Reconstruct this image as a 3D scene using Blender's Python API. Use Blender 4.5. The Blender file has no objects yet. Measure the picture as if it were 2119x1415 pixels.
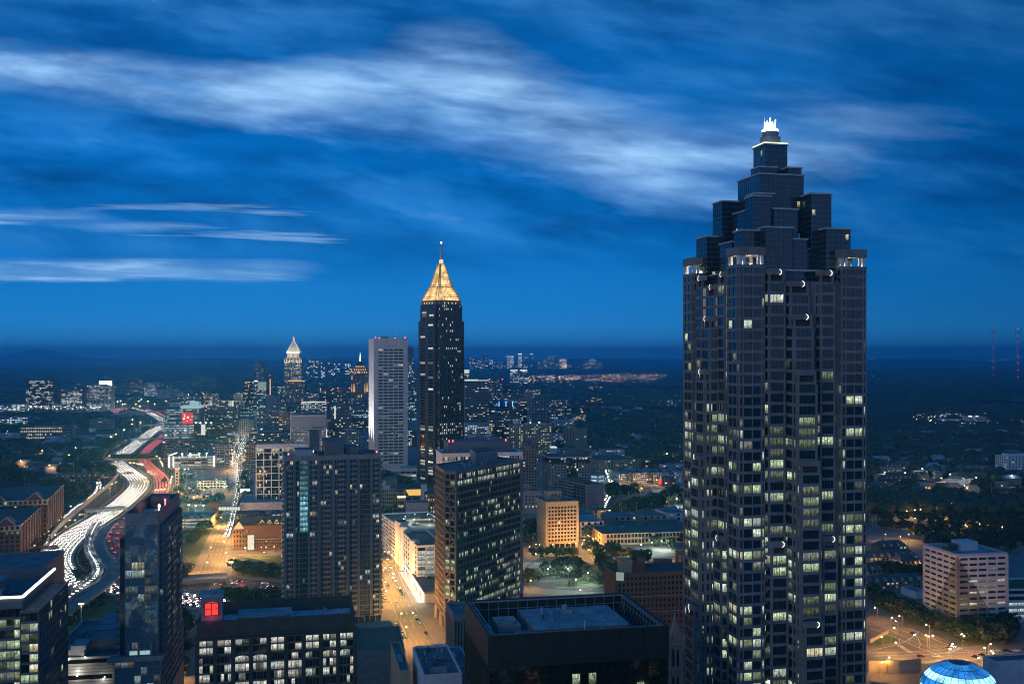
import bpy, math, random
import numpy as np
from mathutils import Vector

SC = bpy.context.scene
COL = SC.collection
R = math.radians
# ------------------------------------------------------------------ camera
K, CX, HOR, H = 2060.0, 1059.5, 733.0, 175.0      # focal length and frame in photograph pixels, eye height in metres
cam = bpy.data.cameras.new('camera')
cam.sensor_width = 36.0
cam.lens = K / 2119.0 * 36.0
cam.shift_y = (HOR - 707.5) / 2119.0
cam.clip_start, cam.clip_end = 1.0, 150000.0
cam_ob = bpy.data.objects.new('camera', cam)
COL.objects.link(cam_ob)
cam_ob.location = (0, 0, H)
cam_ob.rotation_euler = (R(90), 0, 0)
SC.camera = cam_ob
# ------------------------------------------------------------------ render and exposure
SC.view_settings.view_transform = 'Standard'
SC.view_settings.look = 'None'
SC.view_settings.exposure = 0.0
SC.view_settings.gamma = 1.0
SC.view_settings.use_curve_mapping = False
SC.render.engine = 'CYCLES'
cy = SC.cycles
cy.use_denoising = True
cy.max_bounces, cy.diffuse_bounces, cy.glossy_bounces = 4, 1, 2
cy.transmission_bounces, cy.transparent_max_bounces, cy.volume_bounces = 2, 4, 2
cy.caustics_reflective = cy.caustics_refractive = False
cy.sample_clamp_indirect = 0.3
cy.sample_clamp_direct = 30.0
cy.use_light_tree = True
cy.filter_width = 1.05

# ------------------------------------------------------------------ node helper
class NT:
    def __init__(s, tree):
        s.t = tree
        tree.nodes.clear()
    def n(s, typ, **kw):
        nd = s.t.nodes.new(typ)
        for k, v in kw.items():
            setattr(nd, k, v)
        return nd
    def put(s, sock, v):
        if isinstance(v, bpy.types.NodeSocket):
            s.t.links.new(v, sock)
        elif isinstance(v, (int, float)) and sock.type in ('RGBA', 'VECTOR'):
            sock.default_value = (v, v, v, 1.0) if sock.type == 'RGBA' else (v, v, v)
        elif sock.type == 'RGBA' and len(v) == 3:
            sock.default_value = (*v, 1.0)
        else:
            sock.default_value = v
    def m(s, op, a, b=None, c=None, clamp=False):
        nd = s.n('ShaderNodeMath', operation=op, use_clamp=clamp)
        for i, v in enumerate((a, b, c)):
            if v is not None:
                s.put(nd.inputs[i], v)
        return nd.outputs[0]
    def mix(s, f, a, b, blend='MIX'):
        nd = s.n('ShaderNodeMix', data_type='RGBA', blend_type=blend)
        s.put(nd.inputs[0], f); s.put(nd.inputs[6], a); s.put(nd.inputs[7], b)
        return nd.outputs[2]
    def step(s, x, lo, hi):
        nd = s.n('ShaderNodeMapRange', interpolation_type='SMOOTHSTEP')
        s.put(nd.inputs[0], x); nd.inputs[1].default_value = lo; nd.inputs[2].default_value = hi
        return nd.outputs[0]
    def ramp(s, x, stops):
        nd = s.n('ShaderNodeValToRGB')
        el = nd.color_ramp.elements
        while len(el) < len(stops):
            el.new(0.5)
        for e, (p, c) in zip(el, stops):
            e.position = p
            e.color = (*c, 1) if len(c) == 3 else c
        s.put(nd.inputs[0], x)
        return nd.outputs[0]
    def curve(s, x, pts):
        nd = s.n('ShaderNodeFloatCurve')
        c = nd.mapping.curves[0]
        while len(c.points) < len(pts):
            c.points.new(0.5, 0.5)
        for p, (a, b) in zip(c.points, pts):
            p.location = (a, b)
        nd.mapping.update()
        s.put(nd.inputs[1], x)
        return nd.outputs[0]
    def noise(s, vec, scale, detail=3, rough=0.5, out=0):
        nd = s.n('ShaderNodeTexNoise')
        if vec is not None:
            s.put(nd.inputs['Vector'], vec)
        nd.inputs['Scale'].default_value = scale
        nd.inputs['Detail'].default_value = detail
        nd.inputs['Roughness'].default_value = rough
        return nd.outputs[out]
    def xyz(s, x, y, z):
        nd = s.n('ShaderNodeCombineXYZ')
        for i, v in enumerate((x, y, z)):
            s.put(nd.inputs[i], v)
        return nd.outputs[0]

def lin(r, g, b):
    f = lambda c: (c / 255 / 12.92) if c / 255 <= 0.04045 else ((c / 255 + 0.055) / 1.055) ** 2.4
    return (f(r), f(g), f(b))

# ------------------------------------------------------------------ dusk sky
world = bpy.data.worlds.new('World')
SC.world = world
world.use_nodes = True
W = NT(world.node_tree)
tc = W.n('ShaderNodeTexCoord')
sp = W.n('ShaderNodeSeparateXYZ')
W.put(sp.inputs[0], tc.outputs['Generated'])
dx, dy, dz = sp.outputs
ady = W.m('MAXIMUM', W.m('ABSOLUTE', dy), 0.12)
u = W.m('DIVIDE', dx, ady)
v = W.m('DIVIDE', dz, ady)
U = W.m('MULTIPLY_ADD', u, 1 / 1.4, 0.5, clamp=True)          # -0.7..0.7 -> 0..1
V = W.m('MULTIPLY_ADD', v, 1 / 0.8, 0.125, clamp=True)        # -0.1..0.7 -> 0..1
pu = lambda x: (x - CX) / K / 1.4 + 0.5
pv = lambda y: (HOR - y) / K / 0.8 + 0.125
base = W.ramp(V, [(0.0, lin(12, 66, 112)), (pv(736), lin(80, 158, 220)), (pv(700), lin(46, 138, 206)), (pv(640), lin(26, 120, 192)), (pv(545), lin(6, 106, 182)),
                  (pv(330), lin(0, 103, 184)), (pv(150), lin(2, 96, 172)), (pv(0), lin(8, 88, 158)), (1.0, lin(6, 64, 118))])
side = W.curve(U, [(0.0, 0.62), (pu(0), 0.54), (pu(700), 0.52), (pu(1250), 0.50), (pu(1700), 0.40), (pu(2119), 0.33), (1.0, 0.3)])
base = W.mix(1.0, base, W.m('MULTIPLY', side, 2.0), 'MULTIPLY')
# soft dark cloud deck, drawn out sideways by the wind
sk = W.xyz(W.m('MULTIPLY_ADD', v, 2.2, W.m('MULTIPLY', u, 3.4)), W.m('MULTIPLY_ADD', u, 1.2, W.m('MULTIPLY', v, 11.0)), 0.0)
n_soft = W.noise(sk, 1.1, 6, 0.58)
n_mot = W.noise(W.xyz(W.m('MULTIPLY_ADD', v, 2.0, W.m('MULTIPLY', u, 6.5)), W.m('MULTIPLY_ADD', u, 1.6, W.m('MULTIPLY', v, 25.0)), 5.5), 1.0, 5, 0.54)
n_str = W.noise(W.xyz(W.m('MULTIPLY_ADD', v, 4.0, W.m('MULTIPLY', u, 4.4)), W.m('MULTIPLY_ADD', u, 1.4, W.m('MULTIPLY', v, 24.0)), 3.7), 1.0, 5, 0.54)
n_fine = W.noise(W.xyz(W.m('MULTIPLY', u, 3.4), W.m('MULTIPLY_ADD', u, 2.0, W.m('MULTIPLY', v, 62.0)), 9.1), 1.0, 4, 0.55)
dark = W.m('MULTIPLY_ADD', W.step(n_soft, 0.60, 0.40), 0.65, W.m('MULTIPLY', W.step(n_str, 0.60, 0.36), 0.5))
highv = W.step(v, 0.05, 0.14)
base = W.mix(W.m('MULTIPLY', W.m('MULTIPLY', dark, highv), W.m('MULTIPLY_ADD', W.step(n_mot, 0.66, 0.34), 0.45, 0.30)), base, (0.0006, 0.036, 0.155))
mott = W.m('MULTIPLY', W.m('MULTIPLY', W.step(n_soft, 0.42, 0.72), W.m('MULTIPLY_ADD', W.step(n_mot, 0.32, 0.66), 0.75, 0.25)), W.m('MULTIPLY', highv, W.step(v, 0.9, 0.45)))
base = W.mix(W.m('MULTIPLY', mott, W.m('MULTIPLY', side, 0.75)), base, lin(80, 152, 214))
# the long bright bank running from upper left down to the right
vc = W.curve(U, [(0.0, pv(90)), (pu(0), pv(128)), (pu(220), pv(165)), (pu(470), pv(208)), (pu(720), pv(195)), (pu(950), pv(190)), (pu(1150), pv(265)),
                 (pu(1330), pv(325)), (pu(1550), pv(330)), (pu(1800), pv(300)), (1.0, pv(290))])
wd = W.curve(U, [(0.0, 0.02), (pu(0), 0.026), (pu(250), 0.032), (pu(470), 0.036), (pu(720), 0.05), (pu(950), 0.068), (pu(1150), 0.062), (pu(1330), 0.07),
                 (pu(1600), 0.07), (pu(1900), 0.06), (1.0, 0.05)])
br = W.curve(U, [(0.0, 0.8), (pu(0), 0.95), (pu(300), 0.62), (pu(470), 0.85), (pu(720), 0.78), (pu(960), 0.95), (pu(1150), 0.72), (pu(1330), 0.8), (pu(1550), 0.62),
                 (pu(1750), 0.4), (pu(1950), 0.15), (1.0, 0.05)])
wob = W.m('MULTIPLY_ADD', n_soft, 0.10, -0.05)
dd = W.m('DIVIDE', W.m('SUBTRACT', W.m('ADD', V, wob), vc), W.m('MULTIPLY', wd, 0.8))
band = W.m('EXPONENT', W.m('MULTIPLY', W.m('MULTIPLY', dd, dd), -0.9))
streak = W.m('MULTIPLY_ADD', W.step(n_str, 0.28, 0.66), 0.85, 0.30)
band = W.m('MULTIPLY', W.m('MULTIPLY', band, br), streak)
# thin low streaks over the west, and faint wisps elsewhere
low = W.m('MULTIPLY', W.m('MULTIPLY', W.step(v, 0.055, 0.085), W.step(v, 0.17, 0.13)), W.step(u, -0.08, -0.26))
low = W.m('MULTIPLY', W.m('MULTIPLY', low, W.step(n_fine, 0.52, 0.72)), 0.85)
bank = lambda y, h, x0, x1: W.m('MULTIPLY', W.m('EXPONENT', W.m('MULTIPLY', W.m('POWER', W.m('ABSOLUTE', W.m('DIVIDE', W.m('SUBTRACT', W.m('ADD', v, W.m('MULTIPLY', wob, 0.12)), (HOR - y) / K), h)), 2.0), -1.0)),
                              W.m('MULTIPLY', W.step(u, (x1 - CX) / K, (x1 - 250 - CX) / K), W.step(u, (x0 - 200 - CX) / K, (x0 + 60 - CX) / K)))
low2 = W.m('ADD', W.m('MULTIPLY', bank(556, 0.010, -300, 760), 0.62), W.m('MULTIPLY', bank(470, 0.005, 230, 520), 0.55))
low2 = W.m('MULTIPLY', W.m('ADD', low2, W.m('MULTIPLY', bank(447, 0.006, -300, 330), 0.4)), W.m('MULTIPLY_ADD', W.step(n_fine, 0.3, 0.7), 0.6, 0.4))
wisp = W.m('MULTIPLY', W.m('MULTIPLY', W.m('MULTIPLY', W.step(n_str, 0.46, 0.74), W.step(n_soft, 0.38, 0.62)), W.m('MULTIPLY', W.step(v, 0.04, 0.14), W.step(v, 0.9, 0.5))), W.m('MULTIPLY', side, 0.42))
cl = W.m('ADD', W.m('ADD', band, low), W.m('ADD', low2, wisp))
cl = W.m('MULTIPLY_ADD', cl, 1.12, -0.09, clamp=True)
front = W.mix(W.m('MULTIPLY', cl, W.m('MULTIPLY_ADD', W.step(n_mot, 0.34, 0.62), 0.7, 0.42)), base, lin(158, 202, 242))
# afterglow of the set sun low over the western and southern horizon behind the viewer
glow_col = W.ramp(W.m('ADD', W.m('MULTIPLY', dz, 1.0), 0.1, clamp=True), [(0.0, (0.10, 0.12, 0.2)), (0.12, (0.14, 0.19, 0.32)), (0.3, (0.06, 0.15, 0.34)), (0.55, (0.012, 0.13, 0.40)), (1.0, (0.004, 0.10, 0.36))])
sky = W.mix(W.step(dy, 0.15, -0.25), front, glow_col)
sky = W.mix(W.step(dz, -0.004, -0.05), sky, (0.012, 0.03, 0.06))
bg = W.n('ShaderNodeBackground')
W.put(bg.inputs[0], sky)
bg.inputs[1].default_value = 1.28
wo = W.n('ShaderNodeOutputWorld')
W.put(wo.inputs[0], bg.outputs[0])
world.cycles.sampling_method = 'AUTOMATIC'
# last light of the sunken sun from behind left, very weak and very soft
sun = bpy.data.lights.new('sun', 'SUN')
sun.energy, sun.angle, sun.color = 0.46, R(30), (0.92, 0.96, 0.88)
sun_ob = bpy.data.objects.new('sun', sun)
COL.objects.link(sun_ob)
sun_ob.rotation_euler = (R(82), 0, R(-36))

# ------------------------------------------------------------------ materials
MATS = {}
def mat(name):
    m = bpy.data.materials.new(name)
    m.use_nodes = True
    MATS[name] = m
    return m, NT(m.node_tree)
def out(N, sh):
    o = N.n('ShaderNodeOutputMaterial')
    N.put(o.inputs[0], sh)
def bsdf(N, **kw):
    b = N.n('ShaderNodeBsdfPrincipled')
    for k, val in kw.items():
        N.put(b.inputs[k.replace('_', ' ')], val)
    return b
def wall(name, col, var=0.25, scale=0.35, rough=0.85, stripes=None, seam=0):
    m, N = mat(name)
    t = N.n('ShaderNodeTexCoord')
    a = N.noise(t.outputs['Object'], scale, 4, 0.6)
    b = N.noise(t.outputs['Object'], scale * 9, 2, 0.6)
    f = N.m('MULTIPLY_ADD', b, 0.5, N.m('MULTIPLY', a, 1.0))
    c = N.mix(N.step(f, 0.45, 1.05), tuple(x * (1 - var) for x in col), tuple(min(1, x * (1 + var)) for x in col))
    if stripes:
        s = N.n('ShaderNodeSeparateXYZ'); N.put(s.inputs[0], t.outputs['Object'])
        fr = N.m('FRACT', N.m('DIVIDE', s.outputs[2], stripes[0]))
        c = N.mix(N.m('LESS_THAN', fr, stripes[1]), c, tuple(x * stripes[2] for x in col))
    if seam:
        s = N.n('ShaderNodeSeparateXYZ'); N.put(s.inputs[0], t.outputs['Object'])
        xa = N.m('FRACT', N.m('DIVIDE', N.m('MULTIPLY_ADD', s.outputs[1], -0.21, s.outputs[0]), seam)); ya = N.m('FRACT', N.m('DIVIDE', N.m('MULTIPLY_ADD', s.outputs[0], 0.21, s.outputs[1]), seam * 2.2))
        ln_ = N.m('MAXIMUM', N.m('LESS_THAN', xa, 0.06), N.m('LESS_THAN', ya, 0.04))
        blot = N.step(N.noise(t.outputs['Object'], 0.16, 5, 0.7), 0.5, 0.62)
        c = N.mix(N.m('MULTIPLY', blot, 0.55), c, tuple(x * 0.35 for x in col)); c = N.mix(N.m('MULTIPLY', ln_, 0.5), c, tuple(x * 0.4 for x in col))
    p = bsdf(N, Base_Color=c, Roughness=rough)
    out(N, p.outputs[0])
    return m
def glass(name, col, rough=0.06, spec=0.9, wob=0.012, metal=0.0):
    m, N = mat(name)
    t = N.n('ShaderNodeTexCoord')
    bm = N.n('ShaderNodeBump')
    bm.inputs['Strength'].default_value = wob * 10
    bm.inputs['Distance'].default_value = 0.05
    N.put(bm.inputs['Height'], N.noise(t.outputs['Object'], 0.35, 2, 0.5))
    p = bsdf(N, Base_Color=col, Roughness=rough, Metallic=metal, IOR=1.5)
    p.inputs['Specular IOR Level'].default_value = spec
    N.put(p.inputs['Normal'], bm.outputs[0])
    out(N, p.outputs[0])
    return m
def emit(name, col, strength, sample=False, var=0):
    m, N = mat(name)
    e = N.n('ShaderNodeEmission')
    N.put(e.inputs[0], col); e.inputs[1].default_value = strength
    if var: N.put(e.inputs[1], N.m('MULTIPLY', N.m('MULTIPLY_ADD', N.step(N.noise(N.n('ShaderNodeTexCoord').outputs['Object'], var, 3, 0.6), 0.3, 0.7), 0.9, 0.35), strength))
    out(N, e.outputs[0])
    m.cycles.emission_sampling = 'AUTO' if sample else 'NONE'
    return m
def lit_window(name, strength):
    """A lit room behind glass: tint per pane, ceiling brighter than the floor, furniture and blinds."""
    m, N = mat(name)
    at = N.n('ShaderNodeAttribute', attribute_name='tint')
    uv = N.n('ShaderNodeUVMap', uv_map='UVMap')
    s = N.n('ShaderNodeSeparateXYZ'); N.put(s.inputs[0], uv.outputs[0])
    t = N.n('ShaderNodeTexCoord')
    o = N.n('ShaderNodeSeparateXYZ'); N.put(o.inputs[0], t.outputs['Object'])
    hx = N.m('ADD', o.outputs[0], N.m('MULTIPLY', o.outputs[1], 0.8))
    a = N.noise(N.xyz(hx, 0.0, N.m('MULTIPLY', o.outputs[2], 0.6)), 0.9, 3, 0.7)
    b = N.noise(N.xyz(N.m('MULTIPLY', hx, 2.2), 3.0, N.m('MULTIPLY', o.outputs[2], 0.15)), 1.0, 1, 0.5)
    furn = N.m('MULTIPLY', N.step(s.outputs[1], 0.55, 0.1), N.step(a, 0.45, 0.62))
    val = N.m('MULTIPLY', N.m('MULTIPLY_ADD', N.step(a, 0.32, 0.66), 1.0, 0.12), N.m('MULTIPLY_ADD', N.step(b, 0.35, 0.55), 0.55, 0.45))
    val = N.m('MULTIPLY', val, N.m('MULTIPLY_ADD', s.outputs[1], 0.95, 0.4))
    val = N.m('MULTIPLY', val, N.m('SUBTRACT', 1.0, N.m('MULTIPLY', furn, 0.85)))
    bl = N.noise(N.xyz(N.m('MULTIPLY', hx, 0.31), 1.7, N.m('MULTIPLY', N.m('FLOOR', N.m('DIVIDE', o.outputs[2], 3.4)), 7.3)), 1.0, 1, 0.5)
    blind = N.m('GREATER_THAN', s.outputs[1], N.m('MULTIPLY_ADD', bl, 2.6, -0.55))
    val = N.m('ADD', N.m('MULTIPLY', val, N.m('SUBTRACT', 1.0, blind)), N.m('MULTIPLY', blind, 0.42))
    bar = N.m('LESS_THAN', N.m('ABSOLUTE', N.m('SUBTRACT', N.m('FRACT', N.m('MULTIPLY', s.outputs[0], 2.0)), 0.5)), 0.46)
    val = N.m('MULTIPLY', val, N.m('MULTIPLY_ADD', bar, 0.8, 0.2))
    e = N.n('ShaderNodeEmission')
    N.put(e.inputs[0], at.outputs['Color']); N.put(e.inputs[1], N.m('MULTIPLY', val, strength))
    g = N.n('ShaderNodeBsdfGlossy'); g.inputs['Roughness'].default_value = 0.05
    N.put(g.inputs[0], (0.05, 0.05, 0.05))
    ad = N.n('ShaderNodeAddShader')
    N.put(ad.inputs[0], e.outputs[0]); N.put(ad.inputs[1], g.outputs[0])
    out(N, ad.outputs[0])
    m.cycles.emission_sampling = 'NONE'
    return m

wall('granite', (0.195, 0.175, 0.18), 0.25, 0.12)
wall('concrete', (0.24, 0.225, 0.22))
wall('pale_concrete', (0.44, 0.43, 0.445))
wall('white_wall', (0.60, 0.58, 0.60), 0.12)
wall('beige_stone', (0.40, 0.32, 0.22), 0.15)
wall('tan_wall', (0.36, 0.28, 0.18), 0.15)
wall('brick', (0.085, 0.042, 0.036), 0.25, 0.5)
wall('brown_brick', (0.17, 0.085, 0.055), 0.25, 0.5)
wall('brown_stone', (0.20, 0.155, 0.145), 0.2)
wall('dark_stone', (0.055, 0.045, 0.048), 0.3)
wall('black_panel', (0.010, 0.010, 0.011), 0.3, 0.15, 0.6)
wall('purple_grey', (0.20, 0.17, 0.22), 0.2)
wall('cool_concrete', (0.15, 0.18, 0.21), 0.2)
wall('slate_wall', (0.14, 0.145, 0.16), 0.2)
wall('roof_grey', (0.10, 0.145, 0.165), 0.4, 0.12, seam=3.2)
wall('roof_pale', (0.20, 0.29, 0.32), 0.3, 0.12, seam=4.2)
wall('roof_dark', (0.06, 0.07, 0.08), 0.4, 0.15)
wall('shingle', (0.07, 0.075, 0.085), 0.3, 0.6, 0.9, (0.6, 0.12, 0.6))
wall('ribbed_metal', (0.22, 0.24, 0.26), 0.15, 0.2, 0.5, (1.1, 0.15, 0.5))
wall('striped_panel', (0.36, 0.35, 0.33), 0.15, 0.3, 0.7, (1.5, 0.22, 0.35))
wall('steel', (0.25, 0.26, 0.28), 0.15, 0.5, 0.4)
wall('dark_steel', (0.06, 0.06, 0.065), 0.2, 0.5, 0.5)
wall('red_paint', (0.35, 0.03, 0.03), 0.15)
wall('copper', (0.35, 0.37, 0.33), 0.15)
wall('gold_leaf', (0.75, 0.45, 0.13), 0.2, 0.4, 0.45)
wall('bark', (0.06, 0.045, 0.03), 0.3, 2)
wall('asphalt', (0.052, 0.05, 0.05), 0.3, 0.08)
wall('worn_asphalt', (0.13, 0.115, 0.10), 0.25, 0.06)
wall('pavement_grey', (0.17, 0.16, 0.15), 0.25, 0.1)
wall('concrete_road', (0.19, 0.175, 0.155), 0.2, 0.06)
wall('road_paint', (0.75, 0.75, 0.70), 0.1)
wall('earth', (0.022, 0.028, 0.022), 0.5, 0.01)
wall('turf', (0.055, 0.085, 0.028), 0.4, 0.05)
wall('foliage', (0.045, 0.062, 0.025), 0.45, 0.25)
wall('foliage_dark', (0.026, 0.038, 0.018), 0.45, 0.2)
wall('foliage_pale', (0.085, 0.10, 0.035), 0.4, 0.3)
m_, N_w = mat('woods_leaf')
t_w = N_w.n('ShaderNodeTexCoord').outputs['Object']
f_w = N_w.m('MULTIPLY_ADD', N_w.noise(t_w, 0.0035, 5, 0.65), 0.7, N_w.m('MULTIPLY', N_w.noise(t_w, 0.06, 3, 0.7), 0.5))
out(N_w, bsdf(N_w, Base_Color=N_w.ramp(f_w, [(0.40, (0.010, 0.016, 0.010)), (0.58, (0.026, 0.038, 0.018)), (0.78, (0.075, 0.09, 0.04))]), Roughness=0.9).outputs[0])
wall('canopy_far', (0.020, 0.030, 0.020), 0.5, 0.01)
wall('car_paint', (0.30, 0.30, 0.31), 0.4, 0.02, 0.3)
wall('car_white', (0.7, 0.7, 0.68), 0.05, 0.1, 0.3)
wall('car_dark', (0.02, 0.022, 0.03), 0.1, 0.1, 0.25)
wall('car_red', (0.25, 0.02, 0.02), 0.1, 0.1, 0.3)
wall('rubber', (0.02, 0.02, 0.02))
glass('glass', (0.010, 0.012, 0.015), 0.05, 1.0)
glass('glass_blue', (0.012, 0.045, 0.066), 0.06, 1.0, 0.03, 0.2)
glass('condo_glass', (0.17, 0.31, 0.39), 0.05, 1.0, 0.05, 0.6)
wall('roof_white', (0.40, 0.50, 0.54), 0.2, 0.12, seam=5.0)
glass('glass_mirror', (0.30, 0.36, 0.40), 0.05, 1.0, 0.03, 0.85)
glass('tower_glass', (0.010, 0.030, 0.042), 0.05, 1.0, 0.02, 0.0)
glass('glass_black', (0.006, 0.007, 0.009), 0.06, 0.7, 0.05)
glass('teal_glass', (0.06, 0.16, 0.18), 0.1, 1.0, 0.02, 0.3)
lit_window('lit_window', 1.25)
emit('lamp_warm', (1.0, 0.62, 0.24), 28)
emit('lamp_white', (0.85, 1.0, 0.95), 30)
emit('lamp_red', (1.0, 0.06, 0.10), 14)
emit('lamp_blue', (0.05, 0.25, 1.0), 5)
emit('headlamp', (1.0, 0.93, 0.80), 46)
emit('tail_lamp', (1.0, 0.05, 0.07), 7)
emit('strip_white', (1.0, 0.98, 0.9), 2.6)
emit('strip_warm', (1.0, 0.74, 0.40), 1.8)
emit('strip_pale', (0.80, 0.90, 0.78), 0.9)
emit('garage_glow', (0.72, 0.88, 0.72), 0.62)
emit('garage_cool', (0.55, 0.85, 0.90), 0.6)
emit('gold_glow', (1.0, 0.55, 0.13), 1.0)
emit('red_glass', (1.0, 0.05, 0.04), 1.3)
emit('sign_white', (1.0, 0.98, 0.92), 3.0)
emit('sign_red', (1.0, 0.08, 0.10), 0.75)
emit('sign_green', (0.55, 0.70, 0.62), 0.45)
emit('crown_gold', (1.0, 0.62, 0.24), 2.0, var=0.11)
emit('crown_white', (1.0, 0.86, 0.56), 0.95)
emit('crown_amber', (1.0, 0.55, 0.18), 1.2)
emit('beacon', (0.95, 1.0, 0.92), 60)
emit('rim_green', (0.85, 1.0, 0.55), 1.6)
emit('dome_blue', (0.03, 0.30, 0.92), 1.0, var=0.25)
emit('dome_pale', (0.34, 0.78, 1.0), 2.2, var=0.3)
emit('mast_red', (1, 0.07, 0.10), 5)

# ------------------------------------------------------------------ mesh building
class MB:
    def __init__(s):
        s.v, s.f, s.m, s.c = [], [], [], []
        s.slots = []
    def slot(s, name):
        if name not in s.slots:
            s.slots.append(name)
        return s.slots.index(name)
    def face(s, pts, mt, tint=None):
        i = len(s.v)
        s.v.extend(pts)
        s.f.append(tuple(range(i, i + len(pts))))
        s.m.append(s.slot(mt)); s.c.append(tint)
    def hexa(s, b, t, mt, bottom=False):
        """b, t: bottom and top loops (counter-clockwise from above)."""
        i, n = len(s.v), len(b)
        s.v.extend(b); s.v.extend(t)
        k = s.slot(mt)
        fs = [tuple(i + n + j for j in range(n))]
        for j in range(n):
            q = (j + 1) % n
            fs.append((i + j, i + q, i + n + q, i + n + j))
        if bottom:
            fs.append(tuple(i + n - 1 - j for j in range(n)))
        s.f.extend(fs); s.m.extend([k] * len(fs)); s.c.extend([None] * len(fs))
    def prism(s, poly, z0, z1, mt, bottom=False):
        s.hexa([(x, y, z0) for x, y in poly], [(x, y, z1) for x, y in poly], mt, bottom)
    def box(s, x0, x1, y0, y1, z0, z1, mt):
        s.prism([(x0, y0), (x1, y0), (x1, y1), (x0, y1)], z0, z1, mt, True)
    def bar(s, p, q, w, mt, h=None):
        """A square bar from p to q."""
        p, q = Vector(p), Vector(q)
        d = (q - p)
        if d.length < 1e-6:
            return
        d.normalize()
        up = Vector((0, 0, 1)) if abs(d.z) < 0.95 else Vector((1, 0, 0))
        a = d.cross(up).normalized() * (w / 2)
        b = a.cross(d).normalized() * ((h or w) / 2)
        L0 = [tuple(p + x) for x in (-a - b, a - b, a + b, -a + b)]
        L1 = [tuple(q + x) for x in (-a - b, a - b, a + b, -a + b)]
        s.hexa(L0, L1, mt, True)
    def ring(s, c, prof, n, mt, cap=True, a0=0.0):
        """A lathe round a vertical axis: prof = [(radius, z)...]."""
        for (r0, z0), (r1, z1) in zip(prof[:-1], prof[1:]):
            for j in range(n):
                a, b = a0 + 2 * math.pi * j / n, a0 + 2 * math.pi * (j + 1) / n
                q = [(c[0] + r0 * math.cos(a), c[1] + r0 * math.sin(a), z0), (c[0] + r0 * math.cos(b), c[1] + r0 * math.sin(b), z0),
                     (c[0] + r1 * math.cos(b), c[1] + r1 * math.sin(b), z1), (c[0] + r1 * math.cos(a), c[1] + r1 * math.sin(a), z1)]
                if r1 < 1e-4: q = q[:3]
                elif r0 < 1e-4: q = [q[0], q[2], q[3]]
                s.face(q, mt)
        r, z = prof[-1]
        if cap and r > 1e-3:
            s.face([(c[0] + r * math.cos(a0 + 2 * math.pi * j / n), c[1] + r * math.sin(a0 + 2 * math.pi * j / n), z) for j in range(n)], mt)
    def mesh(s, name, org=(0, 0, 0)):
        me = bpy.data.meshes.new(name)
        ox, oy, oz = org
        me.from_pydata([(x - ox, y - oy, z - oz) for x, y, z in s.v], [], s.f)
        for k in s.slots:
            me.materials.append(MATS[k])
        if len(s.slots) > 1:
            me.polygons.foreach_set('material_index', s.m)
        if any(c is not None for c in s.c):
            uvl = me.uv_layers.new(name='UVMap')
            at = me.color_attributes.new('tint', 'FLOAT_COLOR', 'CORNER')
            uv, cl = [], []
            for f, c in zip(s.f, s.c):
                n = len(f)
                uv.extend([0, 0, 1, 0, 1, 1, 0, 1] if n == 4 else [0.5, 0.5] * n)
                cl.extend([*(c or (0, 0, 0)), 1.0] * n)
            uvl.data.foreach_set('uv', uv)
            at.data.foreach_set('color', cl)
        return me
    def obj(s, name, parent=None, org=(0, 0, 0), smooth=False):
        me = s.mesh(name, org)
        if smooth:
            me.polygons.foreach_set('use_smooth', [True] * len(me.polygons))
        o = bpy.data.objects.new(name, me)
        COL.objects.link(o)
        if parent is not None:
            o.parent = parent
        else:
            o.location = org
        return o

def tag(o, label, cat, group=None):
    o['label'] = label; o['category'] = cat
    if group: o['group'] = group
    return o
def thing(name, label, cat, loc, group=None, rz=0.0):
    o = bpy.data.objects.new(name, None)
    COL.objects.link(o)
    o.location = loc; o.rotation_euler = (0, 0, rz)
    o.empty_display_size = 1
    return tag(o, label, cat, group)
def structure(o):
    o['kind'] = 'structure'; return o
def stuff(o, label=None):
    o['kind'] = 'stuff'
    if label: o['label'] = label
    return o
def dup(root, loc, rz=0.0, scale=None, label=None, group=None):
    r = root.copy(); COL.objects.link(r)
    r.location = loc; r.rotation_euler = (0, 0, rz)
    if scale is not None: r.scale = scale
    if label: r['label'] = label
    if group: r['group'] = group
    for ch in root.children:
        if ch.type == 'LIGHT': continue
        c = ch.copy(); COL.objects.link(c); c.parent = r
        for g in ch.children:
            e = g.copy(); COL.objects.link(e); e.parent = c
    return r
ORD = 'first second third fourth fifth sixth seventh eighth ninth tenth eleventh twelfth thirteenth fourteenth fifteenth sixteenth seventeenth eighteenth nineteenth twentieth'.split()
def ordinal(i):
    if i < 20: return ORD[i]
    t, r = divmod(i + 1, 10)
    tens = ['', '', 'twenty', 'thirty', 'forty', 'fifty', 'sixty', 'seventy', 'eighty', 'ninety'][t]
    return {'twenty': 'twentieth', 'thirty': 'thirtieth', 'forty': 'fortieth', 'fifty': 'fiftieth'}.get(tens, tens) if r == 0 else tens + '-' + ORD[r - 1]

def at(px, Y): return (px - CX) / K * Y
def zz(py, Y): return H - (py - HOR) / K * Y
def gY(py, z=0.0): return (H - z) * K / (py - HOR)
def G(px, py, z=0.0):
    Y = gY(py, z)
    return (at(px, Y), Y)
def scr(x, y, z): return (CX + K * x / y, HOR + K * (H - z) / y)

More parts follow.
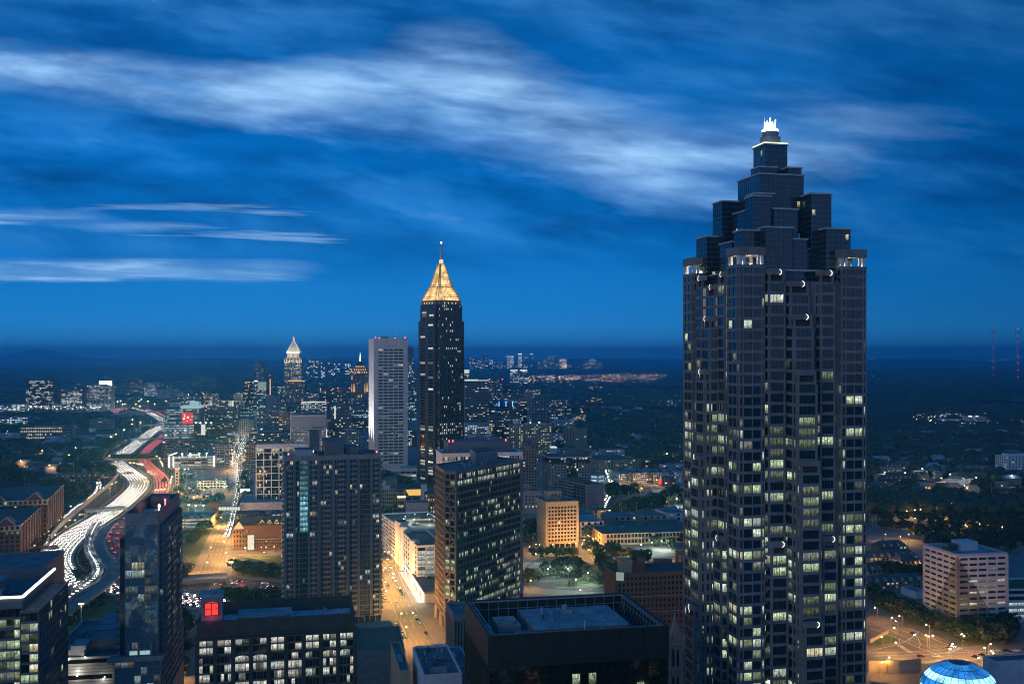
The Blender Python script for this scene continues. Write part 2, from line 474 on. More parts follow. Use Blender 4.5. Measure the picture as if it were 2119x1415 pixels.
# ------------------------------------------------------------------ buildings
PAL = {
    'office': [((0.90, 1.0, 0.66), 5), ((1.0, 0.93, 0.62), 3), ((0.72, 0.95, 0.86), 2)],
    'warm': [((1.0, 0.80, 0.42), 5), ((1.0, 0.92, 0.66), 3), ((0.85, 0.92, 0.75), 2)],
    'cool': [((0.70, 0.93, 1.0), 5), ((0.85, 1.0, 0.95), 4), ((1.0, 0.92, 0.7), 1)],
    'white': [((1.0, 0.97, 0.82), 5), ((0.9, 0.98, 0.9), 3)],
    'home': [((1.0, 0.82, 0.48), 4), ((0.95, 0.97, 0.75), 4), ((0.5, 0.75, 1.0), 1), ((0.75, 0.95, 0.95), 2)],
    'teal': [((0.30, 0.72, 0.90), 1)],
    'green': [((0.80, 1.0, 0.62), 6), ((0.88, 1.0, 0.80), 4), ((1.0, 0.95, 0.6), 1)],
}
class Building:
    def __init__(s, name, label, cat, org, wallm, group=None, indiv=False, pane='glass'):
        s.root = thing(name, label, cat, (org[0], org[1], 0), group)
        s.org = (org[0], org[1], 0)
        s.wm, s.pane_m, s.indiv = wallm, pane, indiv
        s.wall, s.roof, s.frame, s.panes, s.units = MB(), MB(), MB(), [], []
        s.rng = random.Random(label)
        s.glow = []
    def part(s, name):
        m = MB(); s.units.append((name, m)); return m
    def facade(s, p0, p1, z0, z1, nx, nz, pier=0.2, sp=0.35, d=0.3, lit=0.3, pal='office', end=0.0, mul=0, run=0.55, bright=1.0, dim=0.45, rows=None, wm=None, pane=None, sill=0.0, grad=None, fm='dark_steel', so=0):
        rng, wm = s.rng, wm or s.wm
        p0, p1 = Vector(p0), Vector(p1)
        e = p1 - p0
        Ln = e.length
        if Ln < 0.2 or z1 - z0 < 0.5: return
        e /= Ln
        n = Vector((e.y, -e.x))
        def P(a, z, o): 
            q = p0 + e * a + n * o
            return (q.x, q.y, z)
        def slab(a0, a1, b0, b1, o1, mb=None, mt=None, o0=-0.05):
            mb = mb or s.wall
            b = [P(a0, b0, o1), P(a1, b0, o1), P(a1, b0, o0), P(a0, b0, o0)]
            t = [(x, y, b1) for x, y, _ in b]
            mb.hexa(b, t, mt or wm, True)
        bay = (Ln - 2 * end) / nx
        fh = (z1 - z0) / nz
        k0 = 0
        cut = H - (1415 + 25 - HOR) / K * min(p0.y, p1.y)        # nothing below the frame is glazed
        k0 = max(0, int((cut - z0) / fh) - 1)
        if d > 0:
            if end > 0:
                slab(-d + 0.004, end, z0, z1, d); slab(Ln - end, Ln + d - 0.004, z0, z1, d)
            pw = pier * bay
            if pw > 0:
                for i in range(nx + 1):
                    c = end + i * bay
                    if i == 0 and end == 0: slab(-d + 0.004, pw / 2, z0, z1, d)
                    elif i == nx and end == 0: slab(c - pw / 2, Ln + d - 0.004, z0, z1, d)
                    else: slab(c - pw / 2, c + pw / 2, z0, z1, d)
            if k0 > 0: slab(end, Ln - end, z0, z0 + k0 * fh, d * 0.9)
            for k in range(k0, nz):
                if sp > 0: slab(0.0, Ln, z0 + k * fh, z0 + (k + sp) * fh, d * (so or (0.82 if pw > 0 else 1.0)))
            for k in range(k0, nz):
                for i in range(nx):
                    for q in range(1, mul + 1):
                        c = end + i * bay + pw / 2 + (bay - pw) * q / (mul + 1)
                        slab(c - 0.06, c + 0.06, z0 + (k + sp) * fh, z0 + (k + 1) * fh, 0.14, s.frame, fm)
        pals = PAL[pal]
        tot = sum(w for _, w in pals)
        prev = False
        for k in range(k0, nz):
            rf = rng.choice([0.35, 0.7, 1.0, 1.0, 1.5]) if rows is None else 1.0
            pr = min(0.97, lit * rf) if rows is None else rows(z0 + k * fh, k)
            rowcol = rng.random()
            for i in range(nx):
                hi = pier * bay / 2
                a0, a1 = end + i * bay + hi, end + (i + 1) * bay - hi
                b0, b1 = z0 + (k + sp + sill) * fh, z0 + (k + 1 - (0.0 if d > 0 else sp * 0.4)) * fh
                on = prev if rng.random() < run and pr > 0.02 and prev == (rng.random() < pr) else rng.random() < pr
                prev = on
                quad = [P(a0, b0, 0.05), P(a1, b0, 0.05), P(a1, b1, 0.05), P(a0, b1, 0.05)]
                if on:
                    r = (rowcol if rng.random() < 0.6 else rng.random()) * tot
                    for c, w in pals:
                        r -= w
                        if r <= 0: break
                    g = (grad(b0) if grad else 1.0) * bright * (rng.uniform(0.65, 1.25) if rng.random() > dim else rng.uniform(0.10, 0.45))
                    s.panes.append((quad, 'lit_window', tuple(x * g for x in c), (a1 - a0) * (b1 - b0)))
                else:
                    s.panes.append((quad, pane or s.pane_m, None, (a1 - a0) * (b1 - b0)))
    def body(s, poly, z0, z1, par=1.0, roofm='roof_grey', wm=None, thick=0.5, d=0.0):
        """The solid of one block: its walls, its flat roof and the parapet round it."""
        s.wall.prism(poly, z0, z1 - par, wm or s.wm)
        c = Vector((sum(p[0] for p in poly), sum(p[1] for p in poly))) / len(poly)
        ins = [tuple(c + (Vector(p) - c) * 0.995) for p in poly]
        s.roof.face([(x, y, z1 - par + 0.04) for x, y in ins], roofm)
        if par > 0:
            n = len(poly)
            for i in range(n):
                p, q = Vector(poly[i]), Vector(poly[(i + 1) % n])
                e = (q - p).normalized(); nn = Vector((e.y, -e.x))
                a, b = p + nn * (d + 0.02) - e * (d + 0.02 - 0.004 * (i % 2)), q + nn * (d + 0.02) + e * (d + 0.016)
                b2, a2 = q - nn * thick, p - nn * thick
                s.wall.hexa([(*a, z1 - par - 0.15), (*b, z1 - par - 0.15), (*b2, z1 - par - 0.15), (*a2, z1 - par - 0.15)], [(*a, z1 - 0.006 * (i % 2)), (*b, z1 - 0.006 * (i % 2)), (*b2, z1 - 0.006 * (i % 2)), (*a2, z1 - 0.006 * (i % 2))], wm or s.wm, True)
    def finish(s):
        for nm, mb in (('wall', s.wall), ('roof', s.roof), ('window_frame', s.frame)):
            if mb.f: mb.obj(nm, s.root, s.org)
        if s.panes:
            rank = []
            for i, (q, mt, c, ar) in enumerate(s.panes):
                x, y, z = [sum(p[j] for p in q) / 4 for j in range(3)]
                a, b = scr(x, y, z)
                vis = -10 < a < 2130 and b < 1425
                rank.append((-(ar / y / y if vis else 0), i))
            rank.sort()
            one = set(i for _, i in rank[:100]) if s.indiv else set()
            rest = MB()
            for i, (q, mt, c, ar) in enumerate(s.panes):
                if i in one:
                    m = MB(); m.face(q, mt, c if c else (0, 0, 0)); m.obj('window', s.root, s.org)
                else:
                    rest.face(q, mt, c if c else (0, 0, 0))
            if rest.f: stuff(rest.obj('window', s.root, s.org))
        for nm, mb in s.units:
            if mb.f:
                o = mb.obj(nm, s.root, s.org)
                if nm == 'balcony' and len(mb.f) > 60: stuff(o)
        return s.root

def rect(Y, xl, xc, xr, a, L=None, M=None):
    """Near corner at column xc and depth Y; right and left walls run to columns xr and xl (or lengths M, L)."""
    sa, ca = math.sin(R(a)), math.cos(R(a))
    X = at(xc, Y)
    tl, tr = (None if xl is None else (xl - CX) / K), (None if xr is None else (xr - CX) / K)
    if L is None: L = (X - tl * Y) / (ca + tl * sa)
    if M is None: M = (tr * Y - X) / (sa - tr * ca)
    C = Vector((X, Y)); S = Vector((sa, ca)); T = Vector((-ca, sa))
    return C, S, T, M, L
def corners(C, S, T, M, L, m=0.0):
    f = lambda s, t: tuple(C + S * s + T * t)
    return [f(m, m), f(M - m, m), f(M - m, L - m), f(m, L - m)]

def tower(name, label, cat, Y, xl, xc, xr, yt, a, wm, L=None, M=None, fr=None, fl=None, par=1.0, roofm='roof_grey', group=None, indiv=False, pane='glass', units=(), zb=0.0, zt=None, base=0.0, top=0.0, beacons=0, fin=True):
    C, S, T, M, L = rect(Y, xl, xc, xr, a, L, M)
    z1 = zt if zt is not None else zz(yt, Y)
    B = Building(name, label, cat, C, wm, group, indiv, pane)
    poly = corners(C, S, T, M, L)
    d = max([f.get('d', 0.3) for f in (fr, fl) if f] or [0])
    B.body(poly, zb, z1, par, roofm, d=d)
    for spec, p, q, ln in ((fr, poly[0], poly[1], M), (fl, poly[3], poly[0], L)):
        if spec:
            k = dict(spec)
            bw, fh = k.pop('bw', 4.0), k.pop('fh', 3.6)
            zlo, zhi = zb + k.pop('z0', base), z1 - par - k.pop('top', top)
            nx = k.pop('nx', None) or max(1, round((ln - 2 * k.get('end', 0)) / bw))
            nz = max(1, round((zhi - zlo) / fh))
            B.facade(p, q, zlo, zhi, nx, nz, **k)
            if zhi < z1 - par - 0.3 and k.get('d', 0.3) > 0:
                e = (Vector(q) - Vector(p)).normalized(); n = Vector((e.y, -e.x)); dd = k.get('d', 0.3)
                a0, b0 = Vector(p) - e * (dd - 0.01) + n * dd, Vector(q) + e * (dd - 0.01) + n * dd
                B.wall.prism([tuple(a0), tuple(b0), tuple(b0 - n * dd * 1.2), tuple(a0 - n * dd * 1.2)], zhi, z1 - par - 0.05, wm, True)
    for s0, s1, t0, t1, h, m in units:
        u_ = B.part('roof_unit')
        f = lambda s, t: tuple(C + S * (s * M) + T * (t * L))
        u_.prism([f(s0, t0), f(s1, t0), f(s1, t1), f(s0, t1)], z1 - par, z1 - par + h, m)
        if h > 2:
            g = lambda s, t: tuple(C + S * (s * M + (0.3 if s == s1 else -0.3)) + T * (t * L + (0.3 if t == t1 else -0.3)))
            u_.prism([g(s0, t0), g(s1, t0), g(s1, t1), g(s0, t1)], z1 - par + h, z1 - par + h + 0.35, 'roof_grey', True)
    if beacons:
        for i, (s, t) in enumerate(((0.04, 0.05), (0.96, 0.05), (0.25, 0.5), (0.75, 0.5))[:beacons]):
            q = B.part('warning_light')
            p = C + S * (s * M) + T * (t * L)
            r = 0.35 + Y / 3500
            q.ring(p, [(0.12, z1), (0.12, z1 + 0.6)], 6, 'steel')
            q.ring(p, [(0.01, z1 + 0.6), (r, z1 + 0.6 + r), (0.01, z1 + 0.6 + 2 * r)], 6, 'lamp_red', False)
    B.geo = (C, S, T, M, L, z1)
    if fin: B.finish()
    return B

def clutter(B, f, M, L, z, n, seed=1, m=2.0):
    """Small vents, cowls, curbs and pipe runs on a flat roof, each a part of its own."""
    r = random.Random(seed)
    for i in range(n):
        a, b = r.uniform(m, M - m - 2), r.uniform(m, L - m - 2)
        k = r.random()
        if k < .4: B.part('roof_vent').ring(f(a, b), [(.3, z), (.3, z + r.uniform(.6, 1.3)), (.5, z + 1.4), (.1, z + 1.7)], 8, r.choice(('steel', 'pale_concrete', 'dark_steel')))
        elif k < .75:
            w, d, h = r.uniform(.9, 2.6), r.uniform(.9, 2.2), r.uniform(.5, 1.7)
            B.part('roof_unit').prism([f(a, b), f(a + w, b), f(a + w, b + d), f(a, b + d)], z, z + h, r.choice(('steel', 'ribbed_metal', 'dark_steel', 'concrete')))
        else:
            p = (*f(a, b), z + .35); q = (*(f(min(M - m, a + r.uniform(3, 10)), b) if r.random() < .6 else f(a, min(L - m, b + r.uniform(3, 8)))), z + .35)
            B.part('pipe').bar(p, q, r.uniform(.2, .55), r.choice(('steel', 'pale_concrete')))
HAZE = 0.00008
# ================================================================== the tall stepped granite tower
C0 = Vector((82.2, 360.0)); SA, CA = math.sin(R(77)), math.cos(R(77))
S0, T0 = Vector((SA, CA)), Vector((-CA, SA))
WT = 51.0
def ST(s, t): return tuple(C0 + S0 * s + T0 * t)
B = Building('stepped_skyscraper', 'tallest grey granite skyscraper with stepped blue glass top and one blazing beacon', 'skyscraper', C0, 'granite', None, True, 'tower_glass')
rows_lit = lambda z, k: 0.05 if z > 168 else (0.12 if z > 150 else (0.40 if z > 100 else (0.52 if z > 66 else 0.3))) * [0.35, 0.9, 2.1, 0.5, 1.2, 2.4, 0.25, 0.6, 1.7, 0.3, 1.0][int(z / 4.0) % 11]
FH = 4.0
mull = B.part('mullion')
def fac(p, q, z0, z1, nx, **k):
    nz = max(1, round((z1 - z0) / FH))
    kw = dict(pier=0.13, sp=0.27, d=0.35, lit=0.3, pal='green', run=0.45, rows=rows_lit, mul=0, dim=0.55, bright=1.0, so=1.2)
    kw.update(k)
    B.facade(ST(*p), ST(*q), z0, z1, nx, nz, **kw)
B.wall.prism([ST(1.3, 1.3), ST(WT - 1.3, 1.3), ST(WT - 1.3, WT - 1.3), ST(1.3, WT - 1.3)], 0, 202, 'granite')
B.roof.face([(*ST(s, t), 202.05) for s, t in ((1.3, 1.3), (WT - 1.3, 1.3), (WT - 1.3, WT - 1.3), (1.3, WT - 1.3))], 'roof_grey')
ZB = 20.0
# four corner shafts with lit open loggias
for (s0, t0, ztop) in ((0, 0, 214), (WT - 9.8, 0, 214), (0, WT - 9.8, 214), (WT - 9.8, WT - 9.8, 214)):
    w = 9.8
    zr = 207.3
    B.wall.prism([ST(s0, t0), ST(s0 + w, t0), ST(s0 + w, t0 + w), ST(s0, t0 + w)], 0, zr, 'granite')
    if t0 == 0:
        fac((s0 + 1.5, t0), (s0 + w - 1.2, t0), ZB, zr, 2, end=0.0, mul=0, pier=0.10)
        fac((s0, t0), (s0 + 1.5, t0), ZB, zr, 1, pier=0.35, d=0.25)
        fac((s0 + w - 1.2, t0), (s0 + w, t0), ZB, zr, 1, pier=0.35, d=0.25)
    if s0 == 0:
        fac((s0, t0 + w - 1.2), (s0, t0 + 1.5), ZB, zr, 2, pier=0.10)
        fac((s0, t0 + 1.5), (s0, t0), ZB, zr, 1, pier=0.35, d=0.25)
        fac((s0, t0 + w), (s0, t0 + w - 1.2), ZB, zr, 1, pier=0.35, d=0.25)
    if s0 == 0 and t0 > 0:   # side that looks back towards the near corner
        fac((s0, t0), (s0 + 3.0, t0), ZB, zr, 1, pier=0.3)
    if t0 == 0 and s0 > 0:
        fac((s0, t0 + 3.0), (s0, t0), ZB, zr, 1, pier=0.3)
    lg = B.part('loggia')
    e = 0.36
    for (a, b) in ((0, 0), (w - 1.1, 0), (0, w - 1.1), (w - 1.1, w - 1.1), (1.5, 0), (w - 2.6, 0), (0, 1.5), (0, w - 2.6)):
        lg.prism([ST(s0 + a + .1, t0 + b + .1), ST(s0 + a + 1, t0 + b + .1), ST(s0 + a + 1, t0 + b + 1), ST(s0 + a + .1, t0 + b + 1)], zr, 211.0, 'white_wall')
    lg.prism([ST(s0 - e, t0 - e), ST(s0 + w + e, t0 - e), ST(s0 + w + e, t0 + w + e), ST(s0 - e, t0 + w + e)], 211.0, ztop, 'granite', True)
    lg.prism([ST(s0 - e, t0 - e), ST(s0 + w + e, t0 - e), ST(s0 + w + e, t0 + w + e), ST(s0 - e, t0 + w + e)], zr - 0.9, zr + 0.3, 'granite', True)
    gl = B.part('loggia_lamp')
    for a, b in ((1.3, 1.3), (w - 1.3, 1.3), (1.3, w - 1.3), (w - 1.3, w - 1.3)):
        gl.ring(ST(s0 + a, t0 + b), [(0.18, zr + 0.35), (0.18, zr + 1.2)], 6, 'lamp_white')
    if s0 == 0 or t0 == 0:
        pl = bpy.data.lights.new('loggia_light', 'POINT'); pl.energy = 1500; pl.color = (1, 0.78, 0.48); pl.shadow_soft_size = 0.5
        po = bpy.data.objects.new('loggia_light', pl); COL.objects.link(po); po.parent = B.root
        c = ST(s0 + w * 0.33, t0 + w * 0.33); po.location = (c[0] - C0.x, c[1] - C0.y, 208.2)
def crescent(p, z, n, r=1.0, left=False):
    """The lit half ring on the round bay head."""
    cr = B.part('crescent_lamp')
    p, n = Vector(p), Vector(n).normalized()
    side = Vector((-n.y, n.x))
    for j in range(12):
        a0, a1 = [-math.pi / 2 + math.pi * (j + q) / 12 for q in (0, 1)]
        th = lambda a: 0.07 + 0.17 * math.cos(a)
        pt = lambda a, rr, o: (*(p + n * o + (side if left else -side) * (-1 if left else 1) * (rr * math.cos(a)) * (1 if left else -1)), z + rr * math.sin(a))
        q = [pt(a0, r, .35), pt(a0, r - th(a0), .35), pt(a1, r - th(a1), .35), pt(a1, r, .35)]
        cr.face(q, 'strip_white'); cr.face([pt(a0, r, .0), pt(a0, r, .35), pt(a1, r, .35), pt(a1, r, .0)], 'granite')
def bay(face, a0, a1, back, outw, ztop, c=1.25, win=True, lit_arc=True):
    """A projecting bay with canted sides on the near (0) or west (1) face; a0..a1 along the face, outw metres proud of the wall."""
    f = (lambda a, o: (a, 1.3 - o)) if face == 0 else (lambda a, o: (1.3 - o, a))
    pts = [f(a0 - c, back), f(a0, outw), f(a1, outw), f(a1 + c, back)]
    if face == 1: pts = pts[::-1]
    zw = ztop - 5.2
    B.wall.prism([ST(*p) for p in pts], 0, zw, 'granite')
    ed = list(zip(pts[:-1], pts[1:]))
    fac(ed[0][0], ed[0][1], ZB, zw, 1, pier=0.30, d=0.22)
    fac(ed[1][0], ed[1][1], ZB, zw, 1, pier=0.16, mul=3, d=0.3)
    fac(ed[2][0], ed[2][1], ZB, zw, 1, pier=0.30, d=0.22)
    # open balcony storey and round head at the top
    B.wall.prism([ST(*p) for p in pts], zw, zw + 0.9, 'granite')
    inner = [f(a0 - c + .9, back), f(a0 + .6, outw - 1.3), f(a1 - .6, outw - 1.3), f(a1 + c - .9, back)]
    if face == 1: inner = inner[::-1]
    B.wall.prism([ST(*p) for p in inner], zw + 0.9, zw + 3.2, 'dark_stone')
    for a, b in ((a0, a0 + 0.8), (a1 - 0.8, a1)):
        q = [f(a, outw), f(b, outw), f(b, outw - .9), f(a, outw - .9)]
        if face == 1: q = q[::-1]
        B.wall.prism([ST(*p) for p in q], zw + 0.9, zw + 3.2, 'granite')
    B.wall.prism([ST(*p) for p in pts], zw + 3.2, ztop, 'granite', True)
    mid = (a0 + a1) / 2
    if lit_arc:
        ps = f(mid + (0.8 if face == 0 else -0.2), outw)
        nn = (-T0) if face == 0 else (-S0)
        crescent(ST(*ps), ztop - 1.0, nn, 1.08, face == 1)
for face in (0, 1):
    bay(face, 11.6, 17.9, 0, 1.4, 206)
    bay(face, 11.9, 18.2, 0, 2.9, 107, 1.3)
    bay(face, 32.4, 38.0, 0, 1.4, 206)
    bay(face, 32.6, 38.2, 0, 2.9, 108, 1.3)
    for j, zt in enumerate((201.8, 189.6, 169.3, 136.6, 79.0)):
        bay(face, 20.0 + (0.35 * j), 27.6 + 0.35 * j, 0, 1.7 + 2.0 * j, zt, 1.35, lit_arc=(j not in (2, 3) or face == 1))
# blue glass setbacks
def gbox(s0, s1, t0, t1, z0, z1, cap=0.45):
    glassb, capm = B.part('glass_setback'), B.part('roof_cap')
    glassb.prism([ST(s0, t0), ST(s1, t0), ST(s1, t1), ST(s0, t1)], z0, z1, 'glass_blue')
    def grid(p, q):
        p, q = Vector(ST(*p)), Vector(ST(*q)); e = q - p; L = e.length; e /= L; n = Vector((e.y, -e.x))
        for i in range(0, max(2, round(L / 1.9)) + 1):
            c = p + e * (L * i / max(2, round(L / 1.9)))
            mull.prism([tuple(c - e * .035 + n * .09), tuple(c + e * .04 + n * .09), tuple(c + e * .04 - n * .05), tuple(c - e * .04 - n * .05)], z0, z1, 'dark_steel')
        z = z1
        while z > z0 + 1:
            mull.prism([tuple(p + n * .07), tuple(q + n * .07), tuple(q - n * .05), tuple(p - n * .05)], z - .04, z + .04, 'steel', True)
            z -= 2.0
        z = z1 - 4.0
        k = 0
        while z > z0 + 2:      # a few lit rooms
            for i in range(int(L / 1.9)):
                if B.rng.random() < 0.022:
                    a, b = p + e * (i * 1.9 + .5) + n * .11, p + e * (i * 1.9 + 1.7) + n * .11
                    B.panes.append(([(*a, z), (*b, z), (*b, z + 2.2), (*a, z + 2.2)], 'lit_window', (0.75, 0.68, 0.40), 2.6))
            z -= 4.0
    grid((s0, t0), (s1, t0)); grid((s0, t1), (s0, t0)); grid((s1, t0), (s1, t1)); grid((s1, t1), (s0, t1))
    capm.prism([ST(s0 - cap, t0 - cap), ST(s1 + cap, t0 - cap), ST(s1 + cap, t1 + cap), ST(s0 - cap, t1 + cap)], z1, z1 + 0.55, 'pale_concrete', True)
HW = WT / 2
def sq(h, z0, z1): gbox(HW - h, HW + h, HW - h, HW + h, z0, z1)
sq(4.7, 236, 256)
sq(9.2, 222, 243.6)
gbox(HW - 9.2, HW - 2.2, HW - 9.2, HW - 2.2, 243.6, 246.2); gbox(HW + 2.6, HW + 8.2, HW - 9.3, HW - 1.0, 243.6, 246.4)
for a, b in ((-1, -1), (1, -1), (-1, 1), (1, 1)):       # corner blocks of the two lower tiers
    for h0, h1, zb_, zt_ in ((8.2, 16.6, 214, 235.5), (11.5, 21.6, 200, 221.8)):
        ss = sorted((HW + a * h0, HW + a * h1)); tt = sorted((HW + b * h0, HW + b * h1))
        if (a, b) == (-1, -1) and h0 == 8.2:
            ss, tt = (HW - 12.4, HW - 5.0), (HW - 12.4, HW - 5.0)
            gbox(HW - 14.2, HW - 7.5, HW - 14.2, HW - 7.5, 214, 234.2)
        elif (a, b) == (-1, -1):
            gbox(HW - 19.6, HW - 12.2, HW - 15.8, HW - 9.0, 200, 221.0)
            ss, tt = (HW - 12.4, HW - 1.5), (HW - 20.2, HW - 9.0)
        gbox(*ss, *tt, zb_, zt_)
for a in (-4.6, ):
    gbox(HW - 5.4, HW + 4.4, HW - 13.4, HW - 8, 212, 229.8); gbox(HW - 13.4, HW - 8, HW - 5.4, HW + 4.4, 212, 229.8)
    gbox(HW - 5.6, HW + 5.0, HW - 19.0, HW - 14, 200, 217.8); gbox(HW - 19.0, HW - 14, HW - 5.6, HW + 5.0, 200, 217.8)
sq(15.6, 200, 214.6); sq(20.2, 200, 206.0)
rim = B.part('rim_light')
for h in (4.9,):
    q = [ST(HW - h, HW - h), ST(HW + h, HW - h), ST(HW + h, HW + h), ST(HW - h, HW + h)]
    for i in range(4): rim.bar((*q[i], 256.8), (*q[(i + 1) % 4], 256.8), 0.4, 'rim_green')
top = B.part('crown_drum'); cc = ST(HW, HW)
top.ring(cc, [(3.9, 256.5), (3.9, 259.8), (3.6, 260.0)], 24, 'steel')
ant = B.part('antenna')
for dxx, hh in ((-2.4, 7.5), (1.0, 6.0)): ant.ring((cc[0] + dxx, cc[1]), [(0.22, 260), (0.16, 260 + hh), (0.05, 260 + hh + .4)], 6, 'steel')
plat = B.part('beacon_platform'); plat.ring(cc, [(3.0, 260.0), (3.3, 261.6), (3.3, 262.0)], 16, 'steel')
bc = B.part('beacon_lamp')
for i in range(10): bc.ring((cc[0] + 2.7 * math.cos(i * .628), cc[1] + 2.7 * math.sin(i * .628)), [(.05, 261.6), (.5, 262.2), (.42, 262.8), (.05, 263.1)], 6, 'beacon', False)
bc.ring(cc, [(.3, 262.0), (2.2, 263.2), (1.9, 264.6), (.2, 265.8)], 8, 'beacon', False)
for i in range(5): bc.bar((cc[0] - 2 + i, cc[1] + i % 2, 264), (cc[0] - 2 + i, cc[1] + i % 2, 265.6 + (i * 7 % 5) * .5), .12, 'beacon')
B.finish()

# ================================================================== the dark tower with the gold pyramid
Yb = 1330; cx = at(913.0, Yb)
Cb = Vector((cx, Yb))
B = Building('spired_skyscraper', 'dark brown skyscraper under a glowing gold lattice pyramid and white spire', 'skyscraper', (cx, Yb), 'dark_stone', None, False)
def rot(pts, ang): 
    c, s = math.cos(R(ang)), math.sin(R(ang)); return [(cx + x * c - y * s, Yb + x * s + y * c) for x, y in pts]
def notch(h, k): return [(-h + k, -h), (h - k, -h), (h - k, -h + k), (h, -h + k), (h, h - k), (h - k, h - k), (h - k, h), (-h + k, h), (-h + k, h - k), (-h, h - k), (-h, -h + k), (-h + k, -h + k)]
ANG = 39
for h, k, z0, z1 in ((23.2, 4.6, 0, 219), (21.4, 4.6, 219, 240.5)):
    poly = rot(notch(h, k), ANG)
    B.body(poly, z0, z1, 0.5, 'roof_dark', d=0.5)
    rl = (lambda z, kk: 0.34 if z > 219 else (0.5 if 66 < z < 80 else (0.24 if z < 62 else (0.12 + 0.25 * (int(z / 4) % 5 == 0)))))
    for i in (0, 8, 10, 2):
        B.facade(poly[i], poly[(i + 1) % 12], z0 + (0 if z0 else 8), z1 - 0.5, 12, round((z1 - z0) / 4), pier=0.42, sp=0.22, d=0.5, lit=.25, pal='white', rows=rl, bright=1.0, dim=.45, run=.6)
    for i in (9, 11, 1, 3, 7):
        B.facade(poly[i], poly[(i + 1) % 12], z0 + (0 if z0 else 8), z1 - 0.5, 2, round((z1 - z0) / 4), pier=0.4, sp=0.25, d=0.3, lit=.2, pal='white', rows=rl, bright=1.0)
B.part('crown_deck').prism(rot(notch(20.6, 4.4), ANG), 240, 246, 'brown_stone')
core, lat = B.part('crown_lantern'), B.part('crown_lattice')
prof = [(20.6, 246, 1.0), (19.4, 251, 1), (18.6, 251.2, 1), (12.6, 264, 1), (11.9, 264.3, 1), (3.6, 295.5, 1)]
for (h0, z0, _), (h1, z1, _) in zip(prof[:-1], prof[1:]):
    p0, p1 = rot(notch(h0 * .93, h0 * .2), ANG), rot(notch(h1 * .93, h1 * .2), ANG)
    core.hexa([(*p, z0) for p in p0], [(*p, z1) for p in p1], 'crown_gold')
    q0, q1 = rot(notch(h0, h0 * .2), ANG), rot(notch(h1, h1 * .2), ANG)
    if z1 - z0 < 1: continue
    nlev = max(1, round((z1 - z0) / 3.2))
    for i in range(12):
        j = (i + 1) % 12
        A0, A1, B0, B1 = Vector((*q0[i], z0)), Vector((*q1[i], z1)), Vector((*q0[j], z0)), Vector((*q1[j], z1))
        lat.bar(A0, A1, 0.8, 'gold_leaf')
        nb = max(2, round((B0 - A0).length / 2.6)) if i % 3 != 1 and i % 3 != 2 or True else 2
        for q in range(1, nb):
            f = q / nb
            lat.bar(A0.lerp(B0, f), A1.lerp(B1, f), 0.34, 'gold_leaf')
        for l in range(nlev + 1):
            f = l / nlev
            lat.bar(A0.lerp(A1, f), B0.lerp(B1, f), 0.5 if l in (0, nlev) else 0.3, 'gold_leaf')
for ang in range(4):    # lamps round the foot of the crown
    p = rot([(0, -19.8)], ANG + 90 * ang)[0]
    for o in (-9, -3, 3, 9):
        pp = rot([(o, -20.8)], ANG + 90 * ang)[0]
        B.part('crown_lamp').ring(pp, [(.6, 241.5), (.6, 243.6)], 6, 'crown_amber')
sp_ = B.part('spire')
sp_.ring((cx, Yb), [(2.8, 295.5), (2.7, 300.5), (2.0, 301.5)], 12, 'crown_white'); sp_.ring((cx, Yb), [(1.5, 302), (2.0, 305), (1.7, 310), (1.0, 311), (1.0, 322), (.3, 323)], 10, 'pale_concrete')
B.part('warning_light').ring((cx, Yb), [(.1, 323), (1.0, 324), (.1, 325)], 8, 'lamp_white', False)
B.finish()

# ================================================================== white slab tower beside it
fr = dict(nx=5, fh=4.55, pier=0.16, sp=0.5, d=1.0, lit=0.16, pal='white', end=5.2, top=15, base=9, mul=4, dim=.55, bright=0.9)
fr.pop('base')
B = tower('white_office_tower', 'white concrete slab tower with dark ribbon windows and one floodlit edge', 'office tower', 1480, 763, 775, 842, 700, 78, 'pale_concrete', fr=dict(fr, z0=10), indiv=True, beacons=4, units=((.3, .5, .3, .6, 4, 'steel'),), fin=False)
C, S, T, M, L, z1 = B.geo
ant = B.part('antenna'); p = C + S * (M * .28) + T * 8; ant.ring(p, [(.3, z1), (.1, z1 + 12)], 5, 'steel'); p = C + S * (M * .6) + T * 8; ant.ring(p, [(.3, z1), (.1, z1 + 14)], 5, 'steel')
for i, q in enumerate((0.1, 0.5, 0.9)):
    l = bpy.data.lights.new('facade_floodlight', 'SPOT'); l.energy = 900000; l.color = (1, .96, .9); l.spot_size = R(60); l.spot_blend = 1; l.shadow_soft_size = 1
    o = bpy.data.objects.new('facade_floodlight', l); COL.objects.link(o); o.parent = B.root
    p = C - S * 42 + T * (L * q); o.location = (p.x - C.x, p.y - C.y, 20)
    d_ = Vector((*(C + T * (L * q)), 85)) - Vector((*p, 20)); o.rotation_euler = d_.to_track_quat('-Z', 'Y').to_euler()
B.finish()

# ================================================================== foreground and middle distance
WIN = dict(bw=3.2, fh=3.6)
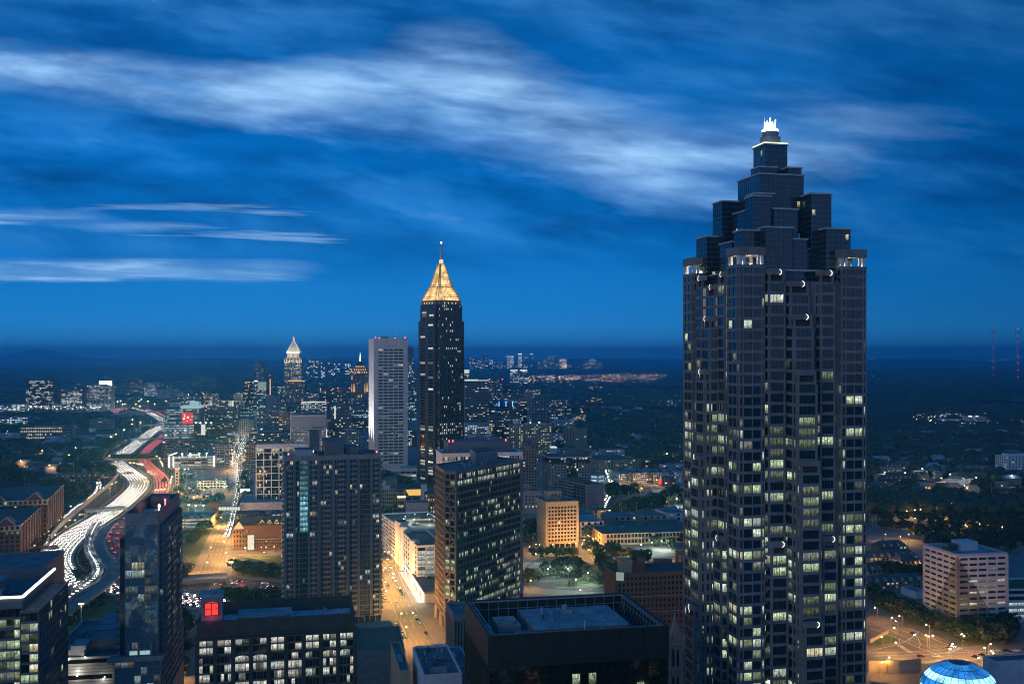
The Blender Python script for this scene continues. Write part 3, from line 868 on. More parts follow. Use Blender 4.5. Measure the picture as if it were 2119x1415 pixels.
# black tower with the sunken plant roof
B = tower('black_office_tower', 'black glass tower with a sunken blue plant roof and braced parapet screen', 'office tower', 308, 958, 1012, 1382, 1315, 78.2, 'black_panel', L=45, M=58.5, par=9.0, roofm='roof_pale',
          fr=dict(bw=2.6, fh=3.9, pier=.05, sp=.05, d=.16, lit=.03, pal='green', top=0.6, rows=lambda z, k: 0.06, bright=.55), fl=dict(bw=1.6, fh=3.9, pier=.22, sp=.05, d=.3, lit=.2, pal='white', top=0.6, bright=.35, dim=.8), pane='glass_black', indiv=True, fin=False)
C, S, T, M, L, z1 = B.geo
f = lambda s, t: tuple(C + S * s + T * t)
ph = B.part('penthouse')
ph.prism([f(17, 9), f(48, 9), f(48, 33), f(17, 33)], z1 - 9, z1 - 1.6, 'ribbed_metal'); ph.prism([f(16.6, 8.6), f(48.4, 8.6), f(48.4, 33.4), f(16.6, 33.4)], z1 - 1.6, z1 - 1.1, 'roof_pale', True)
for i in range(12): ph.prism([f(17 + i * 2.6, 8.95), f(17.12 + i * 2.6, 8.95), f(17.12 + i * 2.6, 9.05), f(17 + i * 2.6, 9.05)], z1 - 8.9, z1 - 1.7, 'dark_steel')
tr = B.part('screen_truss')
for p, q, n in ((f(.8, .8), f(M - .8, .8), 16), (f(M - .8, .8), f(M - .8, L - .8), 13), (f(M - .8, L - .8), f(.8, L - .8), 16), (f(.8, L - .8), f(.8, .8), 13)):
    p, q = Vector((*p, 0)), Vector((*q, 0))
    e = (q - p).normalized(); inn = Vector((-e.y, e.x, 0))
    zt = Vector((0, 0, z1 - .5))
    for o, z in ((0.2, z1 - .4), (1.3, z1 - .4), (0.3, z1 - 3.2)): tr.bar(p + inn * o + Vector((0, 0, z)), q + inn * o + Vector((0, 0, z)), .22, 'steel')
    for i in range(n + 1):
        b_ = p.lerp(q, i / n)
        tr.bar(b_ + inn * .25 + Vector((0, 0, z1 - 8.9)), b_ + inn * .25 + Vector((0, 0, z1 - .4)), .2, 'steel')
        tr.bar(b_ + inn * .2 + zt, b_ + inn * 1.4 + zt, .16, 'steel')
        tr.bar(b_ + inn * 3.4 + Vector((0, 0, z1 - 8.9)), b_ + inn * .3 + Vector((0, 0, z1 - 3.2)), .17, 'steel')
ct = B.part('cooling_tower'); ct.prism([f(6.5, 18), f(14, 18), f(14, 30), f(6.5, 30)], z1 - 9, z1 - 2.2, 'ribbed_metal'); cq = f(10.3, 22)
ct.ring(cq, [(2.9, z1 - 2.2), (3.0, z1 - 1.3), (2.6, z1 - 1.3), (2.5, z1 - 2.1)], 20, 'steel')
ct.prism([f(10, 6), f(15, 6), f(15, 15), f(10, 15)], z1 - 9, z1 - 5, 'ribbed_metal')
pipes = B.part('pipe_rack')
for i in range(7):
    for z in (z1 - 6.5, z1 - 4.6, z1 - 3):
        pipes.bar((*f(11 + i * 1.0, 5), z), (*f(11 + i * 1.0, 15), z), .16, 'steel')
    pipes.bar((*f(11 + i, 5), z1 - 9), (*f(11 + i, 5), z1 - 3), .16, 'steel')
    pipes.bar((*f(11, 5 + i * 1.5), z1 - 3), (*f(17, 5 + i * 1.5), z1 - 3), .16, 'steel')
pipes.bar((*f(5, 3.4), z1 - 6.8), (*f(29, 3.4), z1 - 6.8), .7, 'pale_concrete'); pipes.bar((*f(29, 3.4), z1 - 6.8), (*f(29, 3.4), z1 - 8.9), .9, 'dark_steel')
for dk in (34, 36): pipes.bar((*f(dk, 4), z1 - 9), (*f(dk, 4), z1 - 5), .3, 'steel')
fan = B.part('roof_fan'); q = f(31, 26); fan.prism([f(29.6, 24.2), f(33.4, 24.2), f(33.4, 27.6), f(29.6, 27.6)], z1 - 1.1, z1 + .3, 'roof_pale'); fan.ring(q, [(1, z1 + .3), (1, z1 + 1.2), (.6, z1 + 1.7)], 12, 'steel')
vp = B.part('vent_pipe'); vp.ring(f(33, 8), [(.28, z1 - 8.9), (.28, z1 + .9), (.1, z1 + 1)], 8, 'pale_concrete')
B.wall.prism([f(-.3, -.3), f(M + .3, -.3), f(M + .3, -.02), f(-.3, -.02)], z1 - 10.2, z1 - 9.2, 'black_panel', True)
for i in range(1, 14):
    for k in range(2):
        p = f(i * M / 14, -.54)
        B.frame.prism([f(i * M / 14 - .03, -.56), f(i * M / 14 + .03, -.56), f(i * M / 14 + .03, -.5), f(i * M / 14 - .03, -.5)], z1 - 9, z1 - .2, 'dark_stone')
clutter(B, lambda s, t: f(s + 17, t + 9), 31, 24, z1 - 1.1, 7, 5); clutter(B, f, 16, L, z1 - 9, 7, 6, 2.5); clutter(B, lambda s, t: f(s + 48, t), 9, L, z1 - 9, 7, 7, 1.5)
B.finish()

# triangle of brown ribbon floors
N_, R_, B_, L_ = Vector((-39, 615)), Vector((6.2, 693)), Vector((-14, 716)), Vector((-50.6, 662))
B = Building('ribbon_window_tower', 'brown office tower banded with ribbon windows over braced concrete legs', 'office tower', N_, 'brown_stone', None, True)
zt = 102
c1, c2 = N_ + (R_ - N_) * 0.085, N_ + (L_ - N_) * 0.26
poly = [tuple(c1), tuple(R_), tuple(B_), tuple(L_), tuple(c2)]
B.body(poly, 9, zt, 1.0, 'roof_grey', d=.6)
st = dict(pier=.03, sp=.30, d=.6, pal='green', run=.8, dim=.35, bright=1.0)
B.facade(tuple(c1), tuple(R_), 9, zt - 2.2, 46, 22, lit=.3, end=1.5, rows=lambda z, k: [.5, .75, .3, .5, .25, .6, .3, .15, .1, .4, .12, .1, .35, .02, .5, .28, .30, .04, .12, .1, .7][min(20, k)], **st)
B.facade(tuple(L_), tuple(c2), 9, zt - 2.2, 16, 22, lit=.15, end=.5, pane='glass_mirror', **dict(st, bright=.5))
# the open corner: slender frame, round-cornered openings, braces
for k in range(22):
    z = 9 + k * (zt - 11.2) / 22
    hh = (zt - 11.2) / 22
    if k < 19 and k % 2 == 0:
        a, b = Vector((*c2, 0)), Vector((*c1, 0))
        e = (b - a).normalized(); n = Vector((e.y, -e.x, 0)) * .75
        B.frame.bar(a + n + Vector((0, 0, z)), b + n + Vector((0, 0, z + hh * 2)), .7, 'brown_stone') if k % 4 else B.frame.bar(b + n + Vector((0, 0, z)), a + n + Vector((0, 0, z + hh * 2)), .7, 'brown_stone')
B.facade(tuple(c2), tuple(c1), 9, zt - 2.2, 2, 22, pier=.12, sp=.26, d=.75, lit=.3, pal='green', run=.4, dim=.1)
B.wall.prism([tuple(x) for x in (c2 + (c1 - c2) * -.02 + Vector((0, -.8)), c1 + Vector((.6, -.3)), c1 + Vector((0, .6)), c2)], zt - 2.2, zt - 1, 'brown_stone', True)
e = (R_ - c1).normalized(); n = Vector((e.y, -e.x))
B.wall.prism([tuple(c1 - e * .55 + n * .6), tuple(R_ + n * .6), tuple(R_ - n * .1), tuple(c1 - n * .1)], zt - 2.2, zt - 1.05, 'brown_stone', True)
e2 = (c2 - L_).normalized(); n2 = Vector((e2.y, -e2.x))
B.wall.prism([tuple(L_ + n2 * .6), tuple(c2 + e2 * .4 + n2 * .6), tuple(c2 - n2 * .1), tuple(L_ - n2 * .1)], zt - 2.2, zt - 1.07, 'brown_stone', True)
for p in (c1, c2, L_, c1.lerp(R_, .25), c1.lerp(R_, .5), c1.lerp(R_, .75), R_, c2.lerp(L_, .5)):
    B.wall.prism([(p.x - .9, p.y - .9), (p.x + .9, p.y - .9), (p.x + .9, p.y + .9), (p.x - .9, p.y + .9)], 0, 9, 'brown_stone')
B.wall.prism([tuple(N_ + (Vector(p) - N_) * .7 + Vector((2, 14))) for p in poly], 0, 9, 'dark_stone')
fin_ = B.part('edge_fin')
pr = R_ + (R_ - c1).normalized() * 2.2
fin_.prism([(pr.x - .5, pr.y - .5), (pr.x + .5, pr.y - .5), (pr.x + .5, pr.y + .5), (pr.x - .5, pr.y + .5)], 0, zt - .5, 'concrete')
for k in range(12): fin_.bar((R_.x, R_.y, 12 + k * 7.6), (pr.x, pr.y, 12 + k * 7.6), .5, 'concrete')
pe = B.part('penthouse'); 
P_ = lambda a, b: tuple(N_ + (R_ - N_) * a + (L_ - N_) * b)
pe.prism([P_(.42, .38), P_(.72, .30), P_(.70, .85), P_(.45, .9)], zt - 1, zt + 7, 'concrete'); pe.prism([P_(.44, .42), P_(.70, .34), P_(.68, .81), P_(.47, .86)], zt + 7, zt + 7.4, 'roof_dark')
pd = B.part('satellite_dish')
for a, b in ((.36, .5), (.5, .34), (.56, .32), (.25, .3)): pd.ring(P_(a, b), [(.2, zt - 1), (.2, zt + .6), (1.2, zt + 1.4)], 10, 'pale_concrete', False)
clutter(B, lambda s, t: tuple(N_ + (R_ - N_) * (.12 + s / 100) + (L_ - N_) * (.2 + t / 100)), 75, 60, zt - 1, 16, 8)
B.finish()

# residential tower with balconies and a reflected light column painted as teal panes
B = tower('apartment_tower', 'grey concrete apartment tower with stacked glass balconies and red corner lights', 'apartment tower', 605, 589, 589, 788, 944, 74, 'cool_concrete', L=28, fin=False, indiv=True, roofm='roof_grey', par=1.2,
          units=((.12, .30, .15, .6, 4.5, 'pale_concrete'), (.42, .62, .2, .8, 10, 'slate_wall'), (.64, .78, .3, .85, 5, 'slate_wall'), (.05, .12, .3, .7, 2, 'steel'), (.28, .38, .55, .95, 15, 'slate_wall')), beacons=2)
C, S, T, M, L, z1 = B.geo
cols = [(0.0, .105, 2, 'b'), (.105, .24, 4, 'g'), (.24, .35, 3, 'b'), (.35, .50, 4, 'b'), (.50, .655, 4, 'b'), (.655, .77, 3, 'b'), (.77, .895, 4, 'g'), (.895, 1, 2, 'b')]
zlo, zhi = 13, z1 - 3.0
nz = 31
nbal = 0
fh = (zhi - zlo) / nz
for a, b, n, kind in cols:
    p, q = C + S * (a * M), C + S * (b * M)
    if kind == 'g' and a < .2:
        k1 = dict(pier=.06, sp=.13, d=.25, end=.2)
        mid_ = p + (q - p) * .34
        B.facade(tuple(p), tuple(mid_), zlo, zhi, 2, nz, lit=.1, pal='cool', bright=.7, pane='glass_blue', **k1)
        B.facade(tuple(mid_), tuple(q), zlo, zhi, 3, nz, lit=1, pal='teal', dim=0, run=1, rows=lambda z, k: 1 if z > 66 else .15, grad=lambda z: .22 + .95 * max(0, 1 - abs(z - 74) / 26), pane='glass_blue', **k1)  # mirrored brightness painted as glowing teal panes, graded by height
    elif kind == 'g':
        B.facade(tuple(p), tuple(q), zlo, zhi, n, nz, pier=.09, sp=.13, d=.25, lit=.13, pal='cool', run=.6, pane='glass_mirror' if a > .5 else 'glass_blue', bright=.7, end=.4)
    else:
        B.facade(tuple(p), tuple(q), zlo, zhi, n, nz, pier=.22, sp=.16, d=.35, lit=.19, pal='home', run=.55, bright=.8, end=.9, mul=1, fm='pale_concrete', pane='glass_blue')
        for k in range(nz):
            if True:
                nbal += 1
                if nbal < 99: bl = B.part('balcony')
                z = zlo + k * fh
                w = (q - p)
                i0, i1 = p + w * .30, p + w * .74
                bl.prism([tuple(i0 - T * 1.7), tuple(i1 - T * 1.7), tuple(i1 - T * .3), tuple(i0 - T * .3)], z - .05, z + .18, 'concrete', True)
                bl.prism([tuple(i0 - T * 1.7), tuple(i1 - T * 1.7), tuple(i1 - T * 1.62), tuple(i0 - T * 1.62)], z + .35, z + 1.2, 'steel', True)
B.wall.prism([tuple(C - S * .4 - T * .7), tuple(C + S * (M + .4) - T * .7), tuple(C + S * (M + .4) - T * .02), tuple(C - S * .4 - T * .02)], zhi, z1 - .1, 'concrete', True)
for k in range(nz):
    z = zlo + k * fh
    for sgn, base_ in ((-1, C), (1, C + S * M)):
        e0 = base_ + S * (sgn * 1.5)
        qd = [tuple(x) for x in ((base_ + T * 2, e0 + T * 2, e0 + T * 9, base_ + T * 9) if sgn > 0 else (e0 + T * 2, base_ + T * 2, base_ + T * 9, e0 + T * 9))]
        bl.prism(qd, z, z + .2, 'concrete', True)
        ed = e0 - S * (sgn * .08)
        qd = [tuple(x) for x in ((ed + T * 2, e0 + T * 2, e0 + T * 9, ed + T * 9) if sgn > 0 else (e0 + T * 2, ed + T * 2, ed + T * 9, e0 + T * 9))]
        bl.prism(qd, z + .3, z + 1.2, 'steel', True)
rl_ = B.part('roof_lamp'); p = C + S * (M * .295) + T * 6; rl_.ring(p, [(.2, z1), (.2, z1 + 1.5), (.7, z1 + 1.6), (.7, z1 + 2.4)], 8, 'lamp_white')
pod = B.part('podium')
pod.prism([tuple(C + S * (M * .62) - T * 14), tuple(C + S * (M + 6) - T * 14), tuple(C + S * (M + 6) - T * .4), tuple(C + S * (M * .62) - T * .4)], 0, 9, 'beige_stone'); pod.prism([tuple(C + S * (M * .70) - T * 1.5), tuple(C + S * M - T * 1.5), tuple(C + S * M - T * .4), tuple(C + S * (M * .7) - T * .4)], 9, 13.2, 'concrete')
B.facade(tuple(C + S * (M * .70) - T * 1.5), tuple(C + S * M - T * 1.5), 9, 13, 5, 1, pier=.1, sp=.15, d=.2, lit=.95, pal='office')
clutter(B, lambda s, t: tuple(C + S * s + T * t), M, 26, z1 - 1.2, 18, 9)
B.finish()

# white framed slab behind it
g = dict(nx=4, fh=7.6, pier=.07, sp=.085, d=.9, lit=0.0, end=1.0, top=8.5, z0=14)
B = tower('gridded_hotel', 'hotel slab gridded by a thin white frame over dark windows, behind the apartment tower', 'hotel', 1092, 528, 530, 640, 919, 80, 'white_wall', L=18, fin=False, par=1.5, units=((.05, .5, .2, .8, 2.5, 'steel'), (.52, .68, -.02, .5, 5, 'purple_grey')), roofm='roof_grey')
C, S, T, M, L, z1 = B.geo
zlo, zhi = 14, z1 - 9.5
nb = 7
for i in range(nb):
    p, q = C + S * (M * i / nb), C + S * (M * (i + 1) / nb)
    B.facade(tuple(p + S * .6), tuple(q - S * .6), zlo, zhi, 5, 14, pier=.05, sp=.10, d=.10, lit=.12, pal='warm', bright=1.15, run=.3, dim=.25, wm='dark_stone')
    B.facade(tuple(p + S * .6), tuple(q - S * .6), zhi, zhi + 5, 3, 1, pier=.05, sp=.08, d=.10, lit=.55, pal='warm', dim=.5, run=.4, wm='dark_stone')
gr = B.part('facade_grid')
for i in range(nb + 1): gr.prism([tuple(C + S * (M * i / nb - .45) - T * .9), tuple(C + S * (M * i / nb + .45) - T * .9), tuple(C + S * (M * i / nb + .45)), tuple(C + S * (M * i / nb - .45))], zlo, zhi + 5, 'white_wall')
for k in range(9):
    z = zlo + (zhi - zlo) * k / 7 if k < 8 else zhi + 5
    gr.prism([tuple(C - S * .5 - T * .85), tuple(C + S * (M + .5) - T * .85), tuple(C + S * (M + .5)), tuple(C - S * .5)], z - .4, z + .4, 'white_wall', True)
B.wall.prism([tuple(C - S * .5 - T * .95), tuple(C + S * (M + .5) - T * .95), tuple(C + S * (M + .5) + T * .1), tuple(C - S * .5 + T * .1)], zhi + 5.4, z1 - .03, 'pale_concrete', True)
B.finish()
tower('hotel_podium', 'blank pale podium block below the gridded hotel slab', 'podium', 1060, 493, 497, 600, 1040, 80, 'pale_concrete', L=60, par=.8, fr=dict(bw=7, fh=3.2, pier=.35, sp=.3, d=.15, lit=.6, pal='warm', z0=1, top=9), roofm='roof_pale')

# slender glass condominium
B = tower('glass_condominium', 'slender dark glass condominium tower mirroring city lights beside the motorway', 'apartment tower', 430, None, 259, 330, 1062, 80, 'concrete', L=62, M=13.3, par=5, fin=False, indiv=True, pane='condo_glass', roofm='roof_dark',
          fr=dict(bw=2.9, fh=3.5, pier=.045, sp=.06, d=.14, lit=.10, pal='cool', rows=lambda z, k: .02 if z > 86 or z < 40 else (.34 if 56 < z < 84 else .15), bright=.5, dim=.65, z0=2, top=-4.5))
C, S, T, M, L, z1 = B.geo
f = lambda s, t: tuple(C + S * s + T * t)
gw = B.part('glass_wing')
for s0, s1, t0, t1, zt in ((-3.2, 0, 5, 55, z1 - 12), (M, M + 1.3, 6, 60, z1 - 7)):
    gw.prism([f(s0, t0), f(s1, t0), f(s1, t1), f(s0, t1)], 0, zt, 'glass_blue'); gw.prism([f(s0, t0), f(s1, t0), f(s1, t1), f(s0, t1)], zt + .02, zt + .4, 'roof_dark')
lowm = B.part('lower_block')
lowm.prism([f(-3.6, -3), f(M + 1.6, -3), f(M + 1.6, 62), f(-3.6, 62)], 0, 44, 'slate_wall')
B.facade(f(-3.6, -3), f(M + 1.6, -3), 2, 44, 7, 12, pier=.03, sp=.05, d=.14, lit=.2, pal='cool', rows=lambda z, k: .3 if z > 28 else .06, bright=.5, dim=.6)
B.facade(f(M + 1.6, -3), f(M + 1.6, 62), 2, 44, 16, 12, pier=.2, sp=.2, d=.4, lit=.05, pal='cool')
B.facade(f(M + 1.3, 6), f(M + 1.3, 60), 44, z1 - 7, 14, 20, pier=.2, sp=.16, d=.3, lit=.12, pal='cool', bright=.7)
B.facade(f(M, 6), f(M + 1.3, 6), 44, z1 - 7, 1, 20, pier=.08, sp=.12, d=.15, lit=.15, pal='cool', bright=.8)
ter = B.part('terrace')
ter.prism([f(-6.5, -4.6), f(M + 3.2, -4.6), f(M + 3.2, 3), f(-6.5, 3)], 43.4, 44.3, 'concrete', True)
ter.prism([f(-6.5, -4.6), f(M + 3.2, -4.6), f(M + 3.2, -4.45), f(-6.5, -4.45)], 44.3, 45.5, 'steel', True)
for s in (1, 5.2, 10.5): ter.prism([f(s, -.9), f(s + .9, -.9), f(s + .9, -.2), f(s, -.2)], 44.3, 50, 'concrete')
ter.prism([f(1.8, -.5), f(M - 3, -.5), f(M - 3, -.25), f(1.8, -.25)], 45.2, 46.8, 'garage_cool', True)
for k in range(18):
    z = 47 + k * 3.5
    for s0, s1, t0, t1 in ((-5.2, -3.2, 5, 11), (M + 1.4, M + 3.0, 8, 16), (M + 1.4, M + 3.0, 24, 32), (M + 1.4, M + 3.0, 42, 50)):
        if z > z1 - 13 : continue
        bl = B.part('balcony')
        bl.prism([f(s0, t0), f(s1, t0), f(s1, t1), f(s0, t1)], z, z + .22, 'concrete', True); bl.prism([f(s0, t0), f(s1, t0), f(s1, t0 + .1), f(s0, t0 + .1)], z + .3, z + 1.2, 'steel', True)
        o = s1 if s0 > 0 else s0
        bl.prism([f(o - .05, t0), f(o + .05, t0), f(o + .05, t1), f(o - .05, t1)], z + .3, z + 1.2, 'steel', True)
ut = B.part('roof_unit'); ut.prism([f(3, 18), f(9, 18), f(9, 28), f(3, 28)], z1 - 5, z1 - 2.5, 'ribbed_metal'); ut.prism([f(2, 48), f(11, 48), f(11, 58), f(2, 58)], z1 - 5, z1 + .5, 'slate_wall')
wl = B.part('warning_light'); wl.ring(f(11, 34), [(.2, z1 - 5), (.2, z1 + .4), (.5, z1 + .8), (.1, z1 + 1.2)], 6, 'lamp_red'); wl2 = B.part('roof_lamp'); wl2.ring(f(9, 30), [(.2, z1 - 5), (.2, z1 - 2), (.6, z1 - 1.6), (.1, z1 - .6)], 6, 'lamp_warm')
B.finish()
tower('podium_block', 'low dark podium at the foot of the slender glass condominium', 'podium', 405, 237, 239, 333, None, 80, 'dark_stone', L=16, zt=22, par=.5, fr=dict(bw=2, fh=5, pier=.08, sp=.1, d=.2, lit=.05, pal='warm'))

# banded office with the lit roof edge at the frame's lower west corner
C, S, T = Vector((-192.0, 390.0)), Vector((math.sin(R(78)), math.cos(R(78)))), Vector((-math.cos(R(78)), math.sin(R(78))))
B = Building('banded_glass_office', 'dark banded glass office with a bright white line along its roof edge', 'office building', C, 'slate_wall', None, True, 'glass')
f = lambda s, t: tuple(C + S * s + T * t)
B.body([f(-60, 0), f(0, 0), f(0, 52), f(-60, 52)], 0, 80.5, 4.5, 'roof_grey', d=.3)
B.body([f(.05, -2), f(6.4, -2), f(6.4, 48), f(.05, 48)], 0, 75, .6, 'roof_grey', d=.3)
rl = lambda z, k: .92 if 44 < z < 60 else (.5 if 58 < z < 68 or 30 < z < 44 else .12)
for p, q, n, e, pal, pn in (((-60, 0), (0, 0), 22, 'green', 0, 'glass'), ((.05, -2), (6.4, -2), 2, 'green', 0, 'glass'), ((6.4, -2), (6.4, 48), 16, 'office', 0, 'glass_mirror')):
    B.facade(f(*p), f(*q), 10, 74 if p[0] > -1 else 75.5, n, 16, pier=.04, sp=.24, d=.3, lit=.3, pal=e, run=.8, rows=rl if q[0] < 6.5 and q[1] < 0.1 else (lambda z, k: .12), dim=.3, bright=.85, pane=pn)
ln = B.part('edge_light')
ln.bar((*f(-60, -.35), 80.2), (*f(.3, -.35), 80.2), .8, 'strip_white'); ln.bar((*f(.35, -.35), 80.2), (*f(.35, 52), 80.2), .8, 'strip_white')
ru = B.part('roof_unit'); ru.prism([f(-40, 22), f(-14, 22), f(-14, 36), f(-40, 36)], 76, 81.5, 'ribbed_metal'); ru.prism([f(-22, 18), f(-12, 18), f(-12, 22), f(-22, 22)], 76, 79, 'steel'); ru.ring(f(-26, 29), [(1.6, 81.5), (1.6, 83)], 12, 'steel')
B.finish()
tower('glass_office_wing', 'glass office wing with a flat dark parapet behind the white lit roof edge', 'office building', 470, None, 92, None, 1172, -12, 'slate_wall', L=90, M=40, fl=dict(bw=3, fh=3.8, pier=.03, sp=.22, d=.2, lit=.03), par=.8)

# car park at its foot
B = tower('car_park', 'low car park with striped pale panels between the banded office and glass condominium', 'parking garage', 470, 93, 95, 243, 1362, 80, 'striped_panel', L=70, par=1.0, roofm='roof_grey', fr=dict(bw=30, fh=7, pier=.02, sp=.72, d=.25, lit=.0, pane='glass_black', end=2), fin=False)
C, S, T, M, L, z1 = B.geo
f = lambda s, t: tuple(C + S * (s * M) + T * t)
st_ = B.part('stair_house'); st_.prism([f(.18, 1.5), f(.52, 1.5), f(.52, 11), f(.18, 11)], z1 - 1, z1 + 3.2, 'pale_concrete'); st_.prism([f(.34, .6), f(.55, .6), f(.55, 12), f(.34, 12)], z1 + 3.2, z1 + 5.2, 'pale_concrete'); st_.prism([f(.52, 12), f(1.0, 12), f(1, 44), f(.52, 44)], z1 - 1, z1 + 4.5, 'concrete')
rs = B.part('roof_sheet'); rs.hexa([(*f(.50, 28), z1 + 4.5), (*f(1.01, 28), z1 + 4.5), (*f(1.01, 50), z1 + 4.5), (*f(.5, 50), z1 + 4.5)], [(*f(.5, 28.2), z1 + 5.0), (*f(1.01, 28.2), z1 + 5.0), (*f(1.01, 49.8), z1 + 8), (*f(.5, 49.8), z1 + 8)], 'ribbed_metal')
for i, (s, z) in enumerate(((.13, z1 - 1.5), (.32, z1 - 1.0), (.55, z1 - .2), (.45, z1 - 6.5), (.2, z1 - 8), (.44, z1 - 9), (.8, z1 - 11))): B.part('wall_lamp').ring(f(s, -.7), [(.05, z), (.22, z + .22), (.05, z + .45)], 6, 'lamp_white', False); l = bpy.data.lights.new('wall_lamp_light', 'POINT'); l.energy = 420; l.color = (1, .9, .75); l.shadow_soft_size = .3; o = bpy.data.objects.new('wall_lamp_light', l); COL.objects.link(o); o.parent = B.root; p = f(s, -3); o.location = (p[0] - C.x, p[1] - C.y, z)
clutter(B, f2 := (lambda s, t: tuple(C + S * s + T * t)), M * .5, 60, z1 - 1, 12, 10)
B.finish()

# brick office with the red lantern
B = tower('arched_office', 'dark office block with tall lit arched windows and a flat blue roof', 'office building', 392, 406, 408, 735, 1286, 77.5, 'dark_stone', L=31, par=5.5, roofm='roof_white', fin=False, indiv=True)
C, S, T, M, L, z1 = B.geo
f = lambda s, t: tuple(C + S * s + T * t)
nb = 9
bw = M / nb
zt = z1 - 7.5
for i in range(nb):
    for zlo, zhi, n, ps, lt in ((zt - 6.2, zt, 2, .18, .75), (zt - 21, zt - 6.4, 2, .1, .7), (2, zt - 21.3, 2, .1, .6)):
        nz = 2 if zhi - zlo < 8 else max(1, round((zhi - zlo) / 4.1))
        B.facade(f(i * bw + .75, 0), f((i + 1) * bw - .75, 0), zlo, zhi, n * (1 if zlo > zt - 8 else 2), nz, pier=.10, sp=.20, d=.18, lit=lt, pal='white', run=.35, dim=.25, bright=.9, wm='brown_stone')
    # flat arch over the second storey
    ar = B.part('arch') if i == 0 else ar
    for j in range(8):
        x0, x1 = i * bw + .75 + (bw - 1.5) * j / 8, i * bw + .75 + (bw - 1.5) * (j + 1) / 8
        c_ = lambda x: .6 * (1 - ((x - (i + .5) * bw) / (bw / 2 - .75)) ** 2)
        ar.hexa([(*f(x0, -.5), zt - 7.3 + c_(x0)), (*f(x1, -.5), zt - 7.3 + c_(x1)), (*f(x1, -.05), zt - 7.3 + c_(x1)), (*f(x0, -.05), zt - 7.3 + c_(x0))], [(*f(x0, -.5), zt - 6.2), (*f(x1, -.5), zt - 6.2), (*f(x1, -.05), zt - 6.2), (*f(x0, -.05), zt - 6.2)], 'dark_stone', True)
for i in range(nb + 1): B.wall.prism([f(i * bw - .75, -.8), f(i * bw + .75, -.8), f(i * bw + .75, 0), f(i * bw - .75, 0)], 0, zt, 'dark_stone')
for z, o in ((zt, 1.3), (zt + 1.2, .8)): B.wall.prism([f(-o, -o), f(M + o, -o), f(M + o, .1), f(-o, .1)], z, z + .9, 'dark_stone', True)
rr = B.part('roof_unit')
rr.prism([f(15, 8), f(36, 8), f(36, 20), f(15, 20)], z1 - 5.5, z1 - 1.5, 'slate_wall'); rr.prism([f(14.6, 7.6), f(36.4, 7.6), f(36.4, 20.4), f(14.6, 20.4)], z1 - 1.5, z1 - 1.1, 'roof_pale', True)
for s, w, h in ((38, 4, 3.6), (44, 1.6, 3.2)): B.part('roof_unit').prism([f(s, 8), f(s + w, 8), f(s + w, 11), f(s, 11)], z1 - 5.5, z1 - 5.5 + h, 'ribbed_metal')
for s in (20, 47, 51, 56): B.part('vent_pipe').ring(f(s, 26), [(.25, z1 - 5.5), (.25, z1 - 3.9)], 6, 'pale_concrete')
lt_ = B.part('lantern_tower')
a, b, c, d_ = 1.2, 9.4, 2, 9.5
lt_.prism([f(a, c), f(b, c), f(b, d_), f(a, d_)], z1 - 5.5, z1 + 9, 'purple_grey'); lt_.prism([f(a - .5, c - .5), f(b + .5, c - .5), f(b + .5, d_ + .5), f(a - .5, d_ + .5)], z1 + 9, z1 + 10, 'roof_pale', True)
lw = B.part('lantern_window'); lw.face([(*f(2.7, 1.8), z1 + 1.8), (*f(7.9, 1.8), z1 + 1.8), (*f(7.9, 1.8), z1 + 6.6), (*f(5.3, 1.8), z1 + 7.1), (*f(2.7, 1.8), z1 + 6.6)], 'red_glass')
lf = B.part('lantern_frame')
for x in (2.7, 5.3, 7.9): lf.bar((*f(x, 1.65), z1 + 1.7), (*f(x, 1.65), z1 + 6.9), .22, 'dark_stone')
for z in (1.8, 4.4, 6.6): lf.bar((*f(2.6, 1.65), z1 + z), (*f(8.0, 1.65), z1 + z), .2, 'dark_stone')
l = bpy.data.lights.new('lantern_light', 'POINT'); l.energy = 260; l.color = (1, .05, .06); l.shadow_soft_size = .6
o = bpy.data.objects.new('lantern_light', l); COL.objects.link(o); o.parent = B.root; p = f(5.3, -.6); o.location = (p[0] - C.x, p[1] - C.y, z1 + 1.2)
clutter(B, f, M, L, z1 - 5.5, 16, 3, 2)
B.finish()

# pale block with the gravel roof and its neighbours, bottom centre
B = tower('pale_service_block', 'pale blank walled block with a mottled blue gravel roof', 'office building', 357, 848, 877, 956, 1396, 78, 'white_wall', L=36, par=.9, roofm='roof_grey', fin=False)
C, S, T, M, L, z1 = B.geo
f = lambda s, t: tuple(C + S * s + T * t)
B.part('roof_unit').prism([f(4, 4), f(9, 4), f(9, 7), f(4, 7)], z1 - .9, z1 + .6, 'roof_pale')
dsh = B.part('satellite_dish'); dsh.ring(f(8.5, 27), [(.12, z1 - .9), (.12, z1 + 2.2), (1.2, z1 + 2.7)], 14, 'pale_concrete')
for a, b in ((3, 29), (5, 30), (2.4, 20), (7, 18), (5, 12)): B.part('roof_unit').prism([f(a, b), f(a + 1.1, b), f(a + 1.1, b + 1), f(a, b + 1)], z1 - .9, z1 + .8, 'dark_steel')
for k in range(3): B.wall.prism([f(-.25, 4 + k * 9), f(-.02, 4 + k * 9), f(-.02, 5.5 + k * 9), f(-.25, 5.5 + k * 9)], 5, z1 - 6, 'pale_concrete', True)
clutter(B, f, M, L, z1 - .9, 12, 4, 1)
B.finish()
tower('tan_stair_block', 'narrow tan walled block abutting the pale gravel roofed block', 'office building', 372, 822, 827, 849, 1352, 78, 'tan_wall', L=38, M=None, par=.8, zt=57, units=((.2, .6, .3, .5, 1.2, 'roof_pale'),))
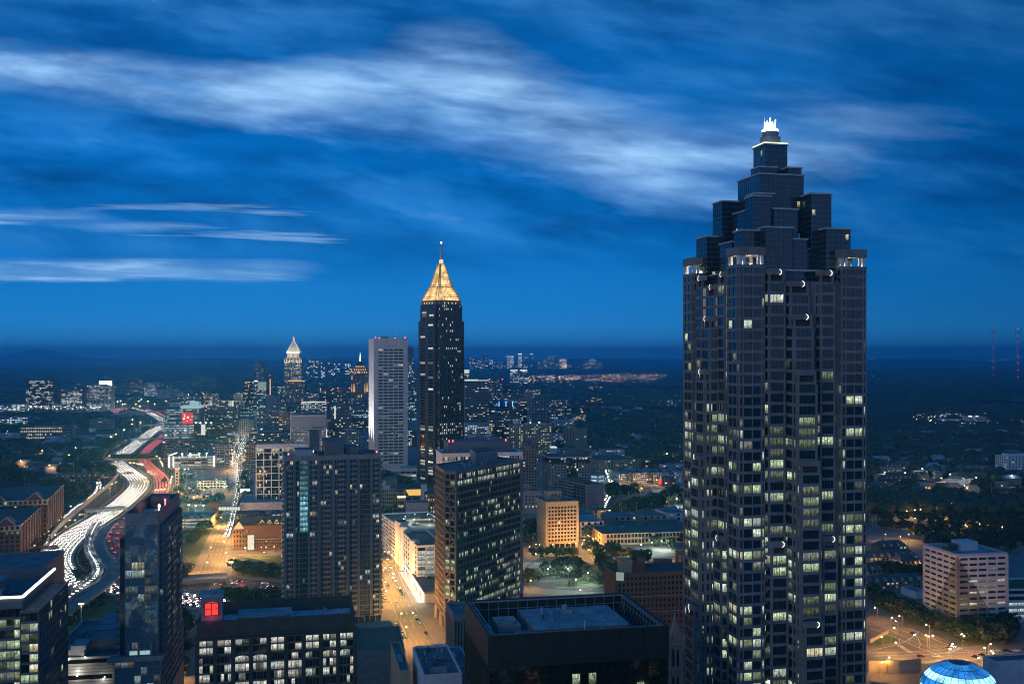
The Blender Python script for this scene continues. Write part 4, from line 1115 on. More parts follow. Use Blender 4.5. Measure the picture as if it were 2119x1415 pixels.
tower('flat_roof_block', 'low block with a pale seamed roof between the gravel roof and black tower', 'office building', 378, None, 931, 975, 1378, 78, 'pale_concrete', L=26, par=.5, units=((.3, .5, .4, .6, 1, 'steel'), (.05, .09, .0, 1.0, .5, 'roof_pale')))
tower('ribbed_block', 'grey ribbed concrete block peeping out behind the black tower', 'office building', 470, 932, 940, 1000, 1272, 78, 'concrete', L=25, par=1, fl=dict(bw=1.4, fh=40, pier=.5, sp=.02, d=.4, lit=0, top=2), fr=dict(bw=1.4, fh=40, pier=.5, sp=.02, d=.4, lit=0, top=2))
tower('rooftop_car_park', 'open car park deck with painted bays beside the arched office', 'parking garage', 520, None, 735, 838, 1380, 80, 'concrete', L=46, M=None, par=1.0, roofm='worn_asphalt', zt=20)

# office with the pale diamond-cut corner
B = tower('white_office_block', 'white twelve storey office block with a darker triangle across its corner', 'office building', 626, 1912, 1981, 2084, 1146, 80, 'white_wall', par=1.2, roofm='roof_pale', indiv=True, fin=False)
C, S, T, M, L, z1 = B.geo
for p, q, n in ((C, C + S * M, 5), (C + T * L, C, 5)):
    B.facade(tuple(p), tuple(q), 4.2, z1 - 2.6, n, 12, pier=.17, sp=.58, d=.55, lit=.2, pal='office', dim=.6, end=1.0, mul=3, bright=.8, run=.5)
f = lambda s, t: tuple(C + S * s + T * t)
B.wall.prism([f(-.56, -.56), f(M + .5, -.56), f(M + .5, -.02), f(-.56, -.02)], z1 - 2.6, z1 - 1.0, 'white_wall', True); B.wall.prism([f(-.555, .0), f(-.02, .0), f(-.02, L + .5), f(-.555, L + .5)], z1 - 2.6, z1 - 1.004, 'white_wall', True)
B.wall.prism([f(-.1, -.1), f(M, -.1), f(M, .1), f(-.1, .1)], 0, 4.2, 'brown_stone', True)
un = B.part('roof_unit'); un.prism([f(12, 14), f(24, 14), f(24, 24), f(12, 24)], z1 - 1.2, z1 + 4.5, 'white_wall'); un.prism([f(4, 16), f(11, 16), f(11, 22), f(4, 22)], z1 - 1.2, z1 + 2.8, 'dark_steel'); un.prism([f(23, 13.8), f(24.2, 13.8), f(24.2, 24.2), f(23, 24.2)], z1 + 4.5, z1 + 4.9, 'roof_pale', True)
B.finish()
WHITE_OFFICE = (C, S, T, M, L, z1)

# glowing blue dome and the roof it stands on
Yd, rd = 262.0, 9.9
dx_ = at(1985.5, Yd); zd = zz(1367, Yd)
tower('domed_hotel', 'low dark blue roof of the hotel the glowing dome stands on', 'hotel', 250, None, 1800, None, None, 109.7, 'slate_wall', L=78, M=130, zt=69, par=.6, roofm='roof_grey')
dm = thing('glass_dome', 'glowing blue ribbed glass dome on a hotel roof', 'dome', (dx_, Yd, 68.4))
d1, d2, d3 = MB(), MB(), MB()
prof = [(rd * .995, -4.5), (rd, -3.2), (rd * .97, -1.4), (rd * .88, .35), (rd * .72, 2.0), (rd * .50, 3.3), (rd * .26, 4.1), (0.0, 4.45)]
zc = zd - 4.45
pr2 = [(r_, z + zc) for r_, z in prof]
NR = 28
for j, ((r0, z0), (r1, z1_)) in enumerate(zip(pr2[:-1], pr2[1:])):
    d1.ring((dx_, Yd), [(r0 * .985, z0), (r1 * .985, z1_)], NR * 2, ('dome_blue', 'dome_pale', 'dome_blue', 'dome_pale', 'dome_blue', 'dome_blue', 'teal_glass')[j], False)
for i in range(NR):
    a = 2 * math.pi * i / NR
    for (r0, z0), (r1, z1_) in zip(pr2[:-1], pr2[1:]): d2.bar((dx_ + r0 * math.cos(a), Yd + r0 * math.sin(a), z0), (dx_ + r1 * math.cos(a), Yd + r1 * math.sin(a), z1_), .10, 'slate_wall')
for (r0, z0) in pr2[1:-2]:
    for i in range(NR * 2): d2.bar((dx_ + r0 * math.cos(math.pi * i / NR), Yd + r0 * math.sin(math.pi * i / NR), z0), (dx_ + r0 * math.cos(math.pi * (i + 1) / NR), Yd + r0 * math.sin(math.pi * (i + 1) / NR), z0), .13, 'slate_wall')
d3.ring((dx_, Yd), [(5, 68.4), (5, zd - 9.2), (rd, zd - 8.8)], 28, 'concrete', False)
org = (dx_, Yd, 68.4)
d1.obj('glass_panel', dm, org); d2.obj('rib', dm, org); d3.obj('drum', dm, org)
tower('roof_pavilion', 'pale flat roofed block on the roof beside the blue dome', 'roof block', 300, 2048, 2060, 2200, 1368, 80, 'pale_concrete', L=6, zb=68.4, par=.4)
# the darker triangle on the white office is part of its cladding
m, N = mat('two_tone_cladding')
C, S, T, M, L, z1 = WHITE_OFFICE
t = N.n('ShaderNodeTexCoord'); s = N.n('ShaderNodeSeparateXYZ'); N.put(s.inputs[0], t.outputs['Object'])
x, y, z = s.outputs
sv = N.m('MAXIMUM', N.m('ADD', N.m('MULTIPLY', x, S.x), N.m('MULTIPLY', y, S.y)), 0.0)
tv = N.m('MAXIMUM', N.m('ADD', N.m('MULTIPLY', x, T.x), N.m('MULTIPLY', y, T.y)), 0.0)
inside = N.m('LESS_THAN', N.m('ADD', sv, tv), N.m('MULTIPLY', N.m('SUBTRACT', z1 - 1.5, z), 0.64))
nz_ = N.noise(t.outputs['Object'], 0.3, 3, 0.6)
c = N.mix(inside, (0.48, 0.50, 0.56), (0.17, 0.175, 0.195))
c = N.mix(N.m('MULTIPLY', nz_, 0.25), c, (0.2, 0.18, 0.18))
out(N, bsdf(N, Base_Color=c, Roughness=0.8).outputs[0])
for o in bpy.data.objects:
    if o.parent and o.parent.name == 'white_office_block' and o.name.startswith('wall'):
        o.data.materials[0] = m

# ================================================================== the middle distance, right of the gold crowned tower
HOME = dict(bw=3.6, fh=3.4, pier=.35, sp=.42, d=.3, lit=.25, pal='home', dim=.3)
BAND = dict(bw=4, fh=3.8, pier=.04, sp=.42, d=.3, lit=.3, pal='office', dim=.3)
DECK = dict(bw=8, fh=3.1, pier=.08, sp=.42, d=.35, lit=.9, pal='cool', dim=.3, bright=.7)
def st(b, **k): r = dict(b); r.update(k); return r

B = tower('beige_office', 'beige twelve storey stone office lit amber at street level, windows mostly dark', 'office building', 899, 1112, 1130, 1196, 1038, 76, 'beige_stone', par=1.4, indiv=True, fr=dict(nx=9, fh=3.45, pier=.36, sp=.42, d=.5, lit=.10, pal='white', end=1.6, z0=4.5, top=3.2, bright=1.2), fl=dict(nx=7, fh=3.45, pier=.5, sp=.42, d=.5, lit=.03, end=1.5, z0=4.5, top=3.2), fin=False)
C, S, T, M, L, z1 = B.geo
f = lambda s, t: tuple(C + S * s + T * t)
pn = B.part('penthouse'); pn.prism([f(4, 9), f(17, 9), f(17, 22), f(4, 22)], z1 - 1.4, z1 + 8, 'beige_stone'); pn.prism([f(3.6, 8.6), f(17.4, 8.6), f(17.4, 22.4), f(3.6, 22.4)], z1 + 8, z1 + 8.6, 'roof_grey', True)
for i in range(4): pn.prism([f(8 + i * 2.2, 8.9), f(9 + i * 2.2, 8.9), f(9 + i * 2.2, 9.05), f(8 + i * 2.2, 9.05)], z1 + 2.5, z1 + 6, 'glass_black', True)
gf = B.part('shop_front')
for i in range(5): gf.prism([f(3 + i * 5.2, -.62), f(6.8 + i * 5.2, -.62), f(6.8 + i * 5.2, -.1), f(3 + i * 5.2, -.1)], .3, 3.6, 'glass_black', True)
B.finish()

B = tower('striped_office', 'mauve office with white fins at one end and banded floors at the other', 'office building', 1123, 1143, 1213, 1249, 1003, 62, 'purple_grey', par=1.2, L=62, roofm='roof_dark', fin=False,
          fr=dict(bw=1.45, fh=2.5, pier=.45, sp=.36, d=.5, lit=.0, end=.4, top=.6, z0=1), fl=dict(nx=3, fh=3.5, pier=.03, sp=.5, d=.4, lit=.02, end=.5, z0=1))
C, S, T, M, L, z1 = B.geo
f = lambda s, t: tuple(C + S * s + T * t)
dg = B.part('glazed_recess'); dg.prism([f(-.9, 3), f(-.3, 3), f(-.3, 26), f(-.9, 26)], 0, z1 - 1.3, 'glass_black')
for i in range(4): dg.prism([f(-1.1, 3 + i * 7.6), f(-.9, 3 + i * 7.6), f(-.9, 3.4 + i * 7.6), f(-1.1, 3.4 + i * 7.6)], 0, z1 - 1.3, 'purple_grey')
for k in range(1, 8): dg.prism([f(-1.05, 3), f(-.9, 3), f(-.9, 26), f(-1.05, 26)], k * 3.5, k * 3.5 + .4, 'purple_grey', True)
B.part('roof_unit').prism([f(2, 8), f(14, 8), f(14, 48), f(2, 48)], z1 - 1.2, z1 + 2.6, 'roof_dark')
B.finish()

B = tower('corniced_apartment_block', 'grey apartment block with a dark top storey and overhanging pale cornice', 'apartment building', 1190, 1124, 1140, 1221, 946, 78, 'concrete', par=1, roofm='roof_dark', indiv=True, fin=False, units=((.3, .7, .3, .7, 3, 'slate_wall'),))
C, S, T, M, L, z1 = B.geo
P_ = lambda q: tuple(C + S * (M * q))
zz1 = z1 - 7.5
for a, b, n, w, pn, lt in ((0, .40, 5, 'concrete', 'glass', .12), (.40, .70, 6, 'dark_stone', 'glass', .32), (.70, 1, 4, 'concrete', 'glass', .3)):
    pr_ = .5 if w == 'concrete' else .2
    B.facade(P_(a), P_(b), 3, zz1, n, 12, pier=pr_, sp=.45 if w == 'concrete' else .22, d=.3 if w == 'concrete' else .2, lit=lt, pal='home', wm=w, bright=1.1)
    B.facade(P_(a), P_(b), zz1, z1 - 1, n, 2, pier=.3, sp=.25, d=.25, lit=.3, pal='home', wm='dark_stone', bright=1.1)
B.facade(tuple(C + T * L), tuple(C), 3, zz1, 5, 12, pier=.45, sp=.4, d=.3, lit=.15, pal='home'); B.facade(tuple(C + T * L), tuple(C), zz1, z1 - 1, 5, 2, pier=.4, sp=.25, d=.25, lit=.15, pal='home', wm='dark_stone')
f = lambda s, t: tuple(C + S * s + T * t)
B.part('cornice').prism([f(-1.8, -1.8), f(M + 1.8, -1.8), f(M + 1.8, L + 1), f(-1.8, L + 1)], z1 - .95, z1 + .3, 'pale_concrete', True)
B.part('roof_deck').prism([f(-1.2, -1.2), f(M + 1.2, -1.2), f(M + 1.2, L), f(-1.2, L)], z1 + .3, z1 + .5, 'roof_dark')
B.finish()

tower('stone_office', 'plain grey stone office with scattered lit windows beside the banded brown tower', 'office building', 1092, 1068, 1078, 1121, 1016, 78, 'concrete', par=1.2, roofm='roof_dark', fr=dict(nx=6, fh=4.2, pier=.5, sp=.4, d=.35, lit=.38, pal='warm', z0=5, top=4), indiv=True, units=((.1, .6, .4, .9, 7, 'slate_wall'),))
tower('old_brick_hotel_tower', 'tall old brown brick building behind the white curved office', 'office building', 1180, 1070, 1076, 1111, 930, 78, 'brown_stone', par=1.5, fr=st(HOME, lit=.1, bright=.9), units=((.4, .7, .2, .7, 5, 'brown_stone'),))
B = tower('dome_turret_hotel', 'tan hotel with a white domed corner turret and many lit windows', 'hotel', 1700, None, 1057, 1141, 878, 82, 'tan_wall', L=24, par=1.2, fin=False, units=((.35, .55, .2, .7, 3, 'white_wall'), (.6, .9, .2, .8, 2.5, 'white_wall')))
C, S, T, M, L, z1 = B.geo
for a, b, n, lt in ((0, .14, 3, .75), (.14, .3, 3, .6), (.3, .62, 6, .25), (.62, 1, 7, .55)):
    B.facade(tuple(C + S * (M * a)), tuple(C + S * (M * b)), 3, z1 - 1.2, n, 16, pier=.5, sp=.45, d=.25, lit=lt, pal='warm', bright=1.35, dim=.2, run=.6)
p = C + S * (M * .14) + T * 3
du = B.part('turret'); du.ring(p, [(5.6, 0), (5.6, z1 + 1.5)], 16, 'tan_wall', True)
dd_ = B.part('turret_dome'); dd_.ring(p, [(5.9, z1 + 1.5), (5.6, z1 + 3), (4.2, z1 + 5), (2.2, z1 + 6.5), (.5, z1 + 7.5), (.1, z1 + 10)], 16, 'white_wall')
for q in (.5, .72): B.part('roof_lamp').ring(tuple(C + S * (M * q) + T * 8), [(.2, z1), (.2, z1 + 2), (1, z1 + 2.4), (.2, z1 + 3.4)], 6, 'lamp_white')
B.finish()
tower('tan_slab_apartments', 'pair of plain tan slab towers with one column of lit stairwell windows', 'apartment tower', 1785, 1166, 1190, 1215, 887, 55, 'tan_wall', par=1, fr=dict(nx=3, fh=3.4, pier=.7, sp=.4, d=.2, lit=0, pane='tan_wall', rows=lambda z, k: .33, pal='white', bright=1.3), fl=dict(nx=4, fh=3.4, pier=.7, sp=.4, d=.2, lit=.1, pal='warm'), units=((.1, .4, .3, .7, 5, 'tan_wall'),))
tower('white_low_apartments', 'low white apartment block with square windows beside the turreted hotel', 'apartment building', 1860, None, 1141, 1166, 898, 80, 'white_wall', L=20, par=.8, fr=st(HOME, bw=4, lit=.25))
B = tower('curved_white_office', 'white windowed office ring crowned by a dark blue plant screen', 'office building', 800, None, 915, 1080, 938, 78, 'white_wall', L=36, par=1, roofm='roof_pale', fr=dict(bw=2.1, fh=4.4, pier=.3, sp=.3, d=.5, lit=.4, pal='warm', dim=.5, bright=.8, top=2.0), fin=False)
C, S, T, M, L, z1 = B.geo
f = lambda s, t: tuple(C + S * s + T * t)
B.part('plant_screen').prism([f(6, 8), f(58, 8), f(58, 34), f(6, 34)], z1 - 1, z1 + 8.2, 'slate_wall')
for s, t_ in ((7, 9), (10, 9), (54, 9)): B.part('warning_light').ring(f(s, t_), [(.15, z1 + 8.2), (.15, z1 + 9), (.5, z1 + 9.4), (.1, z1 + 9.9)], 6, 'lamp_red')
ams = B.part('antenna')
for s in (30, 36, 22): ams.ring(f(s, 20), [(.14, z1 + 8), (.06, z1 + 16)], 5, 'steel')
B.finish()
tower('pink_apartments', 'long low pinkish apartment building with a bright gable wall', 'apartment building', 1480, 1196, 1240, 1326, 953, 70, 'tan_wall', par=.8, roofm='roof_dark', fr=st(HOME, bw=4.5, lit=.12, d=.2), fl=st(HOME, bw=4.5, lit=.1, d=.2))
B = tower('courtyard_apartments', 'sprawling five storey apartment complex with a broken pale roofscape', 'apartment building', 1345, 1262, 1281, 1450, 979, 80, 'slate_wall', L=55, par=.8, roofm='roof_pale', fin=False)
C, S, T, M, L, z1 = B.geo
f = lambda s, t: tuple(C + S * s + T * t)
nb = 12
for i in range(nb):
    pale = i % 3 != 1
    B.facade(f(M * i / nb + .3, -1.6 if pale else 0), f(M * (i + 1) / nb - .3, -1.6 if pale else 0), .5, z1 - .8, 3, 5, pier=.4, sp=.42, d=.25, lit=.22, pal='home', wm='pale_concrete' if pale else 'slate_wall', dim=.4)
    if pale: B.wall.prism([f(M * i / nb + .3, -1.6), f(M * (i + 1) / nb - .3, -1.6), f(M * (i + 1) / nb - .3, 0), f(M * i / nb + .3, 0)], 0, z1 - .2, 'pale_concrete')
for i in range(4): B.facade(f(0, L * (i + 1) / 4), f(0, L * i / 4), .5, z1 - .8, 4, 5, pier=.4, sp=.42, d=.25, lit=.2, pal='home')
ru = B.part('roof_ridge')
for i in range(60):
    s, t_ = B.rng.uniform(1, M - 8), B.rng.uniform(1, L - 5)
    ru.prism([f(s, t_), f(s + B.rng.uniform(2, 6), t_), f(s + 3, t_ + 4), f(s, t_ + 4)], z1 - .8, z1 + B.rng.uniform(.2, 1.8), B.rng.choice(('roof_pale', 'roof_dark', 'roof_grey')))
B.finish()
B = tower('school_building', 'long two storey tan school building with tall multi-paned windows', 'school', 912, 1228, 1246, 1450, 1104, 80, 'tan_wall', L=70, par=.9, roofm='roof_dark', fr=dict(bw=3.4, fh=5, pier=.28, sp=.36, d=.35, lit=.22, pal='cool', dim=.5, end=4, bright=.8, mul=2), fl=dict(bw=6, fh=5, pier=.5, sp=.4, d=.3, lit=0), units=((.1, .12, .3, .34, 2, 'brick'), (.3, .34, .5, .55, 1, 'roof_pale'), (.5, .6, .6, .75, 3, 'roof_dark')))
B = tower('brown_brick_hotel', 'old reddish brown brick building with rows of small paired windows behind the granite skyscraper', 'apartment building', 600, None, 1274, 1450, 1186, 79, 'brown_brick', L=24, par=1.2, roofm='roof_dark', indiv=True, fin=False, fr=dict(bw=2.6, fh=3.35, pier=.52, sp=.45, d=.3, lit=.06, pal='warm', top=1.5, end=1.2))
C, S, T, M, L, z1 = B.geo
f = lambda s, t: tuple(C + S * s + T * t)
B.part('penthouse').prism([f(5.5, 6), f(12.5, 6), f(12.5, 14), f(5.5, 14)], z1 - 1.2, z1 + 6.5, 'tan_wall')
ch = B.part('chimney'); ch.prism([f(16.5, 5), f(20, 5), f(20, 9), f(16.5, 9)], z1 - 1.2, z1 + 7.2, 'brown_brick'); ch.prism([f(13.5, 7), f(16.5, 7), f(16.5, 12), f(13.5, 12)], z1 - 1.2, z1 + 3.2, 'brown_brick')
sg = B.part('rooftop_billboard'); sg.hexa([(*f(.2, -.6), z1 - 4), (*f(5, -.6), z1 - 4.6), (*f(5, -.35), z1 - 4.6), (*f(.2, -.35), z1 - 4)], [(*f(.2, -.6), z1 + 1), (*f(5, -.6), z1 + .4), (*f(5, -.35), z1 + .4), (*f(.2, -.35), z1 + 1)], 'sign_green', True)
for k in range(1, 11):
    B.wall.prism([f(-.4, -.42), f(M, -.42), f(M, -.02), f(-.4, -.02)], z1 - 5 - k * 9.6, z1 - 4.6 - k * 9.6, 'tan_wall', True) if k < 4 else None
B.finish()
# stone church spire and a brick church tower
ch = thing('church_spire', 'pale gothic stone church turret beside the black office tower', 'church', (*[at(1396, 470), 470], 0))
a = MB(); x, y = at(1396, 470), 470
a.prism([(x - 2.6, y - 2.6), (x + 2.6, y - 2.6), (x + 2.6, y + 2.6), (x - 2.6, y + 2.6)], 0, 40, 'beige_stone')
for sx in (-2.6, 2.6):
    for sy in (-2.6, 2.6):
        a.prism([(x + sx - .5, y + sy - .5), (x + sx + .5, y + sy - .5), (x + sx + .5, y + sy + .5), (x + sx - .5, y + sy + .5)], 0, 43, 'beige_stone'); a.ring((x + sx, y + sy), [(.7, 43), (.02, 47)], 4, 'beige_stone', False, .785)
for z in (14, 27, 39): a.prism([(x - 3, y - 3), (x + 3, y - 3), (x + 3, y + 3), (x - 3, y + 3)], z, z + .6, 'pale_concrete', True)
a.obj('tower', ch, (x, y, 0)); b = MB()
b.ring((x, y), [(2.6, 40), (.05, 54)], 8, 'beige_stone', False); b.obj('spire', ch, (x, y, 0)); c_ = MB()
for z0, z1_ in ((29, 37), (17, 24)):
    for o in (-1, 1): c_.face([(x + o - .5, y - 2.68, z0), (x + o + .5, y - 2.68, z0), (x + o + .5, y - 2.68, z1_ - 1), (x + o, y - 2.68, z1_), (x + o - .5, y - 2.68, z1_ - 1)], 'glass_black')
stuff(c_.obj('window', ch, (x, y, 0)))
Yc = 770; x = at(1409, Yc)
ch = thing('church_tower', 'square brick church tower with arched belfry openings beside the granite skyscraper', 'church', (x, Yc, 0))
a, b = MB(), MB(); a.prism([(x - 4, Yc - 4), (x + 4, Yc - 4), (x + 4, Yc + 4), (x - 4, Yc + 4)], 0, 24, 'brown_brick'); a.prism([(x - 4.5, Yc - 4.5), (x + 4.5, Yc - 4.5), (x + 4.5, Yc + 4.5), (x - 4.5, Yc + 4.5)], 24, 25, 'tan_wall', True)
a.hexa([(x - 20, Yc + 5, 0), (x - 5, Yc + 5, 0), (x - 5, Yc + 18, 0), (x - 20, Yc + 18, 0)], [(x - 20, Yc + 11, 15), (x - 5, Yc + 11, 15), (x - 5, Yc + 11.6, 15), (x - 20, Yc + 11.6, 15)], 'shingle')
for o in (-1.4, 1.4): b.face([(x + o - .8, Yc - 4.05, 13), (x + o + .8, Yc - 4.05, 13), (x + o + .8, Yc - 4.05, 20), (x + o, Yc - 4.05, 21.6), (x + o - .8, Yc - 4.05, 20)], 'beige_stone')
a.obj('tower', ch, (x, Yc, 0)); b.obj('arch', ch, (x, Yc, 0))
# classical lit bank front
B = tower('classical_hall', 'small pale classical hall with a green lit portico behind the brown tower', 'hall', 1000, None, 1058, 1087, 1074, 80, 'white_wall', L=20, par=1.2, roofm='roof_grey', fin=False)
C, S, T, M, L, z1 = B.geo
f = lambda s, t: tuple(C + S * s + T * t)
po = B.part('portico')
for i in range(5): po.ring(f(1 + i * 2.8, -2.4), [(.55, 0), (.45, z1 - 3)], 8, 'white_wall')
po.prism([f(0, -3.2), f(M, -3.2), f(M, 0), f(0, 0)], z1 - 3, z1 - 1.4, 'white_wall', True)
B.part('lit_hall_window').prism([f(.5, -.3), f(M - .5, -.3), f(M - .5, -.1), f(.5, -.1)], 1, z1 - 3.4, 'strip_pale', True)
B.finish()

# plainer blocks: name, label, category, Y, xl, xc, xr, ytop, a, wall, options
def blk(*a, **k): return tower(*a, **k)
blk('curved_top_apartments', 'broad grey apartment tower with a lit sweeping roof line', 'apartment tower', 2000, None, 962, 1012, 788, 80, 'slate_wall', L=30, par=.6, fr=dict(bw=4, fh=3.3, pier=.3, sp=.4, d=.2, lit=.22, pal='home', bright=1.3, dim=.35, z0=22), units=((.0, .55, .0, .15, 3.6, 'strip_pale'), (.55, 1, .0, .15, 2.2, 'strip_pale')))
blk('lit_parking_podium', 'parking podium with glowing white openings under the curved top apartments', 'parking garage', 1960, None, 962, 1013, 876, 80, 'pale_concrete', L=16, par=.6, fr=dict(bw=5, fh=3.6, pier=.3, sp=.45, d=.25, lit=.6, pal='cool', dim=.05, bright=1.5))
blk('twin_crown_apartments', 'apartment tower with two red lit roof turrets', 'apartment tower', 2400, None, 1012, 1041, 786, 80, 'slate_wall', L=28, par=.8, fr=dict(bw=3.6, fh=3.2, pier=.35, sp=.4, d=.2, lit=.32, pal='cool', bright=1.35), units=((.12, .32, .2, .6, 4, 'slate_wall'), (.6, .85, .2, .6, 4, 'slate_wall')), beacons=2)
blk('slim_apartments', 'slim grey apartment tower with warm windows right beside the twin crowned tower', 'apartment tower', 2450, None, 1041, 1056, 797, 80, 'slate_wall', L=24, par=.8, fr=st(HOME, lit=.3, d=.2, bright=1.35))
B = blk('blue_lit_hotel', 'broad hotel with three vertical blue lights under its roof', 'hotel', 2050, None, 1014, 1076, 830, 80, 'slate_wall', L=30, par=.8, fr=dict(bw=4, fh=3.4, pier=.3, sp=.45, d=.25, lit=.22, pal='home', bright=1.35), fin=False)
C, S, T, M, L, z1 = B.geo
for q in (.30, .53, .75): B.part('blue_light').prism([tuple(C + S * (M * q - .7) - T * .6), tuple(C + S * (M * q + .7) - T * .6), tuple(C + S * (M * q + .7) - T * .2), tuple(C + S * (M * q - .7) - T * .2)], z1 - 11, z1 - .5, 'lamp_blue', True)
bb = B.part('sign_light')
for i in range(16): bb.prism([tuple(C + S * (1 + B.rng.random() * 8) - T * .7), tuple(C + S * (10) - T * .7), tuple(C + S * 10 - T * .5), tuple(C + S * 3 - T * .5)], z1 - 20 - i * .2 - 1, z1 - 20 - i * .2 - .7, 'strip_white', True) if i < 3 else None
B.finish()
blk('dark_gabled_apartments', 'dark apartment block with a bright lit parapet beside the blue lit hotel', 'apartment building', 2100, None, 1075, 1090, 833, 80, 'dark_stone', L=24, par=.8, fr=st(HOME, lit=.3, d=.2, bright=1.3), units=((0, 1, 0, .1, 1.6, 'strip_pale'),))
blk('bowed_apartments', 'pale bow fronted apartment tower at the edge of the dark woods', 'apartment tower', 2300, 1074, 1100, 1137, 818, 60, 'concrete', par=1, fr=st(HOME, bw=4, lit=.10, d=.25), fl=st(HOME, lit=.15, d=.25), units=((.0, .3, .1, .9, 3, 'concrete'),))
blk('striped_apartments', 'low apartment slab with pale vertical stripes beside the woods', 'apartment building', 2450, None, 1136, 1182, 838, 80, 'concrete', L=22, par=.8, fr=dict(bw=5.5, fh=3.2, pier=.4, sp=.3, d=.4, lit=.3, pal='home', bright=1.2), units=((.35, .5, .2, .8, 3, 'white_wall'),))
blk('unfinished_deck', 'dark open frame parking structure with yellow lit bays', 'parking garage', 1800, None, 1024, 1058, 884, 80, 'dark_stone', L=24, par=.6, fr=dict(bw=4.5, fh=4.2, pier=.15, sp=.25, d=.4, lit=.45, pal='warm', bright=1.1, run=.8))
blk('church_hall', 'low brown church hall with a small square tower', 'church', 1560, None, 963, 1032, 905, 80, 'brown_stone', L=26, par=.8, units=((.36, .48, .2, .5, 14, 'brown_stone'), (.1, .35, .4, .9, 4, 'pale_concrete'), (.5, .8, .5, .9, 4, 'pale_concrete')), fr=dict(bw=5, fh=6, pier=.6, sp=.4, d=.2, lit=.06))
blk('beige_lodge', 'small beige building beside the church hall', 'office building', 1600, None, 1033, 1060, 909, 80, 'beige_stone', L=18, par=.8, fr=st(HOME, bw=5, lit=.3))
blk('crown_hall_tower', 'stepped brown building with pointed roof pavilions in front of the turreted hotel', 'office building', 1330, None, 1086, 1114, 916, 80, 'brown_stone', L=24, par=.8, fr=st(HOME, lit=.1), units=((0, .35, .1, .6, 3, 'shingle'), (.55, 1, .1, .7, 6, 'brown_stone')))
blk('flat_warehouse', 'low warehouse with a seamed pale roof and a bright skylight', 'warehouse', 1600, None, 1200, 1245, 937, 80, 'pale_concrete', L=50, par=.5, roofm='roof_pale', fr=dict(bw=9, fh=6, pier=.5, sp=.4, d=.2, lit=.2, pal='cool'))
blk('green_lit_kiosk', 'small flat roofed kiosk with a pale green lit roof', 'kiosk', 1700, None, 1141, 1153, 927, 80, 'white_wall', L=20, par=.3, units=((0, 1, 0, 1, 2, 'strip_pale'),))
blk('glass_showroom', 'white lit corner showroom with big windows below the corniced block', 'shop', 1195, 1221, 1238, 1250, 984, 40, 'white_wall', par=.6, roofm='roof_pale', fr=dict(bw=6, fh=5, pier=.2, sp=.3, d=.2, lit=.9, pal='cool', dim=0), fl=dict(bw=9, fh=5, pier=.3, sp=.4, d=.2, lit=.7, pal='cool', dim=0))
for i, (a, b, yt, Yk, wm_, rf, lb) in enumerate(((1196, 1232, 1066, 1000, 'pale_concrete', 'roof_grey', 'low warehouse with blue grey roof beside the beige stone office'), (1228, 1262, 1056, 1060, 'slate_wall', 'roof_dark', 'dark roofed warehouse behind the long school building'),
        (1270, 1318, 1070, 985, 'concrete', 'roof_grey', 'gabled warehouse standing between two amber street lamps'), (1330, 1380, 1068, 990, 'tan_wall', 'roof_grey', 'tan sided warehouse with an amber lit flank'), (1383, 1425, 1062, 1040, 'white_wall', 'roof_grey', 'white gabled shed beside the granite skyscraper'),
        (1350, 1400, 1050, 1110, 'slate_wall', 'roof_grey', 'low shed half hidden among dark trees'), (1200, 1250, 1080, 950, 'pale_concrete', 'roof_pale', 'flat pale roofed shop on the tree lined street'))):
    blk('warehouse', lb, 'warehouse', Yk, a - 6, a, b, yt, 74, wm_, L=34, par=.4, roofm=rf, fr=dict(bw=7, fh=5, pier=.6, sp=.4, d=.15, lit=.15, pal='warm'))

# ================================================================== midtown cluster
G_ = 'distant midtown towers'
# white pyramid tower
B = blk('pyramid_tower', 'slim tower with a white lit copper pyramid and glowing corner pinnacles', 'skyscraper', 3200, None, 588.5, 624, 741, 84, 'brown_stone', L=48, par=1, fin=False)
C, S, T, M, L, z1 = B.geo
B.facade(tuple(C), tuple(C + S * M), 40, z1 - 1, 11, 36, pier=.4, sp=.3, d=.4, lit=.42, pal='white', bright=1.7, dim=.3, run=.6)
f = lambda s, t: tuple(C + S * (M * s) + T * (L * t))
B.part('base_block').prism([f(.03, -.1), f(1.2, -.1), f(1.2, 1), f(.03, 1)], 0, 88, 'dark_stone')
B.facade(f(.03, -.1), f(1.2, -.1), 20, 87, 13, 18, pier=.4, sp=.35, d=.3, lit=.25, pal='warm', bright=1.3)
B.part('cornice_light').prism([f(.25, -.13), f(1.0, -.13), f(1.0, -.1), f(.25, -.1)], 88, 92, 'crown_amber', True); B.part('cornice_light').prism([f(1.02, -.13), f(1.2, -.13), f(1.2, -.1), f(1.02, -.1)], 87.5, 90, 'crown_white', True)
pin = B.part('pinnacle')
for s in (.02, .14, .30, .5, .70, .86, .98): 
    h = 4 if s in (.02, .98) else (9 if s in (.14, .86) else 5)
    pin.hexa([(*f(s - .03, -.03), z1 - 14), (*f(s + .03, -.03), z1 - 14), (*f(s + .03, .03), z1 - 14), (*f(s - .03, .03), z1 - 14)], [(*f(s - .01, 0), z1 + h - 6), (*f(s + .01, 0), z1 + h - 6), (*f(s + .01, .02), z1 + h - 6), (*f(s - .01, .02), z1 + h - 6)], 'crown_white', True)
cb = B.part('crown_block'); cb.prism([f(.14, .1), f(.86, .1), f(.86, .9), f(.14, .9)], z1 - 1, z1 + 18, 'brown_stone')
cw = B.part('crown_window')
for i in range(9): cw.prism([f(.18 + i * .073, .08), f(.22 + i * .073, .08), f(.22 + i * .073, .1), f(.18 + i * .073, .1)], z1 + 1, z1 + 15, 'crown_white', True)
py = B.part('pyramid_roof'); zp = z1 + 18; ap = f(.5, .5)
bs = [f(.1, .1), f(.9, .1), f(.9, .9), f(.1, .9)]
